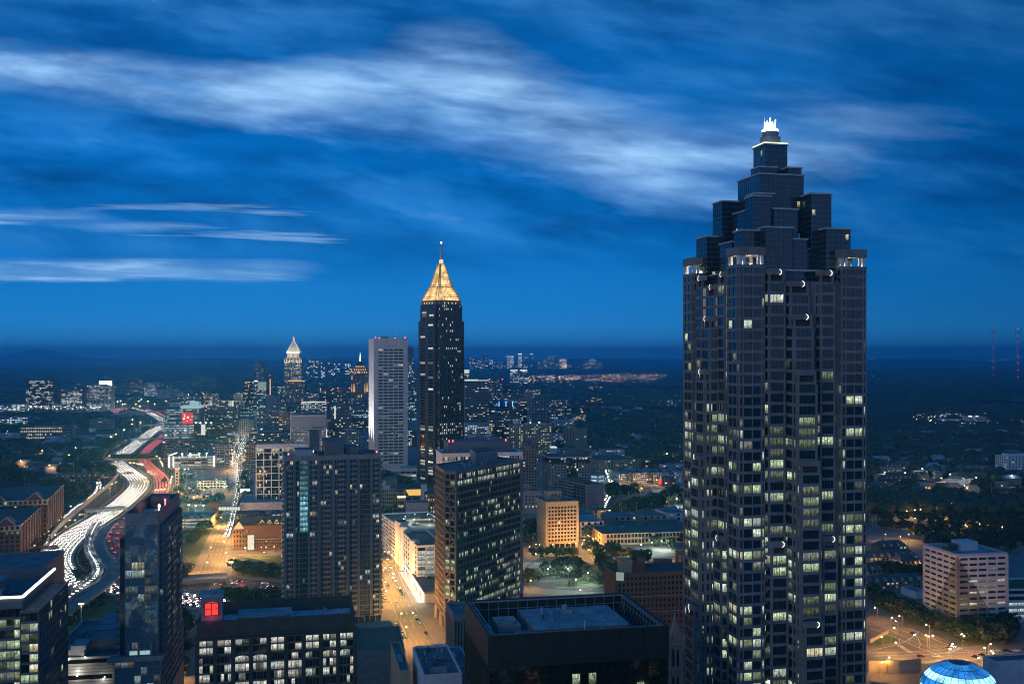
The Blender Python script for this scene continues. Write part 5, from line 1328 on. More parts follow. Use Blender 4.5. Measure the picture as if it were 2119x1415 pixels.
for i in range(4): py.face([(*bs[i], zp), (*bs[(i + 1) % 4], zp), (*ap, zp + 40)], 'copper')
rb = B.part('ridge_light')
for q in bs: rb.bar((*q, zp), (*ap, zp + 40), 1.3, 'crown_white')
rb.bar((*bs[0], zp), (*bs[1], zp), 2.2, 'strip_white')
ln = B.part('finial'); ln.ring(ap, [(1, zp + 39), (2.6, zp + 42), (2.6, zp + 47), (.8, zp + 49), (.5, zp + 54), (.1, zp + 58)], 8, 'crown_amber')
for dx2 in (-40, 40, 0):
    l = bpy.data.lights.new('crown_floodlight', 'POINT'); l.energy = 42000; l.color = (1, .86, .58); l.shadow_soft_size = 1
    o = bpy.data.objects.new('crown_floodlight', l); COL.objects.link(o); o.parent = B.root; o.location = (M / 2 + dx2 * .8, -16, zp + 5)
B.finish()
# domed tower with amber lights
B = blk('domed_crown_tower', 'granite tower with a stepped crown and amber uplights along its shaft', 'skyscraper', 3000, None, 727, 762, 772, 84, 'brown_stone', L=48, par=1, fin=False)
C, S, T, M, L, z1 = B.geo
f = lambda s, t: tuple(C + S * (M * s) + T * (L * t))
B.facade(tuple(C), tuple(C + S * M), 20, z1 - 1, 13, 33, pier=.45, sp=.3, d=.4, lit=.14, pal='warm', bright=1.4)
for k, (a, z0, z1_) in enumerate(((.06, z1, z1 + 8), (.14, z1 + 8, z1 + 17), (.24, z1 + 17, z1 + 24))):
    B.part('crown_step').prism([f(a, a), f(1 - a, a), f(1 - a, 1 - a), f(a, 1 - a)], z0 - 1, z1_, 'brown_stone')
    e = B.part('crown_light')
    for i in range(7 - k): 
        s = a + .03 + (1 - 2 * a - .06) * i / (6 - k)
        e.prism([f(s - .02, a - .03), f(s + .02, a - .03), f(s + .02, a - .005), f(s - .02, a - .005)], z0 - 1, z0 + 5, 'crown_amber', True)
B.part('roof').hexa([(*q, z1 + 24) for q in (f(.24, .24), f(.76, .24), f(.76, .76), f(.24, .76))], [(*q, z1 + 36) for q in (f(.46, .46), f(.54, .46), f(.54, .54), f(.46, .54))], 'dark_stone')
B.part('spire').ring(f(.5, .5), [(2, z1 + 36), (1.2, z1 + 50), (.3, z1 + 62)], 8, 'strip_white')
e = B.part('shaft_light')
for s in (.03, .12, .2, .80, .88, .97): e.hexa([(*f(s - .022, -.03), 62), (*f(s + .022, -.03), 62), (*f(s + .022, -.01), 62), (*f(s - .022, -.01), 62)], [(*f(s - .006, -.02), 86), (*f(s + .006, -.02), 86), (*f(s + .006, -.01), 86), (*f(s - .006, -.01), 86)], 'crown_amber', True)
for s, z in ((.04, 100), (.45, 45), (.6, 45), (.45, 118), (.02, 122)): e.hexa([(*f(s - .03, -.03), z), (*f(s + .03, -.03), z), (*f(s + .03, -.01), z), (*f(s - .03, -.01), z)], [(*f(s - .006, -.02), z + 10), (*f(s + .006, -.02), z + 10), (*f(s + .006, -.01), z + 10), (*f(s - .006, -.01), z + 10)], 'crown_amber', True)
B.finish()
FAR = dict(bw=4.2, fh=3.7, pier=.3, sp=.4, d=.25, lit=.3, pal='home', dim=.25, bright=1.5)
far = [
 ('office_tower', 'hazy dark tower with a crane mast beside it, beyond the lit billboard tower', 'office tower', 4200, 526, 546, 748, 'slate_wall', dict(lit=.18)),
 ('construction_tower', 'unfinished dark tower with a lit hoist strip', 'office tower', 3000, 551, 567, 776, 'dark_stone', dict(lit=.1)),
 ('billboard_tower', 'apartment tower topped by a pale glowing rooftop billboard', 'apartment tower', 2900, 524, 551, 790, 'slate_wall', dict(lit=.5, pal='white')),
 ('dark_apartment_tower', 'dark slim apartment tower dotted with many warm windows', 'apartment tower', 2700, 503, 525, 786, 'dark_stone', dict(lit=.45, pal='warm')),
 ('glass_apartments', 'blue glass apartment block below the billboard tower', 'apartment building', 2550, 524, 556, 821, 'slate_wall', dict(lit=.35, pal='cool')),
 ('blank_grey_tower', 'blank grey wall slab between two glass apartment blocks', 'apartment building', 2450, 550, 573, 820, 'purple_grey', dict(lit=.05)),
 ('grey_apartment_block', 'grey apartment block left of the blank wall slab by the pyramid tower', 'apartment building', 2400, 567, 592, 836, 'slate_wall', dict(lit=.3)),
 ('broad_apartment_block', 'broad grey apartment block with a pale end wall above the lit street', 'apartment building', 2150, 528, 592, 848, 'slate_wall', dict(lit=.25)),
 ('cream_office', 'cream six storey office lit orange from the street', 'office building', 2100, 491, 526, 869, 'beige_stone', dict(lit=.12, pier=.35)),
 ('brown_apartment_block', 'plain brown apartment block between the grey block and the finned office', 'apartment building', 2050, 577, 602, 856, 'brown_stone', dict(lit=.3)),
 ('lit_top_office', 'wide office with a brightly lit top storey and red roof lights', 'office building', 2500, 623, 676, 829, 'slate_wall', dict(lit=.65, pal='white')),
 ('red_light_tower', 'dark tower with two red roof lights and a curved cap', 'office tower', 2700, 662, 690, 806, 'dark_stone', dict(lit=.15)),
 ('brownish_tower', 'brownish mid rise tower with sparse lights beside the domed crown tower', 'office tower', 2800, 698, 724, 804, 'brown_stone', dict(lit=.3)),
 ('stair_lit_apartments', 'grey apartment block with one bright stair column', 'apartment building', 2120, 684, 727, 838, 'slate_wall', dict(lit=.25)),
 ('small_grey_hotel', 'grey mid rise hotel with rows of yellow windows', 'hotel', 1850, 705, 746, 890, 'concrete', dict(lit=.4, pal='warm')),
 ('purple_lit_block', 'low block with violet lights along its roof', 'shop', 1900, 677, 706, 889, 'purple_grey', dict(lit=.4, pal='warm')),
 ('grey_plant_block', 'low grey block with roof machinery beside the white slab tower', 'office building', 1780, 742, 764, 905, 'pale_concrete', dict(lit=.1)),
 ('blue_glass_tower', 'sheer blue glass tower peeping out behind the white slab tower', 'office tower', 3300, 838, 856, 718, 'slate_wall', dict(lit=.02)),
 ('lit_glass_tower', 'glass tower with bright lit floors below the blue glass tower', 'office tower', 3000, 841, 857, 745, 'slate_wall', dict(lit=.5, pal='cool')),
 ('condo_behind_slab', 'glass apartment tower squeezed between the white slab and gold crowned tower', 'apartment tower', 2600, 842, 862, 782, 'slate_wall', dict(lit=.4, pal='cool')),
 ('green_lit_block', 'small block glowing pale green beside the white slab tower', 'office building', 1900, 841, 853, 890, 'teal_glass', dict(lit=.8, pal='cool')),
 ('brick_corner_block', 'small brown block at the foot of the gold crowned tower', 'office building', 1880, 852, 863, 893, 'brown_brick', dict(lit=.2)),
 ('slim_office', 'slim office with a bright white roof sign right of the gold crowned tower', 'office tower', 3400, 961, 971, 772, 'slate_wall', dict(lit=.5, pal='warm')),
 ('garden_apartments', 'low brick apartments with string lights along the roof', 'apartment building', 1950, 515, 600, 897, 'dark_stone', dict(lit=.25)),
 ('lit_window_block', 'small dark brick block with a row of lit top windows', 'apartment building', 1960, 512, 544, 893, 'brown_brick', dict(lit=.5, pal='warm')),
 ('mid_block', 'low dim office block beside the pyramid tower base', 'office building', 2650, 596, 625, 832, 'brown_stone', dict(lit=.12)),
 ('hazy_condo', 'hazy condominium block left of the brownish tower', 'apartment building', 3100, 690, 700, 812, 'slate_wall', dict(lit=.2)),
 ('condo_right', 'low condominium between the domed crown tower and the white slab tower', 'apartment building', 2500, 748, 764, 822, 'slate_wall', dict(lit=.3, pal='cool')),
 ('apartment_pair', 'pale apartment block behind the stair lit apartments', 'apartment building', 2350, 726, 752, 845, 'slate_wall', dict(lit=.35)),
 ('long_low_condos', 'long low condominiums under the domed crown tower', 'apartment building', 2250, 690, 765, 868, 'dark_stone', dict(lit=.25)),
]
for nm, lb, cat, Y, xl, xr, yt, wm_, o in far:
    B = blk(nm, lb, cat, Y, None, xl, xr, yt, 82, wm_, L=max(14, (xr - xl) / K * Y * .6), par=.8, fr=st(FAR, **o), pane='glass_blue' if nm in ('blue_glass_tower', 'glass_apartments', 'condo_behind_slab') else 'glass',
            beacons=2 if nm in ('red_light_tower', 'lit_top_office', 'brownish_tower') else 0, units=((.2, .7, .2, .8, 3.5, wm_),), fin=False)
    C, S, T, M, L, z1 = B.geo
    if nm == 'billboard_tower':
        q = B.part('rooftop_billboard'); q.prism([tuple(C + S * (M * .35) - T * .8), tuple(C + S * (M * 1.0) - T * .8), tuple(C + S * M - T * .4), tuple(C + S * (M * .35) - T * .4)], z1 - 20, z1 - .5, 'sign_green', True)
        q.prism([tuple(C + S * (M * .02) - T * .8), tuple(C + S * (M * .33) - T * .8), tuple(C + S * (M * .33) - T * .4), tuple(C + S * (M * .02) - T * .4)], z1 + 1, z1 + 4, 'strip_white', True)
    if nm == 'blank_grey_tower': B.wall.prism([tuple(C - T * 1), tuple(C + S * M - T * 1), tuple(C + S * M), tuple(C)], 0, z1 - .1, wm_)
    if nm == 'stair_lit_apartments':
        q = B.part('stair_window'); q.prism([tuple(C + S * (M * .18) - T * 1), tuple(C + S * (M * .25) - T * 1), tuple(C + S * (M * .25) - T * .4), tuple(C + S * (M * .18) - T * .4)], 10, z1 - 2, 'strip_pale', True)
    if nm == 'broad_apartment_block': B.part('end_wall').prism([tuple(C - S * .6 - T * .8), tuple(C + S * 4 - T * .8), tuple(C + S * 4), tuple(C - S * .6)], 0, z1 + .4, 'pale_concrete')
    if nm == 'slim_office': B.part('roof_sign').prism([tuple(C - T * .6), tuple(C + S * M - T * .6), tuple(C + S * M + T * 3), tuple(C + T * 3)], z1, z1 + 12, 'strip_pale', True)
    if nm == 'lit_top_office': B.part('top_glow').prism([tuple(C + S * .5 - T * .7), tuple(C + S * (M - .5) - T * .7), tuple(C + S * (M - .5) - T * .4), tuple(C + S * .5 - T * .4)], z1 - 5, z1 - 2, 'strip_pale', True)
    if nm == 'construction_tower':
        q = B.part('hoist_light'); q.bar(tuple(C + S * (M * .5) - T * 1) + (20,), tuple(C + S * (M * .5) - T * 1) + (z1,), 1.4, 'strip_warm')
        q = B.part('crown_frame'); q.prism([tuple(C - S * 2 - T * 2), tuple(C + S * (M + 2) - T * 2), tuple(C + S * (M + 2) + T * L), tuple(C - S * 2 + T * L)], z1 - 12, z1 - 2, 'dark_steel', True)
    B.finish()
cr = thing('tower_crane', 'thin construction crane mast rising beside the hazy dark tower', 'crane', (at(549, 3900), 3900, 0))
a, b = MB(), MB(); x = at(549, 3900); a.bar((x, 3900, 0), (x, 3900, 118), 3, 'dark_steel'); b.bar((x - 14, 3900, 116), (x + 30, 3900, 116), 2, 'dark_steel'); a.obj('mast', cr, (x, 3900, 0)); b.obj('jib', cr, (x, 3900, 0))

B = blk('finned_office', 'office wrapped in bright white vertical fins under a dark plant roof', 'office building', 1650, None, 601, 675, 859, 80, 'white_wall', L=34, par=1, roofm='roof_dark', fin=False, units=((.1, .9, .2, .8, 3, 'roof_dark'),))
C, S, T, M, L, z1 = B.geo
B.facade(tuple(C), tuple(C + S * M), 2, z1 - 20, 36, 15, pier=.26, sp=.2, d=.5, lit=.42, pal='warm', dim=.5, bright=1.0, end=1)
B.part('fin_screen').prism([tuple(C - S * .6 - T * .7), tuple(C + S * (M + .6) - T * .7), tuple(C + S * (M + .6)), tuple(C - S * .6)], z1 - 20, z1 - 2, 'ribbed_metal')
fs = B.frame
for i in range(60): fs.prism([tuple(C + S * (M * i / 60) - T * .95), tuple(C + S * (M * i / 60 + .3) - T * .95), tuple(C + S * (M * i / 60 + .3) - T * .6), tuple(C + S * (M * i / 60) - T * .6)], z1 - 20, z1 - 2, 'white_wall')
B.part('edge_light').prism([tuple(C + S * (M + .65) - T * .2), tuple(C + S * (M + 1.1) - T * .2), tuple(C + S * (M + 1.1) + T * .6), tuple(C + S * (M + .65) + T * .6)], 4, z1 - 24, 'strip_white', True)
B.finish()

# between: museum, beige stone, gold soffit theatre, garages
B = blk('white_pavilion', 'small white two storey building with a lettered blue fascia at the slab tower foot', 'museum', 1330, None, 828, 862, 968, 82, 'white_wall', L=26, par=.6, roofm='roof_pale', fr=dict(bw=8, fh=5, pier=.1, sp=.4, d=.4, lit=.6, pal='warm', dim=.6, top=4), fin=False)
C, S, T, M, L, z1 = B.geo
B.part('fascia').prism([tuple(C - S * .3 - T * .8), tuple(C + S * (M + .3) - T * .8), tuple(C + S * (M + .3) - T * .3), tuple(C - S * .3 - T * .3)], z1 - 4, z1 + .3, 'pale_concrete', True)
B.finish()
blk('beige_stone_block', 'beige five storey block with regular small windows beside the apartment tower', 'office building', 1120, None, 786, 822, 1012, 82, 'beige_stone', L=26, par=.8, roofm='roof_dark', indiv=True, fr=dict(nx=8, fh=4.4, pier=.45, sp=.4, d=.35, lit=.14, pal='white', z0=5, bright=1.2), units=((.0, .35, .2, .8, 10, 'pale_concrete'), (.4, 1, .2, .9, 12, 'slate_wall'), (.3, .6, .0, .2, 5, 'pale_concrete')))
B = blk('theatre_block', 'flat roofed theatre with a glowing amber soffit panel', 'theatre', 1100, None, 822, 884, 1012, 82, 'slate_wall', L=50, par=.8, roofm='roof_dark', fin=False, fr=dict(bw=8, fh=4, pier=.3, sp=.4, d=.3, lit=.3, pal='warm'))
C, S, T, M, L, z1 = B.geo
f = lambda s: tuple(C + S * (M * s) - T * .6)
g = B.part('amber_soffit'); g.face([(*f(.38), z1 - 7.0), (*f(.78), z1 - 7.0), (*f(.78), z1 - .3), (*f(.28), z1 - .5)], 'gold_glow')
g2 = B.part('lit_canopy'); g2.prism([tuple(C + S * .2 - T * 4), tuple(C + S * 9 - T * 4), tuple(C + S * 9 - T * .4), tuple(C + S * .2 - T * .4)], z1 - 9, z1 - 7.2, 'strip_warm', True)
B.part('stair_tower').prism([tuple(C + S * (M * .79) - T * 3), tuple(C + S * (M * .99) - T * 3), tuple(C + S * (M * .99) + T * 5), tuple(C + S * (M * .79) + T * 5)], 0, z1 + 4.5, 'pale_concrete')
B.finish()
blk('dark_brick_block', 'small dark brick block with four lit windows beside the ribbon window tower', 'office building', 1010, None, 880, 905, 1022, 82, 'brown_brick', L=20, par=.8, roofm='roof_dark', fr=dict(nx=5, fh=4, pier=.5, sp=.4, d=.3, lit=.45, pal='white', dim=.2))
blk('mechanical_block', 'blank lavender grey plant block behind the rooftop car park', 'plant building', 935, None, 842, 886, 1040, 82, 'purple_grey', L=18, par=.5)
B = blk('white_parking_garage', 'big white parking garage with a teal lit roof deck', 'parking garage', 815, 790, 835, 905, 1096, 71, 'white_wall', par=1.2, roofm='worn_asphalt', M=42, fl=dict(bw=6, fh=3.1, pier=.12, sp=.42, d=.4, lit=.8, pal='cool', bright=.5, z0=2), fin=False)
C, S, T, M, L, z1 = B.geo
f = lambda s, t: tuple(C + S * s + T * t)
GARAGE = ((lambda C, S, T: lambda s, t: tuple(C + S * s + T * t))(C, S, T), z1, M, L)
st_ = B.part('stair_tower'); st_.prism([f(-1.5, 14), f(7, 14), f(7, 26), f(-1.5, 26)], 0, z1 + 4, 'white_wall'); st_.prism([f(-2, 1), f(6, 1), f(6, 8), f(-2, 8)], 0, z1 + 1.5, 'white_wall'); st_.prism([f(-1, 14.5), f(6.5, 14.5), f(6.5, 25.5), f(-1, 25.5)], z1 + 4, z1 + 4.3, 'roof_dark')
sw = B.part('stair_lamp'); sw.prism([f(6.2, 13.6), f(6.7, 13.6), f(6.7, 13.9), f(6.2, 13.9)], 3, z1 - 4, 'strip_warm', True)
rp = B.part('ramp_wall'); rp.prism([f(18, 36), f(34, 36), f(34, 36.4), f(18, 36.4)], z1 - 1.2, z1 + .9, 'dark_stone'); rp.prism([f(34, 20), f(34.4, 20), f(34.4, 36), f(34, 36)], z1 - 1.2, z1 + .6, 'dark_stone')
B.finish()
B = blk('lit_parking_deck', 'parking deck showing rows of glowing green white floors beside the brown tower', 'parking garage', 748, 833, 863, 915, 1128, 74, 'white_wall', par=1.0, roofm='roof_dark', fr=dict(nx=3, fh=3.6, pier=.09, sp=.26, d=.5, lit=.98, pal='cool', bright=.75, dim=.2, z0=1, top=.6), fl=dict(nx=8, fh=3.6, pier=.3, sp=.3, d=.4, lit=.8, pal='cool', bright=.6, z0=1), M=20, indiv=True, fin=False)
C, S, T, M, L, z1 = B.geo
f = lambda s, t: tuple(C + S * s + T * t)
B.part('stair_tower').prism([f(-2.2, 11), f(4, 11), f(4, 19), f(-2.2, 19)], 0, z1 + 1.5, 'white_wall'); B.part('stair_tower').prism([f(-2.4, L - 6), f(5, L - 6), f(5, L), f(-2.4, L)], 0, z1 + 4, 'white_wall')
B.finish()
# transit station roof
sx, sy = Vector(G(868, 1256)), Vector(G(826, 1188))
sx, sy = Vector((at(868, 700), 700)), Vector((at(829, 800), 800))
e = (sy - sx).normalized(); n = Vector((e.y, -e.x))
B = Building('station_canopy', 'long dark station canopy with a brightly lit platform edge beside the avenue', 'station', sx, 'pale_concrete')
Ls = (sy - sx).length
q = lambda a, o: tuple(sx + e * a + n * o)
cp = B.part('canopy'); cp.prism([q(0, 3), q(0, 18), q(Ls, 18), q(Ls, 3)], 7, 8, 'brown_stone', True)
vt = B.part('barrel_vault')
for j in range(8):
    a0, a1 = math.pi * j / 8, math.pi * (j + 1) / 8
    pt = lambda a, x: (*q(x, 13 - 2.4 * math.cos(a)), 8 + 2.2 * math.sin(a))
    vt.face([pt(a0, 38), pt(a0, 92), pt(a1, 92), pt(a1, 38)], 'glass_mirror')
lt_ = B.part('platform_light'); lt_.prism([q(2, 2.5), q(2, 3.6), q(Ls - 4, 3.6), q(Ls - 4, 2.5)], 6.3, 6.7, 'strip_white', True); B.part('platform').prism([q(0, -1), q(0, 4), q(Ls, 4), q(Ls, -1)], 0, .5, 'white_wall')
B.part('platform_wall').prism([q(0, 4.1), q(0, 16), q(Ls, 16), q(Ls, 4.1)], 0, 6.4, 'white_wall')
for i in range(5):
    l = bpy.data.lights.new('platform_lamp', 'POINT'); l.energy = 7000; l.color = (1, .95, .82); l.shadow_soft_size = .6
    o = bpy.data.objects.new('platform_lamp', l); COL.objects.link(o); o.parent = B.root; p = q(6 + i * 23, 1.6); o.location = (p[0] - sx.x, p[1] - sx.y, 5.5)
cl = B.part('column')
for i in range(12): cl.ring(q(1 + i * 9.6, 3.5), [(.25, 0), (.25, 7)], 6, 'pale_concrete')
B.finish()
# ================================================================== west side of the motorway and the far office towers
OFF = dict(bw=4, fh=4.0, pier=.25, sp=.36, d=.3, lit=.55, pal='white', bright=1.6, dim=.2, run=.7)
B = blk('distant_office_tower', 'tallest of the three lit office towers beyond the motorway, flat topped', 'office tower', 3050, None, 54, 111, 786, 84, 'dark_stone', L=40, par=3, fr=st(OFF, z0=20), fl=None)
B = blk('distant_office_tower', 'shorter office tower with a lit top row between its two taller neighbours', 'office tower', 3000, None, 127, 170, 808, 84, 'slate_wall', L=40, par=2, fr=st(OFF, z0=16), beacons=2)
B = blk('distant_office_tower', 'office tower with a glaring white rooftop sign', 'office tower', 3000, None, 180, 230, 797, 84, 'concrete', L=40, par=2, fr=st(OFF, lit=.45, pier=.4, z0=16), fin=False)
C, S, T, M, L, z1 = B.geo
B.part('rooftop_sign').prism([tuple(C + S * (M * .5)), tuple(C + S * (M * 1.02)), tuple(C + S * (M * 1.02) + T * 3), tuple(C + S * (M * .5) + T * 3)], z1 - 3, z1 + 12.5, 'sign_white', True)
B.part('plant_room').prism([tuple(C + S * (M * .3) - T * .5), tuple(C + S * (M * .88) - T * .5), tuple(C + S * (M * .88) + T * 9), tuple(C + S * (M * .3) + T * 9)], z1 - 2, z1 + 2.4, 'brown_stone')
B.finish()
lowb = [
 ('shopping_centre', 'wide low shopping centre with glaring car park lights at its foot', 'shopping centre', 3000, -30, 52, 837, 'pale_concrete', dict(lit=.5, pal='white', bright=1.5, bw=12)),
 ('shopping_annex', 'low pale annex between the two westernmost office towers', 'shopping centre', 3050, 108, 128, 835, 'pale_concrete', dict(lit=.15)),
 ('low_office', 'low office between the second and third distant office towers', 'office building', 3050, 170, 181, 838, 'beige_stone', dict(lit=.3, pal='warm')),
 ('lit_laboratory', 'low laboratory building with brightly lit glass floors at the western edge', 'laboratory', 2350, -30, 58, 864, 'concrete', dict(lit=.5, pal='cool', bright=1.5, dim=.2, bw=6)),
 ('white_roofed_hall', 'plain white hall with a lit strip at ground level near the western edge', 'hall', 2000, -30, 42, 898, 'white_wall', dict(lit=0)),
 ('campus_hall', 'campus hall with a grey hipped roof beside the motorway trees', 'hall', 2350, 186, 232, 868, 'concrete', dict(lit=.12)),
 ('distant_apartments', 'hazy apartment slab group beyond the motorway bend', 'apartment building', 4200, 259, 298, 785, 'slate_wall', dict(lit=.2)),
 ('distant_apartments', 'pale low roofs beside the hazy apartment slab group', 'shopping centre', 3900, 298, 322, 792, 'pale_concrete', dict(lit=.4, pal='white', bright=1.6)),
 ('distant_office', 'hazy stepped office far beyond the motorway, red light on top', 'office building', 5200, 400, 416, 780, 'slate_wall', dict(lit=.2)),
 ('distant_office', 'hazy box shaped office far beyond the motorway with one lit window', 'office building', 5000, 428, 446, 784, 'slate_wall', dict(lit=.1)),
 ('pale_storage_shed', 'long pale storage shed in the dusk beyond the motorway', 'warehouse', 3700, 325, 370, 806, 'pale_concrete', dict(lit=0)),
 ('technical_centre', 'low technical centre with banded windows beyond the red screen office', 'office building', 2850, 352, 384, 817, 'slate_wall', dict(lit=.3, pal='cool')),
 ('lit_row_office', 'low office with rows of white lit windows behind the teal roofed glass building', 'office building', 2700, 384, 416, 822, 'slate_wall', dict(lit=.45, pal='white', bright=1.4)),
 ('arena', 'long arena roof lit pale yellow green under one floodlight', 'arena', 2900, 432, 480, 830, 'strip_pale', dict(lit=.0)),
 ('teal_lit_hall', 'low hall glowing teal below the dark apartment tower', 'hall', 2550, 492, 525, 852, 'teal_glass', dict(lit=.7, pal='cool', bright=.9)),
 ('blue_roof_block', 'low block with a blue grey roof behind the cream office', 'office building', 2250, 492, 526, 863, 'purple_grey', dict(lit=.0)),
 ('white_fronted_store', 'small white fronted building between the glass office and the dark offices', 'shop', 2130, 415, 424, 854, 'white_wall', dict(lit=.3)),
 ('long_dark_shed', 'long dark roofed brick shed beside the red motorway lanes', 'warehouse', 1800, 336, 392, 912, 'brown_brick', dict(lit=.15)),
 ('blue_roofed_block', 'flat block with a blue roof behind the lit parking garage', 'office building', 1680, 342, 386, 929, 'purple_grey', dict(lit=.15)),
 ('lavender_office', 'lavender grey office with a lit stair column on the white lit street', 'office building', 1700, 440, 484, 920, 'purple_grey', dict(lit=.12)),
 ('long_blue_roof', 'long blue roofed low building in front of the dark twin offices', 'office building', 1780, 392, 455, 913, 'slate_wall', dict(lit=.08)),
 ('two_storey_shop', 'two storey shop with lit upper windows beside the lit parking garage', 'shop', 1560, 449, 480, 942, 'concrete', dict(lit=.5, pal='white')),
 ('grey_back_block', 'grey blank block west of the lit parking garage', 'warehouse', 1580, 341, 360, 937, 'purple_grey', dict(lit=.02)),
 ('corner_brick_block', 'brown brick block behind the gridded hotel slab', 'apartment building', 1500, 510, 530, 920, 'brown_brick', dict(lit=.1)),
 ('dark_shed', 'dark flat sheds across the street from the bright traffic', 'warehouse', 1450, 505, 530, 955, 'slate_wall', dict(lit=.1)),
 ('petrol_station', 'long pale petrol station with a white lit sign and floodlit forecourt', 'petrol station', 1290, 408, 468, 995, 'beige_stone', dict(lit=.05)),
 ('flat_shop', 'flat shop with a dark red fascia in front of the petrol station', 'shop', 1170, 372, 412, 1017, 'brown_brick', dict(lit=.0)),
 ('lit_workshop', 'low workshop with a bright lit forecourt and pale roof', 'workshop', 1165, 384, 432, 1025, 'brown_stone', dict(lit=.7, pal='warm')),
 ('rail_shed', 'low dark shed between the petrol station and the lit garage', 'warehouse', 1400, 372, 398, 982, 'dark_stone', dict(lit=.1)),
 ('brick_rear_wing', 'long red brick wing behind the gabled townhouse block', 'apartment building', 940, 489, 590, 1064, 'brick', dict(lit=.03)),
]
for nm, lb, cat, Y, xl, xr, yt, wm_, o in lowb:
    k = dict(OFF); k.update(lit=.2, pal='warm', bright=1.1, d=.2); k.update(o)
    bld = blk(nm, lb, cat, Y, None, xl, xr, yt, 82, wm_ if wm_ in ('strip_pale',) or True else wm_, L=max(16, (xr - xl) / K * Y * .5), par=.6, roofm='roof_grey', fr=k, units=((.2, .45, .3, .7, 2, 'roof_grey'), (.6, .7, .2, .5, 1.4, 'steel')))
blk('long_brick_office', 'long four storey brown office with every window lit, among campus trees', 'office building', 2000, None, 42, 129, 884, 84, 'brown_stone', L=24, par=.8, fr=dict(nx=24, fh=6.2, pier=.4, sp=.5, d=.3, lit=.95, pal='warm', dim=.15, bright=1.25, z0=2), units=((.3, 1, .3, .8, 3, 'concrete'),))
blk('brick_office_wing', 'short brown wing at the east end of the long lit office', 'office building', 2010, None, 129, 150, 888, 84, 'brown_stone', L=20, par=.6, fr=dict(nx=6, fh=6.2, pier=.4, sp=.5, d=.3, lit=.5, pal='warm', bright=1.2))
q = thing('domed_pavilion', 'shallow pale blue domed pavilion roof among dark campus trees', 'pavilion', (at(118, 1880), 1880, 0)); a, b = MB(), MB(); x = at(118, 1880)
a.ring((x, 1880), [(20, 0), (20, 9)], 20, 'pale_concrete'); b.ring((x, 1880), [(26, 9), (20, 13), (9, 17), (4, 18), (4, 20), (0.1, 21)], 20, 'roof_pale', False); a.obj('wall', q, (x, 1880, 0)); b.obj('roof', q, (x, 1880, 0))

# teal topped glass office with red screens
B = blk('glass_media_office', 'glass office with a teal lit roof and red glowing screens', 'office building', 2010, None, 341, 412, 846, 82, 'slate_wall', L=60, par=1, roofm='roof_pale', fin=False, pane='teal_glass', fr=dict(bw=4.4, fh=4.2, pier=.06, sp=.26, d=.3, lit=.55, pal='cool', bright=.75, dim=.5, run=.75))
C, S, T, M, L, z1 = B.geo
f = lambda s, t: tuple(C + S * (M * s) + T * t)
fb = B.part('front_block'); fb.prism([f(.0, -30), f(.93, -30), f(.93, -.5), f(.0, -.5)], 0, 34, 'slate_wall')
B.facade(f(0, -30), f(.93, -30), 1, 34, 13, 7, pier=.08, sp=.3, d=.3, lit=.85, pal='cool', bright=.75, dim=.4, run=.8)
rs = B.part('red_screen'); rs.prism([f(.50, -1.2), f(.82, -1.2), f(.82, -.9), f(.50, -.9)], 34.5, 57, 'sign_red', True)
for i in range(14):
    a_, zq = B.rng.uniform(.51, .78), B.rng.uniform(36, 54)
    rs.prism([f(a_, -1.35), f(a_ + B.rng.uniform(.01, .05), -1.35), f(a_ + .01, -1.22), f(a_, -1.22)], zq, zq + B.rng.uniform(.8, 3), B.rng.choice(('sign_white', 'strip_warm', 'red_glass', 'dark_stone')), True)
tl = B.part('teal_crown'); tl.prism([f(.4, 20), f(1.0, 20), f(1.0, 56), f(.4, 56)], z1 - 1, z1 + 5, 'garage_cool'); tl.prism([f(.64, 30), f(.86, 30), f(.86, 50), f(.64, 50)], z1 + 5, z1 + 13, 'garage_cool'); tl.prism([f(.02, 20), f(.4, 20), f(.4, 56), f(.02, 56)], z1 - 1, z1 + 4, 'teal_glass')
B.finish()
blk('dark_twin_office', 'dark brick office with three lit stair bays and rooftop lamps', 'office building', 2100, None, 424, 492, 843, 82, 'brown_stone', L=34, par=1, fr=dict(bw=3.6, fh=3.9, pier=.12, sp=.42, d=.3, lit=.28, pal='warm', bright=1.4, dim=.3), units=((.1, .3, .3, .7, 3, 'brown_stone'),), beacons=2)
B = blk('dark_front_office', 'dark brick office row with bright top floor strips in front of its taller twin', 'office building', 1990, None, 404, 491, 876, 82, 'brown_brick', L=34, par=1, fr=dict(bw=3.8, fh=4.1, pier=.14, sp=.42, d=.3, lit=.34, pal='warm', bright=1.4, dim=.25, run=.7), fin=False)
C, S, T, M, L, z1 = B.geo
B.part('stair_glazing').prism([tuple(C + S * (M * .14) - T * 1), tuple(C + S * (M * .24) - T * 1), tuple(C + S * (M * .24) - T * .4), tuple(C + S * (M * .14) - T * .4)], 14, z1 - 2, 'strip_pale', True)
for s in (0.01, .12, .25, .38): B.part('roof_lamp').ring(tuple(C + S * (M * s) + T), [(.2, z1), (1.1, z1 + 1), (.2, z1 + 2)], 6, 'lamp_white')
B.finish()
B = blk('lit_parking_garage', 'long open parking garage with glowing floors and white lit corner stairs', 'parking garage', 1520, None, 360, 444, 944, 80, 'concrete', L=40, par=1, roofm='roof_pale', fr=dict(nx=6, fh=4.0, pier=.1, sp=.42, d=.5, lit=.97, pal='white', bright=1.05, dim=.1, z0=2), fin=False)
C, S, T, M, L, z1 = B.geo
f = lambda s, t: tuple(C + S * (M * s) + T * t)
cs = B.part('corner_stair')
for s in (-.12, -.01, .985): cs.prism([f(s - .015, -1.4), f(s + .015, -1.4), f(s + .015, -.7), f(s - .015, -.7)], 3, z1, 'strip_white', True)
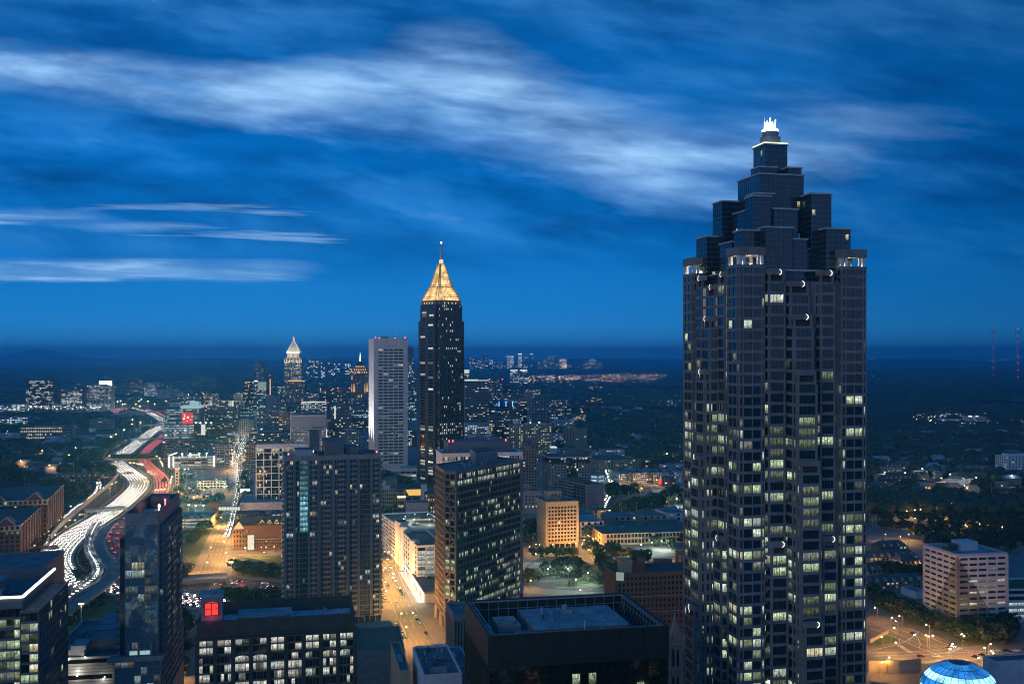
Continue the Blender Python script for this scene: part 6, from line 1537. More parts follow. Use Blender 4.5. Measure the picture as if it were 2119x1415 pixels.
cs.prism([f(-.11, -.6), f(-.02, -.6), f(-.02, 40), f(-.11, 40)], 0, z1 + 1, 'concrete'); cs.bar((*f(-.115, 0), z1 + 1.6), (*f(-.03, 40), z1 + 1.6), 1.2, 'strip_white')
B.part('skylight').prism([f(.3, 12), f(.56, 12), f(.56, 22), f(.3, 22)], z1 - .9, z1 + .8, 'strip_pale', True)
for s in (.2, .4, .62, .8): B.part('roof_lamp').ring(f(s, 1.5), [(.15, z1), (.15, z1 + 3), (.9, z1 + 3.6), (.1, z1 + 4.4)], 6, 'lamp_white')
B.finish()
x, y = at(368, 1330), 1330
q = thing('pagoda_tower', 'slender stone tower with a flared pagoda roof beside the red lanes', 'tower', (x, y, 0)); a, b = MB(), MB()
a.prism([(x - 2.8, y - 2.8), (x + 2.8, y - 2.8), (x + 2.8, y + 2.8), (x - 2.8, y + 2.8)], 0, 20, 'concrete')
for k in range(4): a.prism([(x - 1.2, y - 2.95), (x + 1, y - 2.95), (x + 1, y - 2.8), (x - 1.2, y - 2.8)], 3 + k * 4, 5 + k * 4, 'glass_black', True)
b.ring((x, y), [(2.6, 20), (6.5, 24), (6.5, 25), (2.2, 27), (.3, 30)], 4, 'pale_concrete', True, .785); a.obj('shaft', q, (x, y, 0)); b.obj('roof', q, (x, y, 0))
B = blk('lower_parking_deck', 'two level parking deck with glowing slots under four cyan white floodlights', 'parking garage', 990, None, 355, 436, 1073, 82, 'beige_stone', L=44, par=.9, roofm='worn_asphalt', fr=dict(nx=3, fh=3.3, pier=.05, sp=.5, d=.4, lit=1, pal='white', dim=0, bright=.75, z0=.6))
DECKW = B.geo
# townhouse block with white gables
B = blk('gabled_townhouses', 'brick townhouse block with white gables, dark roof and a glass stair', 'apartment building', 892, None, 482, 592, 1087, 84, 'brick', L=22, par=.3, roofm='shingle', fin=False)
C, S, T, M, L, z1 = B.geo
f = lambda s, t: tuple(C + S * s + T * t)
zw = z1 - .5
B.facade(f(0, 0), f(13, 0), .5, zw - 4, 5, 4, pier=.55, sp=.45, d=.25, lit=.08, pal='warm'); B.facade(f(19, -2), f(M, -2), .5, 9, 14, 3, pier=.5, sp=.45, d=.25, lit=.1, pal='warm'); B.facade(f(19, 3), f(M, 3), 10, zw + 3, 16, 2, pier=.4, sp=.4, d=.25, lit=.1, wm='pale_concrete')
B.wall.prism([f(19, -2), f(M, -2), f(M, .5), f(19, .5)], 0, 9.4, 'brick'); B.part('terrace_roof').prism([f(18.6, -2.4), f(M, -2.4), f(M, 2.8), f(18.6, 2.8)], 9.4, 9.8, 'roof_pale', True)
gs = B.part('glass_stair'); gs.prism([f(13.6, -2.6), f(18.6, -2.6), f(18.6, -.4), f(13.6, -.4)], .3, 13, 'strip_pale', True)
for k in range(5): gs.prism([f(13.5, -2.75), f(18.7, -2.75), f(18.7, -2.6), f(13.5, -2.6)], .3 + k * 3, .6 + k * 3, 'white_wall', True)
for s in (13.5, 16, 18.6): gs.prism([f(s - .12, -2.8), f(s + .12, -2.8), f(s + .12, -2.6), f(s - .12, -2.6)], .3, 13, 'white_wall', True)
rf = B.part('pitched_roof'); rf.hexa([(*f(-1, -.8), zw), (*f(M, -.8), zw + 3), (*f(M, L), zw), (*f(-1, L), zw)], [(*f(5, 8), zw + 7), (*f(M, 8), zw + 7.5), (*f(M, 9), zw + 7.5), (*f(5, 9), zw + 7)], 'shingle', True)
for i in range(6):
    gb = B.part('gable')
    s0 = 1.5 if i == 0 else 17 + i * 6.4
    w = 8 if i == 0 else 4.4
    zb_, h = (zw - 2, 6) if i == 0 else (zw + 1.8, 3.4)
    t_ = -1.4 if i == 0 else .4
    A_, B_2, C_2 = (*f(s0, t_), zb_), (*f(s0 + w, t_), zb_), (*f(s0 + w / 2, t_), zb_ + h)
    gb.face([A_, B_2, C_2], 'pale_concrete' if i == 0 else 'dark_stone'); gb.bar(A_, C_2, .6, 'white_wall'); gb.bar(B_2, C_2, .6, 'white_wall'); gb.bar(A_, B_2, .5, 'white_wall')
    gb.face([B_2, (*f(s0 + w / 2, t_ + 7), zb_ + h), C_2], 'shingle'); gb.face([A_, C_2, (*f(s0 + w / 2, t_ + 7), zb_ + h)], 'shingle')
B.finish()
# brick dormitories by the motorway wall
def dorm(name, lb, Y, xc, xr, yt, L, lit):
    B = blk(name, lb, 'apartment building', Y, None, xc, xr, yt, -17, 'brick', L=L, par=.8, roofm='roof_dark', fin=False, indiv=(Y < 950))
    C, S, T, M, L, z1 = B.geo
    f = lambda s, t: tuple(C + S * s + T * t)
    B.facade(f(0, L), f(0, 0), 2, z1 - 6, round(L / 4.2), 6, pier=.55, sp=.45, d=.35, lit=.16, pal='office', bright=.9); B.facade(f(0, L), f(0, 0), z1 - 5.4, z1 - 1.2, round(L / 4.2), 1, pier=.5, sp=.3, d=.45, lit=.15, wm='tan_wall')
    B.facade(f(0, 0), f(M, 0), 2, z1 - 1, round(M / 4), 8, pier=.45, sp=.4, d=.4, lit=lit, pal='white', bright=1.0, run=.3)
    g = B.part('gable_roof')
    for t0, w in ((3, 16), (L - 24, 15)) if L > 50 else ((4, 14),):
        a_, b_ = (*f(-.8, t0), z1 - .8), (*f(-.8, t0 + w), z1 - .8)
        ap_ = (*f(-.2, t0 + w / 2), z1 + 6.5); bk = (*f(14, t0 + w / 2), z1 + 6.5)
        g.face([b_, a_, ap_], 'brick'); g.face([a_, (*f(14, t0), z1 - .8), bk, ap_], 'shingle'); g.face([b_, ap_, bk, (*f(14, t0 + w), z1 - .8)], 'shingle'); g.bar(a_, ap_, .5, 'pale_concrete'); g.bar(b_, ap_, .5, 'pale_concrete')
    bd = B.part('cornice'); bd.prism([f(-.7, -.7), f(M, -.7), f(M, -.05), f(-.7, -.05)], z1 - 1.2, z1 - .4, 'pale_concrete', True); bd.prism([f(-.7, -.05), f(-.05, -.05), f(-.05, L), f(-.7, L)], z1 - 1.2, z1 - .4, 'pale_concrete', True)
    for s in range(1, int(M / 14) + 1): bd.prism([f(s * 14 - 2, -1.3), f(s * 14 + 2, -1.3), f(s * 14 + 2, -.3), f(s * 14 - 2, -.3)], 0, z1 + .6, 'brick')
    B.finish()
dorm('brick_dormitory', 'red brick dormitory with a dark gabled roof, closer of two by the motorway wall', 850, 42, 83, 1085, 70, .45)
dorm('brick_dormitory', 'red brick dormitory with lit stair windows behind its gabled twin', 960, 98, 131, 1032, 60, .5)
blk('concrete_apartment_slab', 'pale concrete apartment slab at the western edge behind the brick dormitories', 'apartment building', 1180, None, -20, 21, 1006, -14, 'concrete', L=30, M=14, par=.6, fl=dict(bw=4, fh=3.4, pier=.4, sp=.4, d=.3, lit=.1))
# houses
def house(px, py, w, h, lb, a=76, wm_='brick', deep=14, rise=5.0, lit=.2, name='house', cat='house'):
    C = Vector(G(px, py)); Y = C.y
    S, T = Vector((math.sin(R(a)), math.cos(R(a)))), Vector((-math.cos(R(a)), math.sin(R(a))))
    B = Building(name, lb, cat, C, wm_)
    f = lambda s, t: tuple(C + S * s + T * t)
    B.wall.prism([f(0, 0), f(w, 0), f(w, deep), f(0, deep)], 0, h, wm_)
    B.facade(f(0, 0), f(w, 0), .4, h, max(2, round(w / 3.6)), max(1, round(h / 3.2)), pier=.5, sp=.45, d=.2, lit=lit, pal='warm', dim=.3)
    B.roof.hexa([(*f(-.6, -.6), h), (*f(w + .6, -.6), h), (*f(w + .6, deep + .6), h), (*f(-.6, deep + .6), h)], [(*f(min(3, w * .2), deep / 2 - .1), h + rise), (*f(w - min(3, w * .2), deep / 2 - .1), h + rise), (*f(w - min(3, w * .2), deep / 2 + .1), h + rise), (*f(min(3, w * .2), deep / 2 + .1), h + rise)], 'shingle', True)
    c = B.part('chimney'); c.prism([f(w * .3, deep * .6), f(w * .3 + 1, deep * .6), f(w * .3 + 1, deep * .6 + 1), f(w * .3, deep * .6 + 1)], h, h + rise + 1, 'brown_brick')
    if w > 24:
        for i in range(int(w / 7)):
            g = B.part('dormer'); s = 3 + i * 7
            g.hexa([(*f(s, .3), h), (*f(s + 3.2, .3), h), (*f(s + 3.2, deep * .4), h), (*f(s, deep * .4), h)], [(*f(s + 1.5, .3), h + 3), (*f(s + 1.7, .3), h + 3), (*f(s + 1.7, deep * .4), h + 3), (*f(s + 1.5, deep * .4), h + 3)], 'beige_stone')
    B.finish()
HS = [(1822, 1150, 26, 7, 'dark gabled townhouse row, rearmost beside the amber lit lane', 'brown_brick'), (1800, 1172, 44, 7, 'townhouse row whose pale bay fronts glow amber in the middle', 'tan_wall'), (1797, 1200, 34, 7, 'dark roofed townhouse row with faint tan gables behind the skyscraper', 'tan_wall'),
      (1806, 1224, 44, 6, 'low dark roofed townhouse row closest to the lit crossroads', 'brown_stone'), (1866, 1182, 16, 8, 'small gabled house lit white at its side among the townhouse rows', 'tan_wall'), (1830, 1007, 42, 10, 'long dark hipped roof apartment house with lit gable ends', 'brown_brick'), (1797, 1020, 30, 6, 'low pinkish row house beside the granite skyscraper', 'tan_wall'),
      (1832, 978, 30, 9, 'floodlit house with a glowing forecourt east of the skyscraper', 'tan_wall'), (2005, 1044, 16, 6, 'small house with a lit porch in the dark wooded suburb', 'tan_wall'), (1950, 930, 40, 7, 'long low roof half hidden in the eastern woods', 'pale_concrete'),
      (60, 975, 26, 6, 'house under trees with a blue pyramid roof on the west side', 'brick'), (110, 1000, 60, 8, 'long dark pitched roof hall among the western trees', 'brick'), (75, 1010, 40, 8, 'blue roofed brick hall with a pale roof ridge', 'brick'), (160, 998, 40, 7, 'blue roofed long house beside the motorway trees', 'brown_brick'),
      (145, 970, 45, 7, 'low pale walled house row nearest the motorway bridge', 'tan_wall'), (50, 1022, 44, 8, 'flat pale edged brick house behind the dormitories', 'brick'), (148, 936, 24, 6, 'blue roofed house beside the domed pavilion', 'brown_brick'), (75, 950, 30, 6, 'house with one amber porch light in the western woods', 'brick'), (20, 945, 30, 6, 'blue gabled house at the western edge of the woods', 'slate_wall'),
      (1380, 935, 44, 9, 'long low lit apartment house on the slope right of the pale roofscape', 'beige_stone'), (1290, 920, 30, 6, 'small building with two bright roofs in the dark woods', 'pale_concrete'), (1370, 1005, 18, 7, 'red tent roofed chapel lit at its gable', 'red_paint')]
for px, py, w, h, lb, wm_ in HS: house(px, py, w, h, lb, 77, wm_, lit=.3)
blk('white_shed', 'white walled shed with a slate roof beside the white office block', 'warehouse', 712, 1864, 1896, 1916, 1224, 74, 'white_wall', par=.4, roofm='roof_grey')
B = blk('cool_lit_garage', 'parking garage with cool lit open floors at the eastern edge', 'parking garage', 650, None, 2086, 2200, 1218, 84, 'white_wall', L=30, par=1, roofm='turf', fr=dict(nx=3, fh=4.4, pier=.04, sp=.42, d=.4, lit=1, pal='cool', dim=0, bright=.8, z0=1))
blk('white_hospital', 'white five storey building with a lit stairwell in the eastern woods', 'hospital', 1453, 2060, 2086, 2160, 944, 70, 'white_wall', par=.8, fr=dict(bw=6, fh=3.6, pier=.5, sp=.45, d=.25, lit=.15, pal='cool'), fl=dict(bw=4, fh=3.6, pier=.5, sp=.45, d=.25, lit=.35, pal='white'), units=((.1, .8, .2, .8, 4, 'white_wall'),))
blk('far_campus_block', 'pale long block with bright roof lights far in the eastern woods', 'office building', 2420, None, 2006, 2040, 862, 84, 'pale_concrete', L=30, par=.6, fr=dict(bw=5, fh=4, pier=.4, sp=.4, d=.2, lit=.15, pal='white'), units=((.05, .2, .1, .3, 2, 'strip_white'), (.5, .6, .1, .3, 1.5, 'strip_white')))
blk('far_campus_hall', 'long pale hall joined to the far campus block', 'hall', 2450, None, 1953, 2006, 868, 84, 'pale_concrete', L=30, par=.6, roofm='roof_pale')
# radio masts
for i, (px, yt) in enumerate(((2055.7, 678), (2106.8, 679))):
    Ym = 5000 if i == 0 else 4800
    x = at(px, Ym); zt = zz(yt, Ym)
    q = thing('radio_mast', ('lattice radio mast with red lights, the slimmer one nearer the skyscraper', 'lattice radio mast with a forked head and red lights at the eastern edge')[i], 'radio mast', (x, Ym, 0), 'radio masts')
    a, b = MB(), MB()
    for sx_ in (-1.6, 1.6): a.bar((x + sx_, Ym, 0), (x + sx_, Ym, zt - 14), .9, 'dark_steel')
    for k in range(int(zt / 7)): a.bar((x - 1.6, Ym, k * 7), (x + 1.6, Ym, k * 7 + 7 if k * 7 + 7 < zt - 14 else k * 7), .6, 'dark_steel')
    w = 7 if i == 0 else 11
    a.bar((x - w, Ym, zt - 30), (x + w, Ym, zt - 30), 1.4, 'dark_steel')
    for sx_ in (-w, w, 0): a.bar((x + sx_, Ym, zt - 30), (x + sx_, Ym, zt), 1.0, 'dark_steel')
    for k in range(8): 
        for sx_ in (-2.5, 2.5): b.ring((x + sx_, Ym), [(.2, zt - 3 - k * 33 - 2), (.7, zt - 3 - k * 33), (.2, zt - 3 - k * 33 + .9)], 6, 'mast_red', False)
    a.obj('lattice', q, (x, Ym, 0)); b.obj('warning_light', q, (x, Ym, 0))
# uptown towers on the horizon
UP = [(978, 741, 16), (1003, 734, 10), (1016, 744, 8), (1056, 738, 14), (1076, 732, 8), (1088, 739, 7), (1100, 733, 5), (1131, 742, 8), (1143, 737, 14), (1165, 744, 14), (1226, 743, 12), (1216, 748, 18), (1238, 748, 14), (992, 745, 10), (1030, 748, 20), (1120, 748, 12), (650, 745, 20), (668, 748, 8), (685, 744, 12), (697, 748, 12), (640, 751, 8), (720, 748, 12)]
LB = ['hazy lit office tower', 'tall slim hazy tower', 'squat hazy tower', 'bright floodlit tower', 'slim white topped tower', 'hazy dark tower', 'needle thin tower', 'low hazy block', 'broad dark tower', 'orange lit block', 'hazy residential tower', 'long hazy block', 'stepped hazy block', 'small hazy tower', 'wide low hazy block', 'dim hazy block']
for i, (px, yt, w) in enumerate(UP):
    Yu = 11500 if px > 900 else 7000
    same = sorted(p for p, _, _ in UP if (p > 900) == (px > 900))
    nb_ = 'right of the gold crowned tower' if px > 900 else 'left of the domed crown tower'
    blk('horizon_tower', f'{LB[i % 16]}, {ordinal(same.index(px))} from the left {nb_}', 'office tower', Yu, None, px - w / 2, px + w / 2, yt, 86, 'slate_wall', L=40, par=.5, group='uptown towers on the horizon',
        fr=dict(bw=9, fh=8, pier=.25, sp=.35, d=.3, lit=.25 if i not in (3, 4, 9) else .6, pal='cool' if px != 1165 else 'warm', bright=3.4 if px != 1165 else 5, dim=.2), units=((0, 1, 0, .2, 5, 'strip_white' if i in (3, 4, 6) else ('crown_amber' if i == 9 else 'slate_wall')),))
for px, lb in ((1063, 'low uptown office with a white lit roof rim, the first of a pair'), (1083, 'low uptown office with a white lit roof rim, the second of a pair')):
    blk('rim_lit_office', lb, 'office building', 5600, None, px - 7, px + 8, 767, 86, 'slate_wall', L=30, par=.5, fr=dict(bw=7, fh=5, pier=.3, sp=.35, d=.3, lit=.4, pal='cool', bright=2.4, dim=.2), units=((0, 1, 0, .1, 4, 'strip_white'),))

# ================================================================== ground, roads
def grid_sheet(name, ext, z, mt, n=1):
    m = MB()
    x0, x1, y0, y1 = ext
    m.face([(x0, y0, z), (x1, y0, z), (x1, y1, z), (x0, y1, z)], mt)
    return structure(m.obj(name))
grid_sheet('ground', (-46000, 46000, -3000, 46000), 0.0, 'earth')
def sheet(name, pts, z, mt, kind='structure'):
    m = MB(); m.face([(*p, z) for p in pts], mt)
    o = m.obj(name); o['kind'] = kind; return o
GP = lambda *pp: [G(a, b) for a, b in pp]
sheet('city_ground', [(-360, 60), (420, 60), (520, 900), (300, 1450), (80, 2700), (-640, 2700), (-560, 2000), (-470, 1350), (-250, 900)], .05, 'pavement_grey')
sheet('city_ground', GP((1797, 1300), (1797, 1275), (2300, 1410), (2300, 1415), (1797, 1415)), .06, 'worn_asphalt')
def smooth(pts, step=8.0):
    P = [Vector(p) for p in pts]
    P = [P[0] * 2 - P[1]] + P + [P[-1] * 2 - P[-2]]
    outp = []
    for i in range(1, len(P) - 2):
        a, b, c, d = P[i - 1:i + 3]
        n = max(2, int((c - b).length / step))
        for k in range(n):
            t = k / n
            outp.append(.5 * ((2 * b) + (c - a) * t + (2 * a - 5 * b + 4 * c - d) * t * t + (3 * b - a - 3 * c + d) * t ** 3))
    outp.append(P[-2])
    return outp
def normals(C):
    out_ = []
    for i in range(len(C)):
        d = (C[min(i + 1, len(C) - 1)] - C[max(i - 1, 0)]); d.z = 0
        d.normalize(); out_.append(Vector((d.y, -d.x, 0)))
    return out_
def path(pp): return smooth([Vector((*G(a, b, z), z)) for a, b, z in [(*p, 0)[:3] if len(p) == 2 else p for p in pp]])
def strip(m, C, Nn, o0, o1, dz, mt):
    for i in range(len(C) - 1):
        q = [C[i] + Nn[i] * o0, C[i] + Nn[i] * o1, C[i + 1] + Nn[i + 1] * o1, C[i + 1] + Nn[i + 1] * o0]
        m.face([(p.x, p.y, p.z + dz) for p in q], mt)
def wallrun(m, C, Nn, o, h, w, mt, z0=None):
    for i in range(len(C) - 1):
        a, b = C[i] + Nn[i] * o, C[i + 1] + Nn[i + 1] * o
        na, nb_ = Nn[i] * w / 2, Nn[i + 1] * w / 2
        za, zb_ = (a.z, b.z) if z0 is None else (z0, z0)
        bq = [(*(a - na).xy, za), (*(a + na).xy, za), (*(b + nb_).xy, zb_), (*(b - nb_).xy, zb_)]
        tq = [(x, y, z) for (x, y, _), z in zip(bq, (a.z + h, a.z + h, b.z + h, b.z + h))]
        m.hexa(bq[::-1] if False else bq, tq, mt, True)
def road(name, pp, width, lanes, mt='asphalt', dz=.12, edge=True, C=None, dash=True, kerb=False):
    C = C or path(pp); Nn = normals(C)
    m = MB(); strip(m, C, Nn, -width / 2, width / 2, dz, mt); structure(m.obj(name))
    mk = MB()
    if edge:
        for o in (-width / 2 + 1.2, width / 2 - 1.2): strip(mk, C, Nn, o - .09, o + .09, dz + .05, 'road_paint')
    if dash:
        for l in range(1, lanes):
            o = -width / 2 + 1.2 + (width - 2.4) * l / lanes
            for i in range(0, len(C) - 1, 2): strip(mk, C[i:i + 2], Nn[i:i + 2], o - .08, o + .08, dz + .05, 'road_paint')
    if mk.f: structure(mk.obj('road_marking'))
    if kerb:
        kb = MB()
        for s in (-1, 1): strip(kb, C, Nn, s * (width / 2 + 2.6) - 2.5, s * (width / 2 + 2.6) + 2.5, dz + .06, 'pavement_grey'); wallrun(kb, C, Nn, s * (width / 2 + .1), dz + .12, .3, 'concrete')
        structure(kb.obj('pavement'))
    return C, Nn
SB = road('motorway', [(232, 858), (246, 847), (270, 843), (300, 849), (333, 866), (336, 880), (312, 895), (288, 914), (264, 932), (246, 944), (240, 956), (262, 974), (284, 992), (283, 1010), (264, 1030), (240, 1050), (212, 1070), (180, 1090), (148, 1112), (124, 1136), (113, 1160), (124, 1185), (156, 1203), (196, 1212), (250, 1219), (310, 1228), (380, 1240), (470, 1254)], 30, 7, 'concrete_road')
NB = road('motorway', [(300, 846), (330, 858), (352, 876), (345, 893), (325, 913), (303, 932), (296, 948), (310, 966), (331, 986), (336, 1006), (324, 1030), (300, 1052), (268, 1074), (248, 1094), (241, 1112), (246, 1132), (262, 1150), (300, 1172), (360, 1190), (440, 1204), (520, 1212), (600, 1218)], 22, 5, 'asphalt', .13)
for q_, o_, lb in ((60, -17.5, 'low concrete barrier on the outer edge of the white lit motorway'), (0, 17.2, 'low concrete barrier between the white and the red lanes')):
    mw = MB(); wallrun(mw, SB[0][q_:], SB[1][q_:], o_, 1.2, .5, 'concrete'); tag(mw.obj('motorway_barrier'), lb, 'barrier')
# access road along the dormitories, with its retaining wall
AC = road('access_road', [(232, 985), (214, 1005), (190, 1024), (160, 1048), (128, 1074), (100, 1100), (78, 1128), (62, 1156), (52, 1185)], 9, 2, 'worn_asphalt', .14)
rw = MB(); wallrun(rw, AC[0], AC[1], 8 if AC[1][0].x > 0 else -8, 5.5, .8, 'concrete'); tag(rw.obj('retaining_wall'), 'pale concrete retaining wall between the motorway and the dormitory lane', 'retaining wall')
EX = road('slip_road', [(198, 985), (205, 1006), (190, 1030), (158, 1052), (128, 1078)], 8, 2, 'concrete_road', .16)
# ramps on columns
def viaduct(name, lb, pp, width, lanes, mt='concrete_road'):
    C = path(pp); Nn = normals(C)
    t = thing(name, lb, 'flyover', (C[0].x, C[0].y, 0))
    m = MB(); strip(m, C, Nn, -width / 2, width / 2, .0, mt)
    for s in (-1, 1): wallrun(m, C, Nn, s * width / 2, 1.0, .4, 'concrete')
    for i in range(len(C) - 1):
        a, b = C[i], C[i + 1]; na, nb_ = Nn[i] * width / 2, Nn[i + 1] * width / 2
        q = [a - na, a + na, b + nb_, b - nb_]
        m.hexa([(p.x, p.y, p.z - 1.3) for p in q], [(p.x, p.y, p.z - .03) for p in q], 'concrete', True)
    m.obj('deck', t, (C[0].x, C[0].y, 0))
    mk = MB()
    for o in (-width / 2 + .8, width / 2 - .8): strip(mk, C, Nn, o - .09, o + .09, .04, 'road_paint')
    mk.obj('road_marking', t, (C[0].x, C[0].y, 0))
    for i in range(4, len(C) - 2, 6):
        if C[i].z > 3:
            pm = MB(); pm.ring((C[i].x, C[i].y), [(.9, 0), (.9, C[i].z - 1.3)], 10, 'concrete'); pm.obj('pillar', t, (C[0].x, C[0].y, 0))
    return C, Nn
RA = viaduct('ramp', 'narrow curved motorway ramp carrying a double white light line over the lanes', [(204, 1076, .5), (192, 1096, 2), (184, 1118, 4), (186, 1140, 6), (197, 1160, 7.5), (203, 1178, 8), (197, 1194, 8), (176, 1212, 7.5), (148, 1232, 6.5), (120, 1254, 5), (90, 1282, 3)], 8, 1)
RB = viaduct('ramp', 'wide curved concrete ramp sweeping past the glass condominium', [(226, 1086, .6), (212, 1104, 1.5), (205, 1126, 3.5), (212, 1148, 5), (228, 1164, 6.5), (235, 1178, 7.5), (229, 1196, 8), (205, 1216, 7.5), (170, 1240, 6.5), (135, 1266, 5), (98, 1300, 3)], 11, 2)
road('connector_road', [(300, 1186), (245, 1205), (205, 1230), (165, 1256), (125, 1288), (90, 1320)], 12, 2, 'asphalt', .17)
road('connector_road', [(300, 1262), (245, 1281), (190, 1300), (150, 1316), (100, 1345)], 9, 2, 'asphalt', .18)
road('connector_road', [(440, 1094), (400, 1102), (374, 1114), (362, 1132), (368, 1150), (390, 1170), (430, 1188), (500, 1200), (590, 1210)], 12, 3, 'asphalt', .19)
# streets
WS = road('avenue', [(499, 902), (505, 914), (497, 930), (492, 955), (490, 985), (485, 1015), (478, 1050), (470, 1085), (457, 1120), (442, 1160), (424, 1200), (398, 1245), (374, 1300), (355, 1370), (340, 1415)], 17, 4, 'worn_asphalt', .2, kerb=True)
CS = road('avenue', [(782, 1090), (788, 1125), (797, 1160), (811, 1200), (833, 1250), (858, 1300), (878, 1335), (920, 1400)], 17, 4, 'worn_asphalt', .2, kerb=True)
ES = road('avenue', [(1190, 1040), (1196, 1075), (1212, 1108), (1236, 1150), (1262, 1195), (1290, 1250)], 14, 4, 'worn_asphalt', .2, kerb=True)
road('street', [(1000, 1152), (1070, 1144), (1140, 1141), (1200, 1142), (1260, 1146)], 12, 3, 'worn_asphalt', .22)
BS = road('avenue', [(1255, 975), (1262, 995), (1266, 1010), (1258, 1026), (1248, 1045), (1238, 1065), (1215, 1080)], 13, 3, 'worn_asphalt', .2)
road('street', [(1250, 1048), (1300, 1040), (1360, 1030), (1420, 1024)], 10, 2, 'worn_asphalt', .21)
JN = road('avenue', [(1700, 1238), (1800, 1272), (1880, 1306), (1940, 1333), (2010, 1356), (2119, 1386), (2250, 1415)], 22, 5, 'worn_asphalt', .2)
road('street', [(1700, 1362), (1820, 1362), (1940, 1358), (2030, 1350), (2119, 1348), (2250, 1348)], 24, 4, 'concrete_road', .23)
road('street', [(1760, 1295), (1830, 1300), (1880, 1320), (1880, 1340)], 14, 2, 'worn_asphalt', .24)
road('street', [(800, 1170), (850, 1166), (905, 1163)], 10, 2, 'worn_asphalt', .21); road('street', [(470, 1133), (530, 1140), (590, 1146)], 9, 2, 'worn_asphalt', .21)
FS = road('street', [(1790, 1002), (1880, 985), (1960, 1010), (2030, 1030), (2119, 1010), (2200, 1000)], 9, 2, 'worn_asphalt', .2)
PL = GP((1078, 1200), (1090, 1168), (1120, 1153), (1196, 1150), (1222, 1172), (1240, 1195), (1262, 1226), (1190, 1222), (1120, 1218))
sheet('parking_lot', PL, .3, 'asphalt')
sheet('parking_lot', GP((1300, 1158), (1400, 1150), (1440, 1180), (1330, 1182)), .3, 'asphalt')
sheet('parking_lot', GP((356, 1006), (480, 1006), (474, 1044), (352, 1044)), .3, 'worn_asphalt')
sheet('parking_lot', GP((0, 848), (300, 848), (300, 862), (0, 864)), .3, 'worn_asphalt')
pm = MB()
def stall(p, q, n, ln, side=1):
    p, q = Vector((*G(*p), .36)), Vector((*G(*q), .36)); e = (q - p) / n; d = e.normalized(); nn = Vector((d.y, -d.x, 0)) * side
    for i in range(n + 1):
        a = p + e * i; b = a + nn * ln + d * .8
        pm.face([tuple(x) for x in (a - d * .17, a + d * .17, b + d * .17, b - d * .17)][::1 if side < 0 else -1], 'road_paint')
for a, b, n in (((1102, 1166), (1180, 1158), 26), ((1108, 1176), (1196, 1168), 26), ((1112, 1188), (1215, 1180), 26), ((1118, 1202), (1225, 1194), 24), ((1200, 1172), (1232, 1196), 14), ((1150, 1215), (1245, 1212), 22), ((1082, 1195), (1096, 1170), 14), ((1310, 1160), (1400, 1154), 24), ((1320, 1175), (1420, 1172), 24)): stall(a, b, n, 5.2)
structure(pm.obj('road_marking'))
gi = MB()
for p, w in (((1150, 1172), 9), ((1172, 1184), 10), ((1215, 1168), 5), ((1128, 1180), 4), ((1198, 1203), 8), ((1165, 1206), 7), ((1230, 1212), 8), ((1092, 1182), 5)):
    x, y = G(*p); gi.ring((x, y), [(w, .3), (w, .5), (w - .3, .52)], 14, 'turf')
stuff(gi.obj('grass', None))
for pts in (((130, 1290), (245, 1225), (300, 1230), (245, 1275), (125, 1325)), ((205, 1090), (232, 1075), (240, 1130), (225, 1160), (200, 1165)), ((365, 1140), (430, 1105), (470, 1120), (430, 1180), (390, 1170)), ((355, 1260), (400, 1250), (372, 1300), (345, 1340), (330, 1330)), ((480, 1150), (590, 1150), (590, 1195), (500, 1185)), ((1850, 1290), (1900, 1318), (1870, 1330), (1830, 1318)), ((360, 1215), (420, 1200), (395, 1240), (350, 1250)),
            ((1990, 1020), (2119, 1012), (2119, 1040), (2020, 1042))):
    sheet('grass', GP(*pts), .08, 'turf', 'stuff')
wl = path([(484, 1166), (520, 1172), (560, 1182), (600, 1196)])
m = MB(); wallrun(m, wl, normals(wl), 0, 7, .8, 'concrete'); tag(m.obj('retaining_wall'), 'curved pale concrete retaining wall below the dark shrubs by the townhouses', 'retaining wall')
wl = path([(1797, 1392), (1860, 1392), (1905, 1388)]); m = MB(); wallrun(m, wl, normals(wl), 0, 7, 1, 'beige_stone'); tag(m.obj('retaining_wall'), 'tan concrete wall of the underpass beside the blue dome', 'retaining wall')
wl = path([(1800, 1330), (1820, 1320), (1838, 1310)]); m = MB(); wallrun(m, wl, normals(wl), 0, 2.2, .6, 'beige_stone'); tag(m.obj('plaza_wall'), 'low tan plaza wall by the lit crossroads', 'wall')
# bridges
def bridge(lb, p, q, z, w, mt='brown_stone'):
    a, b = Vector((*G(*p, z), z)), Vector((*G(*q, z), z))
    t = thing('bridge', lb, 'bridge', (a.x, a.y, 0), 'bridges over the motorway')
    e = (b - a); Ln = e.length; e.normalize(); n = Vector((e.y, -e.x, 0))
    m = MB(); m.hexa([tuple(x) for x in (a - n * w / 2 - Vector((0, 0, 1.6)), b - n * w / 2 - Vector((0, 0, 1.6)), b + n * w / 2 - Vector((0, 0, 1.6)), a + n * w / 2 - Vector((0, 0, 1.6)))][::-1], [tuple(x) for x in (a - n * w / 2, b - n * w / 2, b + n * w / 2, a + n * w / 2)][::-1], mt, True)
    m.obj('deck', t, (a.x, a.y, 0)); r = MB()
    for s in (-1, 1): r.bar(tuple(a + n * s * w / 2 + Vector((0, 0, .5))), tuple(b + n * s * w / 2 + Vector((0, 0, .5))), .4, 'concrete', 1.2)
    r.obj('parapet', t, (a.x, a.y, 0))
    for f_ in (.02, .33, .66, .98):
        for o in (-.3, .3):
            p_ = a + e * (Ln * f_) + n * (o * w); c = MB(); c.ring((p_.x, p_.y), [(.8, 0), (.8, z - 1.6)], 8, 'concrete'); c.obj('pillar', t, (a.x, a.y, 0))
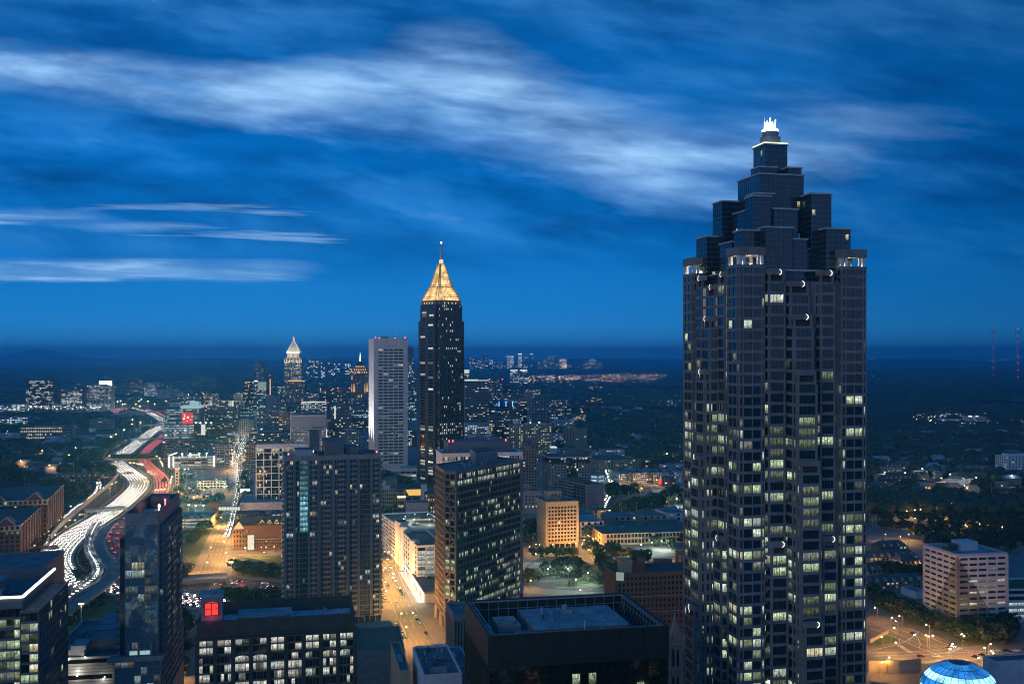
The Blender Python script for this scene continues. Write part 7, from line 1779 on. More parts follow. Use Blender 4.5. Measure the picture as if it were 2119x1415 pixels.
bridge('concrete bridge over the lanes just behind the glass condominium', (176, 1056), (262, 1049), 7, 14, 'brown_stone')
bridge('tree lined bridge hiding the lanes below the red tail lights', (218, 950), (346, 947), 8, 20, 'brown_stone')
bridge('dark bridge crossing the lanes beside the glass media office', (272, 909), (345, 907), 8, 12, 'dark_stone')
bridge('thin bridge over the bend at the far end of the lanes', (232, 857), (340, 850), 8, 14, 'brown_stone')
bridge('bridge over the middle bend between lit slip roads', (290, 880), (352, 878), 7, 10, 'brown_stone')
bridge('bridge crossing below the white avenue traffic', (350, 1200), (470, 1192), 4, 20, 'concrete')
x0, x1, Yf = at(452, 1050), at(497, 1050), 1050
ft = thing('footbridge', 'glazed pedestrian bridge spanning the white lit avenue', 'footbridge', (x0, Yf, 0)); m, w_ = MB(), MB()
m.prism([(x0, Yf), (x1, Yf), (x1, Yf + 5), (x0, Yf + 5)], 10, 10.8, 'brown_stone', True); m.prism([(x0, Yf), (x1, Yf), (x1, Yf + 5), (x0, Yf + 5)], 14, 14.6, 'brown_stone', True); w_.prism([(x0, Yf + .4), (x1, Yf + .4), (x1, Yf + .8), (x0, Yf + .8)], 10.8, 14, 'strip_pale', True)
for i in range(9): m.bar((x0 + (x1 - x0) * i / 8, Yf + .1, 10.8), (x0 + (x1 - x0) * i / 8, Yf + .1, 14), .35, 'brown_stone')
m.prism([(x0 - 10, Yf - 1), (x0, Yf - 1), (x0, Yf + 7), (x0 - 10, Yf + 7)], 0, 19, 'brown_brick'); m.obj('span', ft, (x0, Yf, 0)); w_.obj('glazing', ft, (x0, Yf, 0))
# sign gantries and signs
for px0, px1, py, lb in ((60, 130, 1150, 'brown sign gantry across the motorway beside the dormitories'), (250, 276, 990, 'sign gantry with two red brown boards over the white lanes')):
    a, b = Vector((*G(px0, py), 0)), Vector((*G(px1, py - 1), 0)); t = thing('sign_gantry', lb, 'sign gantry', a)
    m, s_ = MB(), MB()
    for p in (a, b): m.bar(p, p + Vector((0, 0, 8)), .5, 'steel')
    for z in (6.4, 7.8): m.bar(a + Vector((0, 0, z)), b + Vector((0, 0, z)), .35, 'brown_stone')
    for f_ in (.45, .75): 
        c = a.lerp(b, f_); s_.box(c.x - 4, c.x + 4, c.y - .6, c.y - .4, 6, 9.2, 'brown_brick')
    m.obj('frame', t, tuple(a)); s_.obj('sign_board', t, tuple(a))
bx, by = G(507, 1028)
t = thing('billboard', 'blazing white billboard beside the white lit avenue', 'billboard', (bx, by, 0)); a, b = MB(), MB()
for dx_2 in (-4, 4): a.bar((bx + dx_2, by, 0), (bx + dx_2, by, 5), .5, 'steel')
a.box(bx - 6.3, bx + 6.3, by, by + .5, 4.6, 10.4, 'dark_steel'); b.box(bx - 6, bx + 6, by - .12, by - .02, 4.9, 10.1, 'sign_white'); a.obj('frame', t, (bx, by, 0)); b.obj('panel', t, (bx, by, 0))
# markings of the wide junction: lane curves, stop lines and zebra crossings
jm = MB()
for pp in ([(1800, 1346), (1850, 1336), (1884, 1322), (1902, 1306)], [(1800, 1300), (1850, 1318), (1900, 1340), (1960, 1362)], [(1880, 1300), (1950, 1330), (2030, 1356), (2119, 1382)], [(1800, 1372), (1900, 1369), (2000, 1364), (2119, 1358)], [(1810, 1358), (1900, 1355), (1990, 1350), (2119, 1346)]):
    C_ = path(pp); strip(jm, C_, normals(C_), -.16, .16, .36, 'road_paint')
for a, b, n in (((1862, 1336), (1886, 1352), 9), ((1960, 1352), (1990, 1340), 9), ((1912, 1372), (1948, 1366), 9)):
    p, q = Vector(G(*a)), Vector(G(*b)); e = (q - p) / n; nn = Vector((e.y, -e.x)).normalized() * 1.6
    for i in range(n): jm.face([(*x, .38) for x in (p + e * i - nn, p + e * (i + .5) - nn, p + e * (i + .5) + nn, p + e * i + nn)], 'road_paint')
structure(jm.obj('road_marking'))
sheet('grass', GP((1806, 1316), (1838, 1308), (1862, 1318), (1850, 1330), (1815, 1336)), .3, 'turf', 'stuff')
# more low blocks of the middle distance
mid = [('low flat block with amber lit yard below the tan slab towers', 1160, 1200, 928, 1600, 'concrete', .2), ('pale block with a long window band beside the flat warehouse', 1246, 1292, 931, 1580, 'pale_concrete', .4), ('narrow brown block behind the corniced apartments', 1196, 1224, 922, 1520, 'brown_stone', .3),
       ('white low school under the striped apartments', 1150, 1188, 868, 2250, 'white_wall', .35), ('small lit inn at the wood edge right of the striped apartments', 1186, 1212, 858, 2500, 'beige_stone', .5), ('grey condominium row left of the turreted hotel', 1012, 1046, 862, 1960, 'slate_wall', .45), ('dark tower stub between the twin crowns and the blue lit hotel', 1044, 1070, 815, 2300, 'slate_wall', .4),
       ('pale apartment slab beyond the bowed apartments', 1088, 1118, 806, 2700, 'concrete', .4), ('wide lit apartment row beyond the striped apartments', 1140, 1176, 828, 2900, 'slate_wall', .35), ('red brick mill block near the courtyard apartments', 1330, 1372, 952, 1500, 'brick', .3), ('flat pale depot on the slope above the courtyard apartments', 1372, 1420, 962, 1420, 'pale_concrete', .3),
       ('low lit shop row along the amber street by the warehouses', 1290, 1340, 1040, 1150, 'tan_wall', .5), ('slate roofed hall between sheds and dark grove', 1200, 1236, 1050, 1080, 'concrete', .25), ('grey office beside the finned office', 676, 706, 868, 1750, 'slate_wall', .4), ('brown mid rise in front of the condominium row', 640, 664, 884, 1720, 'brown_stone', .3),
       ('pale clinic with lit corner left of the cream office', 470, 492, 896, 1900, 'white_wall', .5), ('dark lofts behind the two storey shop', 455, 486, 902, 1850, 'brown_brick', .4), ('low studio block right of the bright avenue end', 512, 530, 930, 1640, 'slate_wall', .35), ('glassy block above the dark twin offices', 440, 470, 828, 2500, 'slate_wall', .5),
       ('long apartment row beyond the red screen office', 420, 452, 815, 3000, 'brown_stone', .4), ('hazy slab beside the arena', 482, 503, 812, 3100, 'slate_wall', .4), ('dim slab left of the pyramid tower base', 574, 590, 800, 2900, 'slate_wall', .35), ('squat lit block right of the pyramid tower base', 634, 660, 812, 2800, 'concrete', .4)]
for lb, xl, xr, yt, Y, wm_, lt in mid:
    blk('mid_rise_block', lb, 'office building', Y, None, xl, xr, yt, 80, wm_, L=max(16, (xr - xl) / K * Y * .5), par=.7, fr=dict(bw=3.8, fh=3.5, pier=.32, sp=.4, d=.2, lit=lt, pal='warm', bright=1.4, dim=.3), units=((.2, .5, .3, .7, 2.4, 'roof_grey'),))
# hill and ridges on the horizon
def ridge(name, px0, px1, Y, prof, depth, mt='canopy_far'):
    m = MB(); n = len(prof)
    xs = [at(px0 + (px1 - px0) * i / (n - 1), Y) for i in range(n)]
    for i in range(n - 1):
        for (ya, fa), (yb, fb) in (((Y - depth, 0), (Y - depth * .4, .65)), ((Y - depth * .4, .65), (Y, 1)), ((Y, 1), (Y + depth, 0))):
            m.face([(xs[i], ya, prof[i] * fa), (xs[i + 1], ya, prof[i + 1] * fa), (xs[i + 1], yb, prof[i + 1] * fb), (xs[i], yb, prof[i] * fb)], mt)
    o = m.obj(name, smooth=True); return structure(o)
ridge('hill', -20, 180, 25000, [60, 120, 150, 190, 205, 225, 265, 290, 300, 285, 240, 205, 190, 150, 100, 50], 1200)
rg = random.Random(5)
for i, (a, b, Y, hh) in enumerate(((-300, 1000, 21000, 110), (300, 1500, 15000, 75), (1100, 2500, 17000, 120), (1500, 2500, 9000, 60), (-300, 700, 9500, 55), (600, 1500, 8200, 40))):
    ridge('hill', a, b, Y, [hh * (.4 + .6 * abs(math.sin(k * .55 + i * 1.7)) * rg.uniform(.6, 1)) for k in range(26)], 900)
# ================================================================== vehicles
def car_mesh(paint, lights=True, name='car'):
    m = MB()
    prof = [(-2.2, .35), (-2.25, .75), (-2.0, .95), (-1.55, 1.0), (-1.0, 1.42), (.45, 1.45), (1.15, 1.0), (2.05, .85), (2.25, .6), (2.2, .35)]
    def sec(w): return [(x, w * (.80 if z > 1.2 else 1.0), z) for x, z in prof]
    L_, R_2 = sec(.9), sec(-.9)
    n = len(prof)
    for i in range(n):
        j = (i + 1) % n
        m.face([L_[i], L_[j], R_2[j], R_2[i]], 'glass_black' if i in (3, 5) else paint)
    m.face(L_[::-1], paint); m.face(R_2, paint)
    for s in (-1, 1): m.face([(-1.35, s * .905, 1.02), (.9, s * .905, 1.02), (.4, s * .8, 1.38), (-.95, s * .8, 1.38)][::s], 'glass_black')
    for x in (-1.4, 1.4):
        for s in (-1, 1):
            for k in range(8):
                a, b = math.pi * k / 4, math.pi * (k + 1) / 4
                m.face([(x, s * .93, .33), (x + .33 * math.cos(a), s * .93, .33 + .33 * math.sin(a)), (x + .33 * math.cos(b), s * .93, .33 + .33 * math.sin(b))], 'rubber')
    if lights:
        for s in (-1, 1):
            m.box(2.2, 2.3, s * .64 - .17, s * .64 + .17, .54, .80, 'headlamp'); m.box(-2.33, -2.22, s * .62 - .25, s * .62 + .25, .62, .92, 'tail_lamp')
    return m
PAINT = ['car_paint', 'car_white', 'car_dark', 'car_dark', 'car_white', 'car_red', 'car_paint']
car_me = []
for p in ('car_white', 'car_dark', 'car_paint'):
    car_me.append(car_mesh(p).mesh('motorway_car'))
rng = random.Random(11)
slots = []
def lane_cars(C, Nn, lanes, gap, away, tagname, jit=.35, z=.15, occ=1.0, i0=0, i1=None):
    seg = 0.0
    D = [0.0]
    for a, b in zip(C[:-1], C[1:]): D.append(D[-1] + (b - a).length)
    for o in lanes:
        s = rng.uniform(0, gap)
        while s < D[-1] - 1:
            k = next(i for i in range(len(D) - 1, -1, -1) if D[i] <= s)
            k = min(k, len(C) - 2)
            if (i1 is None or k < i1) and k >= i0 and rng.random() < occ:
                t = (s - D[k]) / max(1e-6, D[k + 1] - D[k])
                p = C[k].lerp(C[k + 1], t) + Nn[k].lerp(Nn[k + 1], t) * (o + rng.uniform(-.12, .12))
                d = (C[k + 1] - C[k]).normalized() * (-1 if away else 1)
                slots.append((p.y, p.x, p.z + z, math.atan2(d.y, d.x), tagname))
            s += gap * rng.uniform(1 - jit, 1 + jit)
lane_cars(*SB, [-11.4, -7.7, -4.0, -.3, 3.4, 7.1, 10.8], 7.3, False, 'south', jit=.05)
lane_cars(*NB, [-8, -4.4, -.8, 2.8, 6.4], 8, True, 'north', jit=.06, i1=int(len(NB[0]) * .80)); lane_cars(*NB, [-8, -.8, 6.4], 30, True, 'north', i0=int(len(NB[0]) * .80))
lane_cars(*RA, [0], 7.3, False, 'ramp', jit=.05, z=.02); lane_cars(*EX, [-1.8, 1.8], 8, False, 'slip')
lane_cars(*WS, [-5, -1.8], 7.2, False, 'avenue', jit=.05, i1=len(WS[0]) // 2); lane_cars(*WS, [1.8, 5], 7.4, False, 'avenue', jit=.05, i1=len(WS[0]) // 3); lane_cars(*WS, [-5, -1.8], 7.3, False, 'avenue', jit=.05, i0=len(WS[0]) // 2, i1=int(len(WS[0]) * .74))
lane_cars(*CS, [-2.6], 30, False, 'street', i1=38); lane_cars(*CS, [4.6], 55, True, 'street', i1=40); lane_cars(*BS, [-3, 1], 13, False, 'boulevard'); lane_cars(*JN, [-4.5, 2], 24, False, 'junction', occ=.7, i0=10)
slots = [s for s in slots if -40 < scr(s[1], s[0], 0)[0] < 2160 and scr(s[1], s[0], 0)[1] < 1430]
slots.sort()
LBL = {'south': ('car with white headlights in the packed southbound motorway lanes', 'southbound cars on the motorway'), 'north': ('car with red tail lights in the northbound motorway lanes', 'northbound cars on the motorway'), 'ramp': ('car with headlights in single file on the narrow curved ramp', 'cars on the narrow ramp'),
       'slip': ('car with headlights queued on the slip road beside the dormitory lane', 'cars on the slip road'), 'avenue': ('car with headlights on the avenue under the glazed footbridge', 'cars on the avenue with the footbridge'), 'street': ('car driving on the amber lit avenue beside the station canopy', 'cars on the station avenue'),
       'boulevard': ('car with headlights on the tree lined road by the courtyard apartments', 'cars on the road by the courtyard apartments'), 'junction': ('car with headlights crossing the wide amber lit junction', 'cars at the wide junction')}
far_cars = MB()
beam = 0
KEEP = 290
keep = set()
order = [i for i, s in enumerate(slots) if s[4] in ('street', 'junction', 'boulevard')] + [i for i, s in enumerate(slots) if s[4] not in ('street', 'junction', 'boulevard')]
for i in order[:KEEP]: keep.add(i)
tmpl = car_mesh('car_paint')
for i, (y, x, z, a, tg) in enumerate(slots):
    if i in keep:
        o = bpy.data.objects.new('car', car_me[rng.randrange(3)]); COL.objects.link(o)
        o.location = (x, y, z); o.rotation_euler = (0, 0, a); tag(o, *[LBL[tg][0], 'car', LBL[tg][1]])
    else:
        c, s = math.cos(a), math.sin(a)
        base_i = len(far_cars.v)
        k = 1.0 if y < 1500 else 1.25
        far_cars.v.extend((x + k * (vx * c - vy * s), y + k * (vx * s + vy * c), z + k * vz) for vx, vy, vz in tmpl.v)
        far_cars.f.extend(tuple(base_i + q for q in f_) for f_ in tmpl.f)
        for nm in tmpl.slots: far_cars.slot(nm)
        far_cars.m.extend(tmpl.m); far_cars.c.extend(tmpl.c)
stuff(far_cars.obj('traffic'), 'dense far traffic with white headlights and red tail lights on the motorway')
# headlight beams: one real beam for every few cars
for C, Nn, away, step, offs, en, col in ((SB[0], SB[1], False, 3, (-8, 0, 8), 2600, (1, .95, .86)), (WS[0][:len(WS[0]) // 2], WS[1], False, 3, (0,), 4200, (1, .95, .86)), (NB[0], NB[1], True, 5, (0,), 1500, (1, .06, .07)), (RA[0], RA[1], False, 5, (0,), 1500, (1, .95, .86))):
    for i in range(0, len(C) - 1, step):
        o_ = offs[(i // step) % len(offs)]
        p = C[i] + Nn[i] * o_
        l = bpy.data.lights.new('headlight_beam', 'POINT'); l.energy = en * (1 if p.y < 1400 else 1.8); l.color = col; l.shadow_soft_size = .4
        o = bpy.data.objects.new('headlight_beam', l); COL.objects.link(o); o.location = (p.x, p.y, p.z + 2.2)
# parked and slow cars near enough to show their parts
def parked(paint):
    t = thing('parked_car', 'parked car', 'car', (0, 0, 0))
    m = car_mesh(paint, False); b, w = MB(), MB()
    g = m.slots.index('glass_black'); rb_ = m.slots.index('rubber')
    wh = [MB() for _ in range(4)]
    nw = 0
    for f_, mi in zip(m.f, m.m):
        pts = [m.v[q] for q in f_]
        if mi == g: w.face(pts, 'glass_black')
        elif mi == rb_: wh[nw // 8].face(pts, 'rubber'); nw += 1
        else: b.face(pts, paint)
    b.obj('body', t); w.obj('window', t)
    for q in wh: q.obj('wheel', t)
    for s in (-1, 1):
        h = MB(); h.box(-2.33, -2.22, s * .62 - .2, s * .62 + .2, .62, .85, 'red_paint'); h.obj('tail_lamp', t)
        h = MB(); h.box(2.2, 2.3, s * .62 - .2, s * .62 + .2, .55, .78, 'pale_concrete'); h.obj('headlight', t)
    return t
protos = {}
RANK = []
CARW = {'car_white': 'white', 'car_dark': 'black', 'car_paint': 'silver grey', 'car_red': 'dark red'}
def park(px, py, paint, rz, where, grp, z=.25, xyz=None):
    x, y = G(px, py, z) if xyz is None else xyz[:2]
    zq = z if xyz is None else xyz[2]
    if paint not in protos: protos[paint] = parked(paint); t = protos[paint]; t.location = (x, y, zq); t.rotation_euler = (0, 0, rz)
    else: t = dup(protos[paint], (x, y, zq), rz)
    RANK.append((t, CARW[paint] + ' car', where)); t['group'] = grp
av = R(-69)
for px, py, pt in ((821, 1214, 'car_white'), (824, 1219, 'car_white'), (828, 1223, 'car_dark'), (831, 1228, 'car_paint'), (834, 1234, 'car_white')): park(px, py, pt, av, 'parked along the bright station canopy', 'cars parked by the station')
for px, py, pt in ((818, 1289, 'car_white'), (824, 1297, 'car_dark'), (827, 1303, 'car_dark'), (832, 1311, 'car_white'), (836, 1320, 'car_dark')): park(px, py, pt, av, 'in the kerb row below the apartment tower', 'cars parked below the apartment tower')
for px, py, pt in ((861, 1277, 'car_white'), (863, 1283, 'car_dark'), (867, 1289, 'car_white'), (881, 1311, 'car_dark')): park(px, py, pt, av, 'parked opposite the kerb row on the amber avenue', 'cars parked opposite')
for px, py, pt in ((792, 1232, 'car_white'), (795, 1237, 'car_white'), (797, 1242, 'car_paint')): park(px, py, pt, av, 'tucked beside the apartment tower wall', 'cars beside the apartment tower')
for px, py, pt in ((1905, 1358, 'car_red'), (1937, 1359, 'car_white')): park(px, py, pt, R(0), 'waiting on the cross street by the blue dome', 'cars by the dome')
for px, pt in ((2062, 'car_white'), (2082, 'car_dark'), (2102, 'car_white'), (2122, 'car_paint')): park(px, 1347, pt, R(2), 'parked under trees by the white office block', 'cars under the trees')
for px, py, pt in ((1121, 1152, 'car_dark'), (1153, 1149, 'car_dark'), (1205, 1200, 'car_paint'), (1312, 1160, 'car_white'), (1322, 1159, 'car_white'), (1225, 1186, 'car_dark')): park(px, py, pt, R(20), 'in or beside the striped parking lot', 'cars at the parking lot', .35)
f, z1, M, L = GARAGE
for s, t_, pt in ((12, 40, 'car_dark'), (15, 28, 'car_white'), (18, 27, 'car_paint'), (30, 58, 'car_dark'), (33, 57, 'car_dark'), (36, 20, 'car_dark'), (39, 19, 'car_dark'), (10, 48, 'car_dark')):
    if s < M and t_ < L: park(0, 0, pt, R(70), 'on the teal lit garage roof deck', 'cars on the garage roof', 0, (*f(s, t_), z1 - 1.1))
C, S, T, M2, L2, zd2 = DECKW
for i in range(14):
    p = C + S * (4 + (i % 7) * 4.6) + T * (8 + 14 * (i // 7)); park(0, 0, ('car_white', 'car_paint', 'car_dark')[i % 3], R(80), 'on the floodlit lower parking deck', 'cars on the lower deck', 0, (p.x, p.y, zd2 - .8))
for i in range(20):
    p = G(372 + (i % 10) * 9.5, 1012 + 16 * (i // 10) + (i % 3)); park(0, 0, ('car_dark', 'car_paint', 'car_white')[i % 3], R(75), 'on the floodlit forecourt by the petrol station', 'cars on the forecourt', 0, (*p, .4))

# ================================================================== lamps
def lamp(name, hm, arm=True, double=False, label='street lamp'):
    t = thing(name, label, 'street lamp', (0, 0, 0))
    p = MB(); p.ring((0, 0), [(.16, 0), (.10, 9)], 6, 'steel'); p.obj('pole', t)
    a = MB(); hs = []
    for s in ((1, -1) if double else (1,)):
        if arm: a.bar((0, 0, 8.9), (s * 1.8, 0, 9.3), .12, 'steel'); hs.append((s * 1.8, 0, 9.15))
        else: hs.append((0, 0, 9.1))
    if a.f: a.obj('arm', t)
    for h in hs:
        q = MB(); q.ring(h, [(.05, h[2] - .3), (.42, h[2] - .12), (.42, h[2] + .08), (.05, h[2] + .3)], 8, hm, False); q.obj('lamp_head', t)
    return t
LP = {'w': lamp('street_lamp', 'lamp_warm'), 'd': lamp('street_lamp', 'lamp_warm', True, True), 'c': lamp('street_lamp', 'lamp_white', False)}
firstl = {k: True for k in LP}
nl = {}
def put_lamp(px, py, kind, where, h=1.0, en=None, z0=0.0, xyz=None, grp=None):
    hz = 9.1 * h + z0
    if xyz is None:
        Y = gY(py, hz); x = at(px, Y); z = z0
    else: x, Y, z = xyz
    k = h * max(1.0, Y / 1000 if Y < 2600 else 2.6)
    if xyz is None and k != h:
        Y = gY(py, 9.1 * k + z0); x = at(px, Y)
    lb = {'w': 'amber street lamp', 'd': 'twin armed amber lamp', 'c': 'white street lamp'}[kind]
    if firstl[kind]: firstl[kind] = False; t = LP[kind]; t.location = (x, Y, z); t.scale = (k, k, k)
    else: t = dup(LP[kind], (x, Y, z), (px * 37 % 63) / 10.0, (k, k, k))
    RANK.append((t, lb, where)); t['group'] = grp or ('street lamps ' + where)
    if en is None: en = 6500 if kind != 'c' else 7500
    if en > 0 and Y < 1750:
        l = bpy.data.lights.new('lamp_light', 'POINT'); l.energy = en * 3.2; l.shadow_soft_size = .3
        l.color = (1, .48, .115) if kind != 'c' else (.82, 1, .84)
        o = bpy.data.objects.new('lamp_light', l); COL.objects.link(o); o.parent = t; o.location = (0.0, 0, 8.45)
Z = lambda s, ox, oy, pts: [(ox + a / s, oy + b / s) for a, b in pts]
for i, (x, y) in enumerate(Z(7.074, 0, 960, [(350, 1340), (400, 1300), (485, 1220), (525, 1185), (570, 1140), (548, 1220), (655, 1035), (700, 1045), (720, 980), (750, 910), (815, 855), (855, 815), (910, 770)])): put_lamp(x, y, 'w', 'lining the brick dormitories', .55, 420)
for x, y in Z(7.074, 0, 960, [(665, 1150), (805, 1030), (955, 915), (1100, 820), (1235, 730), (1000, 820), (1145, 740), (1040, 620), (1395, 415), (1305, 485), (1535, 350), (1615, 295), (1685, 262), (1600, 350)]): put_lamp(x, y, 'w', 'along the wall above the motorway', .9, 1300)
for x, y in Z(3.8245, 0, 680, [(1045, 1060), (1100, 1070), (1125, 1075), (1180, 1130), (1215, 1150), (1160, 1210), (1140, 1175), (1350, 1195), (1290, 1270), (1240, 1275)]): put_lamp(x, y, 'd', 'between the white and red lanes', 1.0, 17000)
for x, y in Z(3.8245, 0, 680, [(1250, 1025), (1265, 1050), (1285, 1065), (1300, 1080), (1330, 1095), (1360, 1170), (1335, 1215), (1110, 1000), (1225, 1010)]): put_lamp(x, y, 'w', 'on the bank east of the red lanes', 1.0, 4500)
for x, y in Z(3.8245, 0, 680, [(853, 1005), (750, 1095), (535, 1000), (320, 965), (400, 1080), (165, 1045), (610, 940), (700, 1020)]): put_lamp(x, y, 'w', 'in the western woods', .9, 3500)
for x, y in Z(3.8245, 0, 680, [(930, 577), (950, 570), (895, 555), (980, 600), (1000, 595), (1085, 595), (1095, 615), (1110, 575), (1235, 595), (1325, 575), (1490, 520), (1555, 515), (1610, 515), (1065, 720), (1100, 740), (1030, 755), (970, 800), (905, 835), (890, 855), (1130, 560), (1165, 575)]): put_lamp(x, y, 'w', 'round the far motorway bend', 1.0, 0)
for x, y in Z(3.583, 0, 1020, [(1555, 400), (1520, 515), (1665, 440), (1675, 355), (1610, 255), (1690, 285), (1650, 180), (1820, 405)]): put_lamp(x, y, 'w', 'on the avenue by the townhouses', 1.0, 24000)
for x, y in Z(3.583, 0, 1020, [(1320, 1295), (1255, 1410)]): put_lamp(x, y, 'w', 'in trees beside the arched office', .8, 3500)
for x, y in Z(5.24, 480, 880, [(150, 1325), (315, 1322), (380, 1316), (448, 1314), (355, 1370)]): put_lamp(x, y, 'w', 'washing the brick townhouse wall', .55, 1100)
for x, y in Z(7.861, 330, 900, [(1200, 240), (1300, 210), (1215, 300), (1265, 360), (1190, 430), (1350, 300), (1240, 270), (1310, 330), (1165, 470), (1380, 250)]): put_lamp(x, y, 'w', 'on the bright upper avenue', .9, 17000)
for x, y in Z(7.861, 330, 900, [(505, 855), (790, 845), (1035, 850), (1085, 830), (715, 895), (585, 1020), (240, 1040), (275, 955), (150, 965), (145, 1095), (320, 915)]): put_lamp(x, y, 'w', 'around the petrol station', .8, 7500)
for x, y in Z(7.861, 330, 900, [(200, 685), (175, 720), (150, 765), (120, 810), (45, 885)]): put_lamp(x, y, 'w', 'on the lane by the pagoda tower', .8, 3500)
for x, y in Z(7.861, 330, 900, [(240, 1145), (475, 1135), (590, 1140), (715, 1140)]): put_lamp(x, y, 'c', 'glaring behind the lower parking deck', 1.4, 60000)
for x, y in Z(7.861, 330, 900, [(415, 555), (470, 552), (940, 765), (1060, 785), (655, 768)]): put_lamp(x, y, 'c', 'on the yards beside the lit parking garage', .9, 6000)
for x, y in Z(4.494, 780, 1100, [(155, 220), (100, 190), (60, 465), (110, 550), (215, 765), (285, 890), (60, 330), (165, 420), (330, 760)]): put_lamp(x, y, 'w', 'on the avenue by the station canopy', 1.0, 25000)
for x, y in Z(4.494, 780, 1100, [(175, 1145), (5, 1175)]): put_lamp(x, y, 'w', 'lighting the apartment tower podium', .45, 1500)
for x, y in Z(5.442, 1060, 920, [(870, 1022), (915, 1060), (938, 1048), (925, 1083), (792, 1072), (805, 1115), (855, 1083), (880, 1180), (1142, 1370), (1245, 1275), (1085, 1155), (1070, 1320)]): put_lamp(x, y, 'w', 'on the tree lined avenue by the school', .8, 7000)
for x, y in Z(5.442, 1060, 920, [(180, 1145), (255, 1120), (292, 1125), (456, 1120), (636, 1108), (732, 1108)]): put_lamp(x, y, 'w', 'at the foot of the beige office', .7, 3200)
for x, y in Z(5.442, 1060, 920, [(1050, 100), (1735, 98), (1410, 825), (1100, 740), (1797, 1190), (1465, 485), (1710, 628), (1480, 880)]): put_lamp(x, y, 'w', 'among the low roofs east of the beige office', 1.0, 6500)
for x, y in Z(5.442, 1060, 920, [(1240, 390), (1390, 390), (1530, 390), (1640, 395), (1760, 395)]): put_lamp(x, y, 'w', 'in front of the courtyard apartments', .6, 3500)
for x, y in Z(5.442, 1060, 920, [(1730, 430), (1557, 635), (1612, 637), (1760, 915), (1452, 1122), (1575, 1098), (1853, 605), (1680, 1080), (1120, 430), (1080, 360), (1055, 290)]): put_lamp(x, y, 'c', 'among the eastern lots and trees', .9, 6500)
for x, y in Z(3.583, 940, 1020, [(695, 560), (605, 450), (845, 560), (990, 590), (780, 500), (900, 640)]): put_lamp(x, y, 'c', 'in the striped parking lot', 1.0, 6000)
for x, y in Z(3.583, 940, 1020, [(560, 645), (948, 718)]): put_lamp(x, y, 'w', 'at the corner of the striped parking lot', .8, 3000)
for x, y in Z(3.773, 1780, 1040, [(205, 248), (385, 245), (305, 262), (255, 480), (453, 468)]): put_lamp(x, y, 'w', 'by the townhouse rows', .7, 3500)
for x, y in Z(3.773, 1780, 1040, [(135, 820), (240, 890), (328, 885), (295, 928), (247, 970), (540, 953), (525, 1045), (1000, 1103), (978, 1125)]): put_lamp(x, y, 'w', 'on the slope down to the wide junction', .95, 2400)
for x, y in Z(3.773, 1780, 1040, [(175, 1042), (295, 1098), (210, 1210), (145, 1242)]): put_lamp(x, y, 'w', 'on the plaza corner of the junction', .95, 3200)
for x, y in Z(3.773, 1780, 1040, [(802, 1032), (718, 1108), (1030, 1165), (540, 1035)]): put_lamp(x, y, 'd', 'at the wide junction', 1.05, 10000)
for x, y in Z(3.773, 1780, 1040, [(465, 50), (207, 75), (365, 65), (420, 55), (415, 120), (605, 108), (685, 120), (835, 175), (923, 165), (1110, 190), (763, 243)]): put_lamp(x, y, 'w', 'in the dark eastern suburb', .9, 2600)
for x, y in Z(3.537, 1780, 650, [(975, 1297), (1000, 1357), (1190, 1337), (795, 1275), (770, 1255), (595, 1200)]): put_lamp(x, y, 'w', 'along the lane by the white hospital', .9, 3500)
for x, y in Z(3.537, 1780, 650, [(657, 1170), (850, 1195), (455, 1130), (330, 1160), (180, 1155), (1110, 1180)]): put_lamp(x, y, 'c', 'on the lots near the white hospital', 1.0, 5500)
f, z1, M, L = GARAGE
for s, t_ in ((8, 34), (12, 46), (16, 30), (22, 52), (33, 50), (38, 40), (4, 22), (28, 24)):
    if t_ < L: put_lamp(0, 0, 'c', 'on the garage roof deck', .5, 1500, 0, (*f(s, t_), z1 - 1.1))
for px, py, hb in ((168, 1249, 1330), (478, 1163, 1206)):
    Yb_ = gY(hb); x = at(px, Yb_); hz = zz(py, Yb_)
    t = thing('mast_lamp', 'tall floodlight mast standing on the grass ' + ('between the motorway ramps and the car park' if px < 300 else 'beside the avenue and the curved wall'), 'mast lamp', (x, Yb_, 0))
    a, b = MB(), MB(); a.ring((x, Yb_), [(.32, 0), (.18, hz)], 8, 'pale_concrete'); a.obj('pole', t, (x, Yb_, 0))
    for dx3 in (-1.1, 0, 1.1): b.ring((x + dx3, Yb_), [(.1, hz - .3), (.55, hz), (.5, hz + .35), (.1, hz + .5)], 8, 'lamp_warm', False)
    b.obj('lamp_head', t, (x, Yb_, 0))
    l = bpy.data.lights.new('lamp_light', 'POINT'); l.energy = 16000; l.color = (1, .68, .34); l.shadow_soft_size = .4; o = bpy.data.objects.new('lamp_light', l); COL.objects.link(o); o.parent = t; o.location = (0, 0, hz - 1)

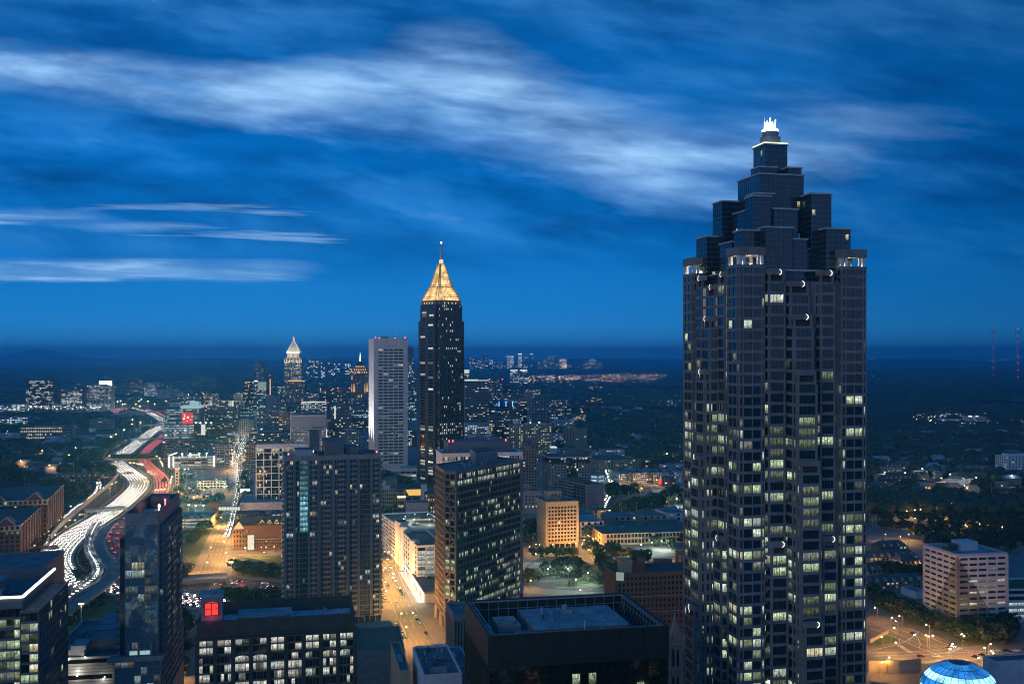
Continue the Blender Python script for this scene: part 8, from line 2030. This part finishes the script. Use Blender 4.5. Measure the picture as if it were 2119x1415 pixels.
# ================================================================== trees
def crown_mesh(seed, mt, n=420, tall=1.0):
    r = random.Random(seed); m = MB()
    lobes = [(r.uniform(-.34, .34), r.uniform(-.34, .34), r.uniform(.42, .80), r.uniform(.22, .36)) for _ in range(9)] + [(0, 0, .66, .36)]
    for _ in range(n):
        lx, ly, lz, lr = r.choice(lobes)
        d = Vector((r.gauss(0, 1), r.gauss(0, 1), r.gauss(0, 1))).normalized() * lr * r.uniform(.6, 1.08)
        c = Vector((lx, ly, lz)) + d
        if c.z < .26: c.z = .26 + r.random() * .1
        nn = (d.normalized() + Vector((r.gauss(0, .5), r.gauss(0, .5), r.gauss(.3, .5)))).normalized()
        a = nn.orthogonal().normalized(); b = nn.cross(a); s = r.uniform(.06, .12)
        ang = r.uniform(0, 6.28); a, b = a * math.cos(ang) + b * math.sin(ang), b * math.cos(ang) - a * math.sin(ang)
        m.face([tuple(c + a * s), tuple(c + b * s * .8 + nn * .02), tuple(c - a * s * .9), tuple(c - b * s)], mt)
    return m
def tree_proto(seed, mt):
    t = thing('tree', 'tree', 'tree', (0, 0, 0))
    tr_ = MB(); tr_.ring((0, 0), [(.030, 0), (.020, .3), (.014, .55), (.004, .8)], 7, 'bark')
    r = random.Random(seed + 50)
    for _ in range(6):
        a = r.uniform(0, 6.28); z = r.uniform(.26, .5); q = r.uniform(.2, .32)
        tr_.bar((0, 0, z), (q * math.cos(a), q * math.sin(a), z + r.uniform(.12, .26)), .014, 'bark')
    tr_.obj('trunk', t); crown_mesh(seed, mt).obj('crown', t)
    return t
TP = [tree_proto(1, 'foliage'), tree_proto(2, 'foliage_dark'), tree_proto(3, 'foliage_dark'), tree_proto(4, 'foliage'), tree_proto(5, 'foliage_pale'), tree_proto(6, 'foliage_dark')]
tfirst = [True] * 6
tn = {}
trg = random.Random(3)
def plant(px, py, h, where, v=None, xyz=None, w=1.0):
    v = trg.randrange(6) if v is None else v
    x, y, z = (*G(px, py), 0) if xyz is None else xyz
    k = (h * w * trg.uniform(.9, 1.15), h * w * trg.uniform(.9, 1.15), h)
    if tfirst[v]: tfirst[v] = False; t = TP[v]; t.location = (x, y, z); t.scale = k; t.rotation_euler = (0, 0, trg.uniform(0, 6))
    else: t = dup(TP[v], (x, y, z), trg.uniform(0, 6), k)
    RANK.append((t, ('bright green' if v == 4 else 'dark' if v in (1, 2, 5) else 'green') + ' tree', where)); t['group'] = 'trees ' + where
for px, py, h in ((1138, 1193, 13), (1152, 1197, 14), (1163, 1191, 15), (1176, 1195, 15), (1190, 1191, 15), (1202, 1193, 12), (1170, 1186, 13)): plant(px, py, h, 'in the clump amid the striped parking lot', trg.choice((1, 2, 5)), w=.95)
for px, py, h in ((1100, 1206, 11), (1184, 1216, 6), (1242, 1212, 9), (1238, 1203, 8), (1225, 1197, 5), (1212, 1203, 5), (1124, 1196, 5), (1135, 1175, 5)): plant(px, py, h, 'on the islands of the striped parking lot', trg.choice((3, 4)))
for px in (1105, 1117, 1133, 1148, 1158, 1168, 1177, 1187): plant(px, 1152, 8, 'in the row before the beige office', trg.choice((4, 3, 0)))
for px, py, h in ((1216, 1114, 12), (1222, 1142, 11), (1233, 1152, 12), (1245, 1172, 12), (1250, 1182, 13), (1258, 1190, 12), (1264, 1150, 12), (1275, 1158, 12), (1300, 1166, 13), (1316, 1170, 13), (1330, 1166, 12), (1272, 1198, 13), (1282, 1206, 12), (1258, 1212, 10), (1290, 1186, 11), (1208, 1090, 11)): plant(px, py, h, 'along the avenue by the school', trg.choice((0, 1, 3, 5)))
for px, py, h in ((1066, 1140, 11), (1077, 1128, 12), (1088, 1116, 12), (1099, 1128, 11), (1060, 1155, 10), (1106, 1110, 12), (1096, 1100, 13)): plant(px, py, h, 'between the brown tower and the beige office', trg.choice((1, 2)))
for i in range(13): plant(488 + i * 8.2, 1178 + (i % 3) * 5 + i * .9, 8.5, 'above the curved retaining wall', trg.choice((1, 2, 5)), w=1.2)
for i in range(12): plant(468 + i * 11, 1246 + (i % 3) * 4, 10.5, 'behind the arched office', trg.choice((0, 3, 4)) if i < 5 else 1, w=1.1)
for px, py, h in ((358, 1192, 13), (372, 1205, 13), (385, 1190, 9), (362, 1300, 17), (375, 1322, 16), (352, 1330, 14), (366, 1400, 12), (352, 1398, 11), (345, 1412, 10), (384, 1350, 8)): plant(px, py, h, 'beside the glass condominium', trg.choice((1, 5, 2)), w=1.05)
for i in range(10): plant(395 + i * 6.4, 1128 - i * 7.2 + (i % 2) * 5, 10, 'down the slope left of the avenue', trg.choice((1, 2, 5)), w=1.1)
for i in range(9): plant(504 + (i % 3) * 4, 1052 - i * 9, 11, 'on the east side of the white lit avenue', trg.choice((1, 2)), w=1.0)
for px, py in ((516, 935), (520, 925), (518, 912), (486, 893), (512, 955), (508, 972), (512, 897)): plant(px, py, 12, 'at the far end of the bright avenue', 5)
for px, py, h in ((438, 1047, 12), (452, 1040, 12), (446, 1060, 12), (371, 1046, 9), (392, 1047, 9), (410, 1047, 9), (428, 1048, 9), (368, 1020, 9), (377, 1004, 9), (350, 985, 9), (340, 1000, 8)): plant(px, py, h, 'around the floodlit forecourt', trg.choice((1, 5)))
for px, py, h in ((5, 1190, 14), (22, 1188, 15), (38, 1192, 14), (55, 1186, 13), (68, 1176, 9), (75, 1150, 8), (84, 1135, 7), (95, 1122, 7), (10, 1200, 14)): plant(px, py, h, 'in front of the brick dormitories', trg.choice((1, 2)), w=1.1)
for px, py, h in ((160, 1196, 8), (168, 1206, 9), (176, 1176, 7), (176, 1200, 7)): plant(px, py, h, 'in the loop between lanes and ramp', 2)
for i in range(10): plant(130 + i * 9, 1296 - i * 5.8 + (i % 3) * 4, 5.5, 'on the verge below the ramps', trg.choice((1, 2)), w=1.5)
for i in range(13): plant(796 + (i * 37 % 66), 992 + (i * 13 % 22), 14, 'at the foot of the white slab tower', trg.choice((1, 5, 2)))
for px, py in ((792, 1062), (803, 1064), (812, 1066), (824, 1058)): plant(px, py, 9, 'before the beige stone block', 3)
for i in range(34):
    px, py = 1268 + (i * 53 % 150), 1022 + (i * 29 % 44)
    plant(px, py, trg.uniform(12, 17), 'in the grove before the courtyard apartments', trg.choice((1, 2, 5)), w=1.1)
for i in range(9): plant(1326 + (i * 31 % 94), 1118 + (i * 7 % 18), 9, 'around the eastern parking lot', trg.choice((0, 1)))
for i in range(17): plant(1802 + i * 11.5, 1240 + i * 4.2 + (i % 3) * 7, trg.uniform(8, 11), 'on the bank before the white office block', trg.choice((0, 1, 3)), w=1.2)
for i in range(18): plant(1992 + (i * 43 % 128), 1300 + (i * 17 % 36), trg.uniform(9, 13), 'east of the white office block', trg.choice((1, 2, 5)), w=1.15)
for px, py in ((1955, 1305), (1968, 1308), (1980, 1311)): plant(px, py, 7, 'at the corner of the white office block', 4, w=1.3)
for i in range(44):
    px, py = 1800 + (i * 71 % 320), 1062 + (i * 37 % 150)
    if 1815 < px < 1912 and 1120 < py < 1215 and i % 4: continue
    if px > 1905 and py > 1150: py -= 70
    plant(px, py, trg.uniform(11, 16), 'in the dark eastern suburb', trg.choice((1, 2, 5)), w=1.2)
for i in range(46):
    px, py = (i * 83 % 236), 972 + (i * 23 % 64)
    if py > 1018 and px > 175: px -= 90
    plant(px, py, trg.uniform(12, 16), 'in the woods west of the motorway', trg.choice((1, 2, 5)), w=1.2)
for i in range(9): plant(238 + i * 11.5, 951 - (i % 2) * 2, 9, 'on the tree lined bridge', 2, xyz=(*G(238 + i * 11.5, 951, 8), 8), w=1.3)

# each lamp, tree and parked car is named by its rank from the left within its own row
rows_ = {}
for t, what, where in RANK: rows_.setdefault((what, where), []).append(t)
for (what, where), L_ in rows_.items():
    L_.sort(key=lambda t: scr(*t.location)[0])
    for i, t in enumerate(L_): t['label'] = (f'{ordinal(i)} {what} from the left ' if len(L_) > 1 else f'only {what} ') + where
# ------------------------------------------------------------------ far woods: too many to count
np.random.seed(4)
ico_v = []
ph_ = (1 + 5 ** .5) / 2
for a in (-1, 1):
    for b in (-ph_, ph_): ico_v += [(0, a, b), (a, b, 0), (b, 0, a)]
ico_v = np.array(ico_v) / math.hypot(1, ph_)
ico_f = []
for i in range(12):
    for j in range(i + 1, 12):
        for k in range(j + 1, 12):
            d = [np.linalg.norm(ico_v[p] - ico_v[q]) for p, q in ((i, j), (j, k), (i, k))]
            if max(d) < 1.2:
                n = np.cross(ico_v[j] - ico_v[i], ico_v[k] - ico_v[i])
                ico_f.append((i, j, k) if n.dot(ico_v[i]) > 0 else (i, k, j))
ico_f = np.array(ico_f)
blocks = []
for o in list(bpy.data.objects):
    if o.type == 'MESH' and o.parent and o.name.split('.')[0] == 'wall':
        co = np.array([v.co[:] for v in o.data.vertices])[:, :2] + np.array(o.parent.location[:2])
        blocks.append((*(co.min(0) - 7), *(co.max(0) + 7)))
roads = np.array([(p.x, p.y) for C in (SB, NB, WS, FS, BS) for p in C[0]])
pts = []
Y = 1000.0
while Y < 13000:
    s = max(11.0, Y * (.0062 if Y < 5000 else .0085))
    x0, x1 = at(-60, Y), at(2300, Y)
    xs = np.arange(x0, x1, s) + np.random.uniform(-.45, .45, len(np.arange(x0, x1, s))) * s
    ys = Y + np.random.uniform(-.45, .45, len(xs)) * s
    px = CX + K * xs / ys; py = HOR + K * H / ys
    keep_ = np.zeros(len(xs), bool)
    keep_ |= (px > 1790) & (py < 1066); keep_ |= (px > 1450) & (px <= 1790) & (py < 1120)
    keep_ |= (px > 1128) & (px < 1425) & (py < 940)
    keep_ |= (px > 1225) & (px < 1425) & (py < 975) & (py >= 940)
    keep_ |= (px < 228) & (py > 861) & (py < 982)
    keep_ |= (py < 846) & ((px < 505) | (px > 1128))
    keep_ |= (py < 822)
    keep_ |= (px > 228) & (px < 300) & (py > 870) & (py < 935)
    keep_ |= (px > 955) & (px < 1130) & (py < 885)
    # clearings
    nz2 = np.sin(xs * .004 + 1.3 * np.sin(ys * .0021)) * np.sin(ys * .0031 + 2 * np.sin(xs * .0017))
    keep_ &= (nz2 > -.72)
    for X, Yk in zip(xs[keep_], ys[keep_]): pts.append((X, Yk, s))
    Y += s * .85
pts = np.array(pts)
ok = np.ones(len(pts), bool)
for a, b, c, d in blocks:
    if d > 900: ok &= ~((pts[:, 0] > a) & (pts[:, 0] < c) & (pts[:, 1] > b - 12) & (pts[:, 1] < d))
near = pts[:, 1] < 3600
for i in np.where(near & ok)[0]:
    if ((roads - pts[i, :2]) ** 2).sum(1).min() < 24 ** 2: ok[i] = False
# scattered low roofs in clearings of the woods
hm, hr = MB(), random.Random(31)
spots_h = []
for x0, x1, y0, y1, n in ((1797, 2130, 800, 1030, 120), (1150, 1422, 806, 935, 70), (-10, 225, 866, 985, 60), (1130, 2130, 772, 800, 50)):
    for _ in range(n):
        px, py = hr.uniform(x0, x1), hr.uniform(y0, y1)
        x, y = G(px, py); spots_h.append((x, y))
        w, d, h = hr.uniform(8, 26) * (1 + y / 6000), hr.uniform(8, 14), hr.uniform(6, 10)
        wm_ = hr.choice(('concrete', 'pale_concrete', 'brown_stone', 'tan_wall'))
        hm.prism([(x, y), (x + w, y), (x + w, y + d), (x, y + d)], 0, h, wm_)
        rm_ = hr.choice(('roof_grey', 'roof_pale', 'shingle', 'roof_dark'))
        if hr.random() < .6: hm.hexa([(x - .5, y - .5, h), (x + w + .5, y - .5, h), (x + w + .5, y + d + .5, h), (x - .5, y + d + .5, h)], [(x + 2, y + d / 2 - .1, h + 4), (x + w - 2, y + d / 2 - .1, h + 4), (x + w - 2, y + d / 2 + .1, h + 4), (x + 2, y + d / 2 + .1, h + 4)], rm_, True)
        else: hm.prism([(x - .3, y - .3), (x + w + .3, y - .3), (x + w + .3, y + d + .3), (x - .3, y + d + .3)], h, h + .4, rm_, True)
        for k in range(int(w / 4)):
            if hr.random() < .3: hm.face([(x + k * 4 + 1, y - .05, 2), (x + k * 4 + 3, y - .05, 2), (x + k * 4 + 3, y - .05, 4.4), (x + k * 4 + 1, y - .05, 4.4)], 'lit_window', (1.6, 1.1, .5))
stuff(hm.obj('distant_houses'), 'low roofs of countless houses half hidden in the dark woods')
spots_h = np.array(spots_h)
for i in np.where(ok)[0]:
    dd2 = spots_h - pts[i, :2]
    if ((np.abs(dd2[:, 0] + 8) < 17) & (dd2[:, 1] > -16) & (dd2[:, 1] < 34)).any(): ok[i] = False
pts = pts[ok]
nT = len(pts)
V_ = np.repeat(ico_v[None], nT, 0) * (1 + np.random.uniform(-.28, .28, (nT, 12, 1)))
hgt = np.random.uniform(9, 17, nT)
rad = pts[:, 2] * np.random.uniform(.55, .85, nT)
V_[:, :, 0] = V_[:, :, 0] * rad[:, None] + pts[:, 0][:, None]
V_[:, :, 1] = V_[:, :, 1] * rad[:, None] + pts[:, 1][:, None]
V_[:, :, 2] = V_[:, :, 2] * (hgt * .5)[:, None] + (hgt * .52)[:, None]
F_ = (ico_f[None] + (np.arange(nT) * 12)[:, None, None]).reshape(-1, 3)
me = bpy.data.meshes.new('woods')
me.vertices.add(nT * 12); me.vertices.foreach_set('co', V_.reshape(-1).astype(np.float32))
me.loops.add(len(F_) * 3); me.loops.foreach_set('vertex_index', F_.reshape(-1).astype(np.int32))
me.polygons.add(len(F_)); me.polygons.foreach_set('loop_start', np.arange(0, len(F_) * 3, 3, dtype=np.int32))
me.update(calc_edges=True)
me.materials.append(MATS['woods_leaf'])
wo_ = bpy.data.objects.new('woods', me); COL.objects.link(wo_); stuff(wo_, 'dark tree canopy stretching to the horizon')

# ------------------------------------------------------------------ countless far street lights
dl = random.Random(8)
dm_ = MB()
def dots(x0, x1, y0, y1, n, mats_, k=1.0, g=False):
    for _ in range(n):
        px = dl.gauss((x0 + x1) / 2, (x1 - x0) / 4) if g else dl.uniform(x0, x1)
        py = dl.uniform(y0, y1)
        zq = 8 + dl.random() * 10
        Yq = min(gY(py, 0), 30000); xq = at(px, Yq)
        r = Yq / 2060 * dl.uniform(.28, .62) * k
        if Yq > 16000: zq = zz(py, Yq)
        zq = max(zq, r * 1.5 + 16 if Yq > 2500 else zq)
        m_ = dl.choice(mats_)
        dm_.ring((xq, Yq), [(.01, zq - r), (r, zq), (.01, zq + r)], 5, m_, False)
        dm_.bar((xq, Yq, 0), (xq, Yq, zq - r), .25, 'steel')
emit('far_warm', (1, .60, .24), 9); emit('far_white', (.92, 1, .92), 5); emit('far_cool', (.6, .85, 1), 4); emit('far_dim', (1, .66, .3), 3.2); emit('far_blaze', (1, .97, .88), 13)
ALLC = ['far_warm', 'far_white', 'far_dim', 'far_dim', 'far_cool', 'far_warm']
dots(1062, 1380, 779, 797, 210, ALLC); dots(1062, 1200, 782, 793, 90, ['far_white', 'far_white', 'far_warm']); dots(1210, 1290, 776, 796, 50, ALLC); dots(1270, 1370, 776, 786, 34, ['far_warm', 'far_white'])
dots(960, 1210, 752, 764, 70, ALLC); dots(600, 770, 757, 777, 60, ALLC); dots(640, 668, 768, 772, 14, ['far_blaze']); dots(1150, 1180, 755, 760, 22, ['far_warm'], 1.3)
dots(1985, 2119, 741, 752, 42, ALLC, .9); dots(1990, 2016, 748, 760, 14, ['far_white']); dots(1797, 1822, 741, 744, 16, ['far_white'], 1.1); dots(1797, 2119, 752, 790, 12, ALLC, .8)
dots(0, 400, 735, 762, 9, ['far_white', 'far_warm'], .8); dots(440, 560, 742, 756, 8, ['far_warm'], .8); dots(150, 430, 798, 836, 60, ALLC); dots(322, 352, 815, 824, 24, ['far_blaze', 'far_warm'], 1.1); dots(290, 330, 800, 810, 22, ['far_white'])
dots(0, 205, 848, 860, 120, ['far_white', 'far_blaze', 'far_white'], 1.1); dots(60, 240, 849, 856, 60, ['far_white', 'far_blaze', 'far_warm'], 1.0); dots(0, 60, 895, 915, 14, ['far_white'])
dots(1890, 2040, 868, 890, 40, ['far_white', 'far_white', 'far_warm'], 1.1); dots(1920, 1960, 872, 884, 16, ['far_blaze']); dots(2040, 2119, 880, 892, 10, ['far_warm', 'far_dim'])
dots(1180, 1420, 800, 930, 34, ALLC, .8); dots(1215, 1245, 806, 812, 10, ['far_dim', 'far_warm']); dots(1214, 1250, 833, 842, 16, ['far_warm', 'far_dim']); dots(1340, 1420, 838, 850, 14, ['far_white'], .9); dots(1200, 1208, 850, 868, 6, ['far_warm'])
dots(1797, 2119, 930, 1040, 30, ALLC, .7); dots(1797, 2119, 1050, 1150, 16, ['far_warm', 'far_dim'], .6); dots(0, 230, 915, 1030, 32, ALLC, .65); dots(340, 520, 930, 1050, 120, ['far_warm', 'far_warm', 'far_white', 'far_dim'], .6); dots(790, 1420, 940, 1090, 150, ['far_warm', 'far_warm', 'far_white', 'far_dim'], .45); dots(500, 1180, 790, 880, 150, ['far_warm', 'far_dim', 'far_white', 'far_warm'], .7); dots(240, 520, 835, 950, 150, ['far_warm', 'far_dim', 'far_warm', 'far_white'], .65); dots(960, 1200, 860, 960, 110, ['far_warm', 'far_dim', 'far_warm', 'far_white'], .6); dots(1200, 1420, 905, 990, 60, ['far_warm', 'far_dim'], .55); dots(500, 780, 800, 930, 80, ALLC, .75); dots(960, 1180, 800, 935, 60, ALLC, .7); dots(340, 500, 815, 935, 50, ALLC, .75); dots(1240, 1420, 1000, 1100, 18, ALLC, .6)
stuff(dm_.obj('distant_street_lights'), 'countless tiny street and building lights scattered to the horizon')

# ================================================================== unseen blocks added below the frame so glass fronts mirror their lit windows
lc, lr = MB(), random.Random(21)
for x0, x1, y0, y1, h in ((-250, -200, 150, 200, 60), (-190, -150, 180, 225, 70), (-140, -100, 120, 180, 85), (-235, -195, 60, 110, 95), (-120, -70, 40, 90, 110), (-85, -50, 190, 225, 55), (60, 105, 90, 150, 70), (120, 170, 120, 180, 60), (180, 240, 60, 130, 85), (110, 160, 10, 60, 110), (20, 60, 150, 190, 45), (250, 310, 150, 200, 50), (-40, 10, 80, 120, 60), (190, 260, -80, 0, 120)):
    lc.prism([(x0, y0), (x1, y0), (x1, y1), (x0, y1)], 0, h, 'concrete')
    for k in range(int(h / 4)):
        on = lr.random()
        for i in range(int((x1 - x0) / 3)):
            if lr.random() < .2 + .6 * on * on:
                t_ = lr.choice(((1, .95, .7), (.8, 1, .8), (.4, .6, 1), (1, .75, .4))); g = lr.uniform(.8, 3)
                xa = x0 + i * 3 + .5
                lc.face([(xa + 2, y1 + .06, k * 4 + 1), (xa, y1 + .06, k * 4 + 1), (xa, y1 + .06, k * 4 + 3.2), (xa + 2, y1 + .06, k * 4 + 3.2)], 'lit_window', tuple(c * g for c in t_))
structure(lc.obj('unseen_mirrored_blocks'))
# ================================================================== blue evening air
hz_ = MB(); hz_.box(-47500, 47500, -4000, 47500, -1.0, 430, 'steel')
me = hz_.mesh('haze')
m = bpy.data.materials.new('haze_air'); m.use_nodes = True
N = NT(m.node_tree)
o = N.n('ShaderNodeOutputMaterial'); pv_ = N.n('ShaderNodeVolumePrincipled')
pv_.inputs['Color'].default_value = (0.13, 0.72, 1.0, 1)
pv_.inputs['Anisotropy'].default_value = 0.75
pv_.inputs['Density'].default_value = HAZE
N.put(o.inputs['Volume'], pv_.outputs[0])
me.materials.clear(); me.materials.append(m)
ho = bpy.data.objects.new('haze', me); COL.objects.link(ho); stuff(ho)
m.cycles.homogeneous_volume = True if hasattr(m.cycles, 'homogeneous_volume') else None

# thin air: the lamps show no halo in the photograph, so they do not light the haze
for l in bpy.data.lights:
    if l.type != 'SUN': l.volume_factor = 0.0
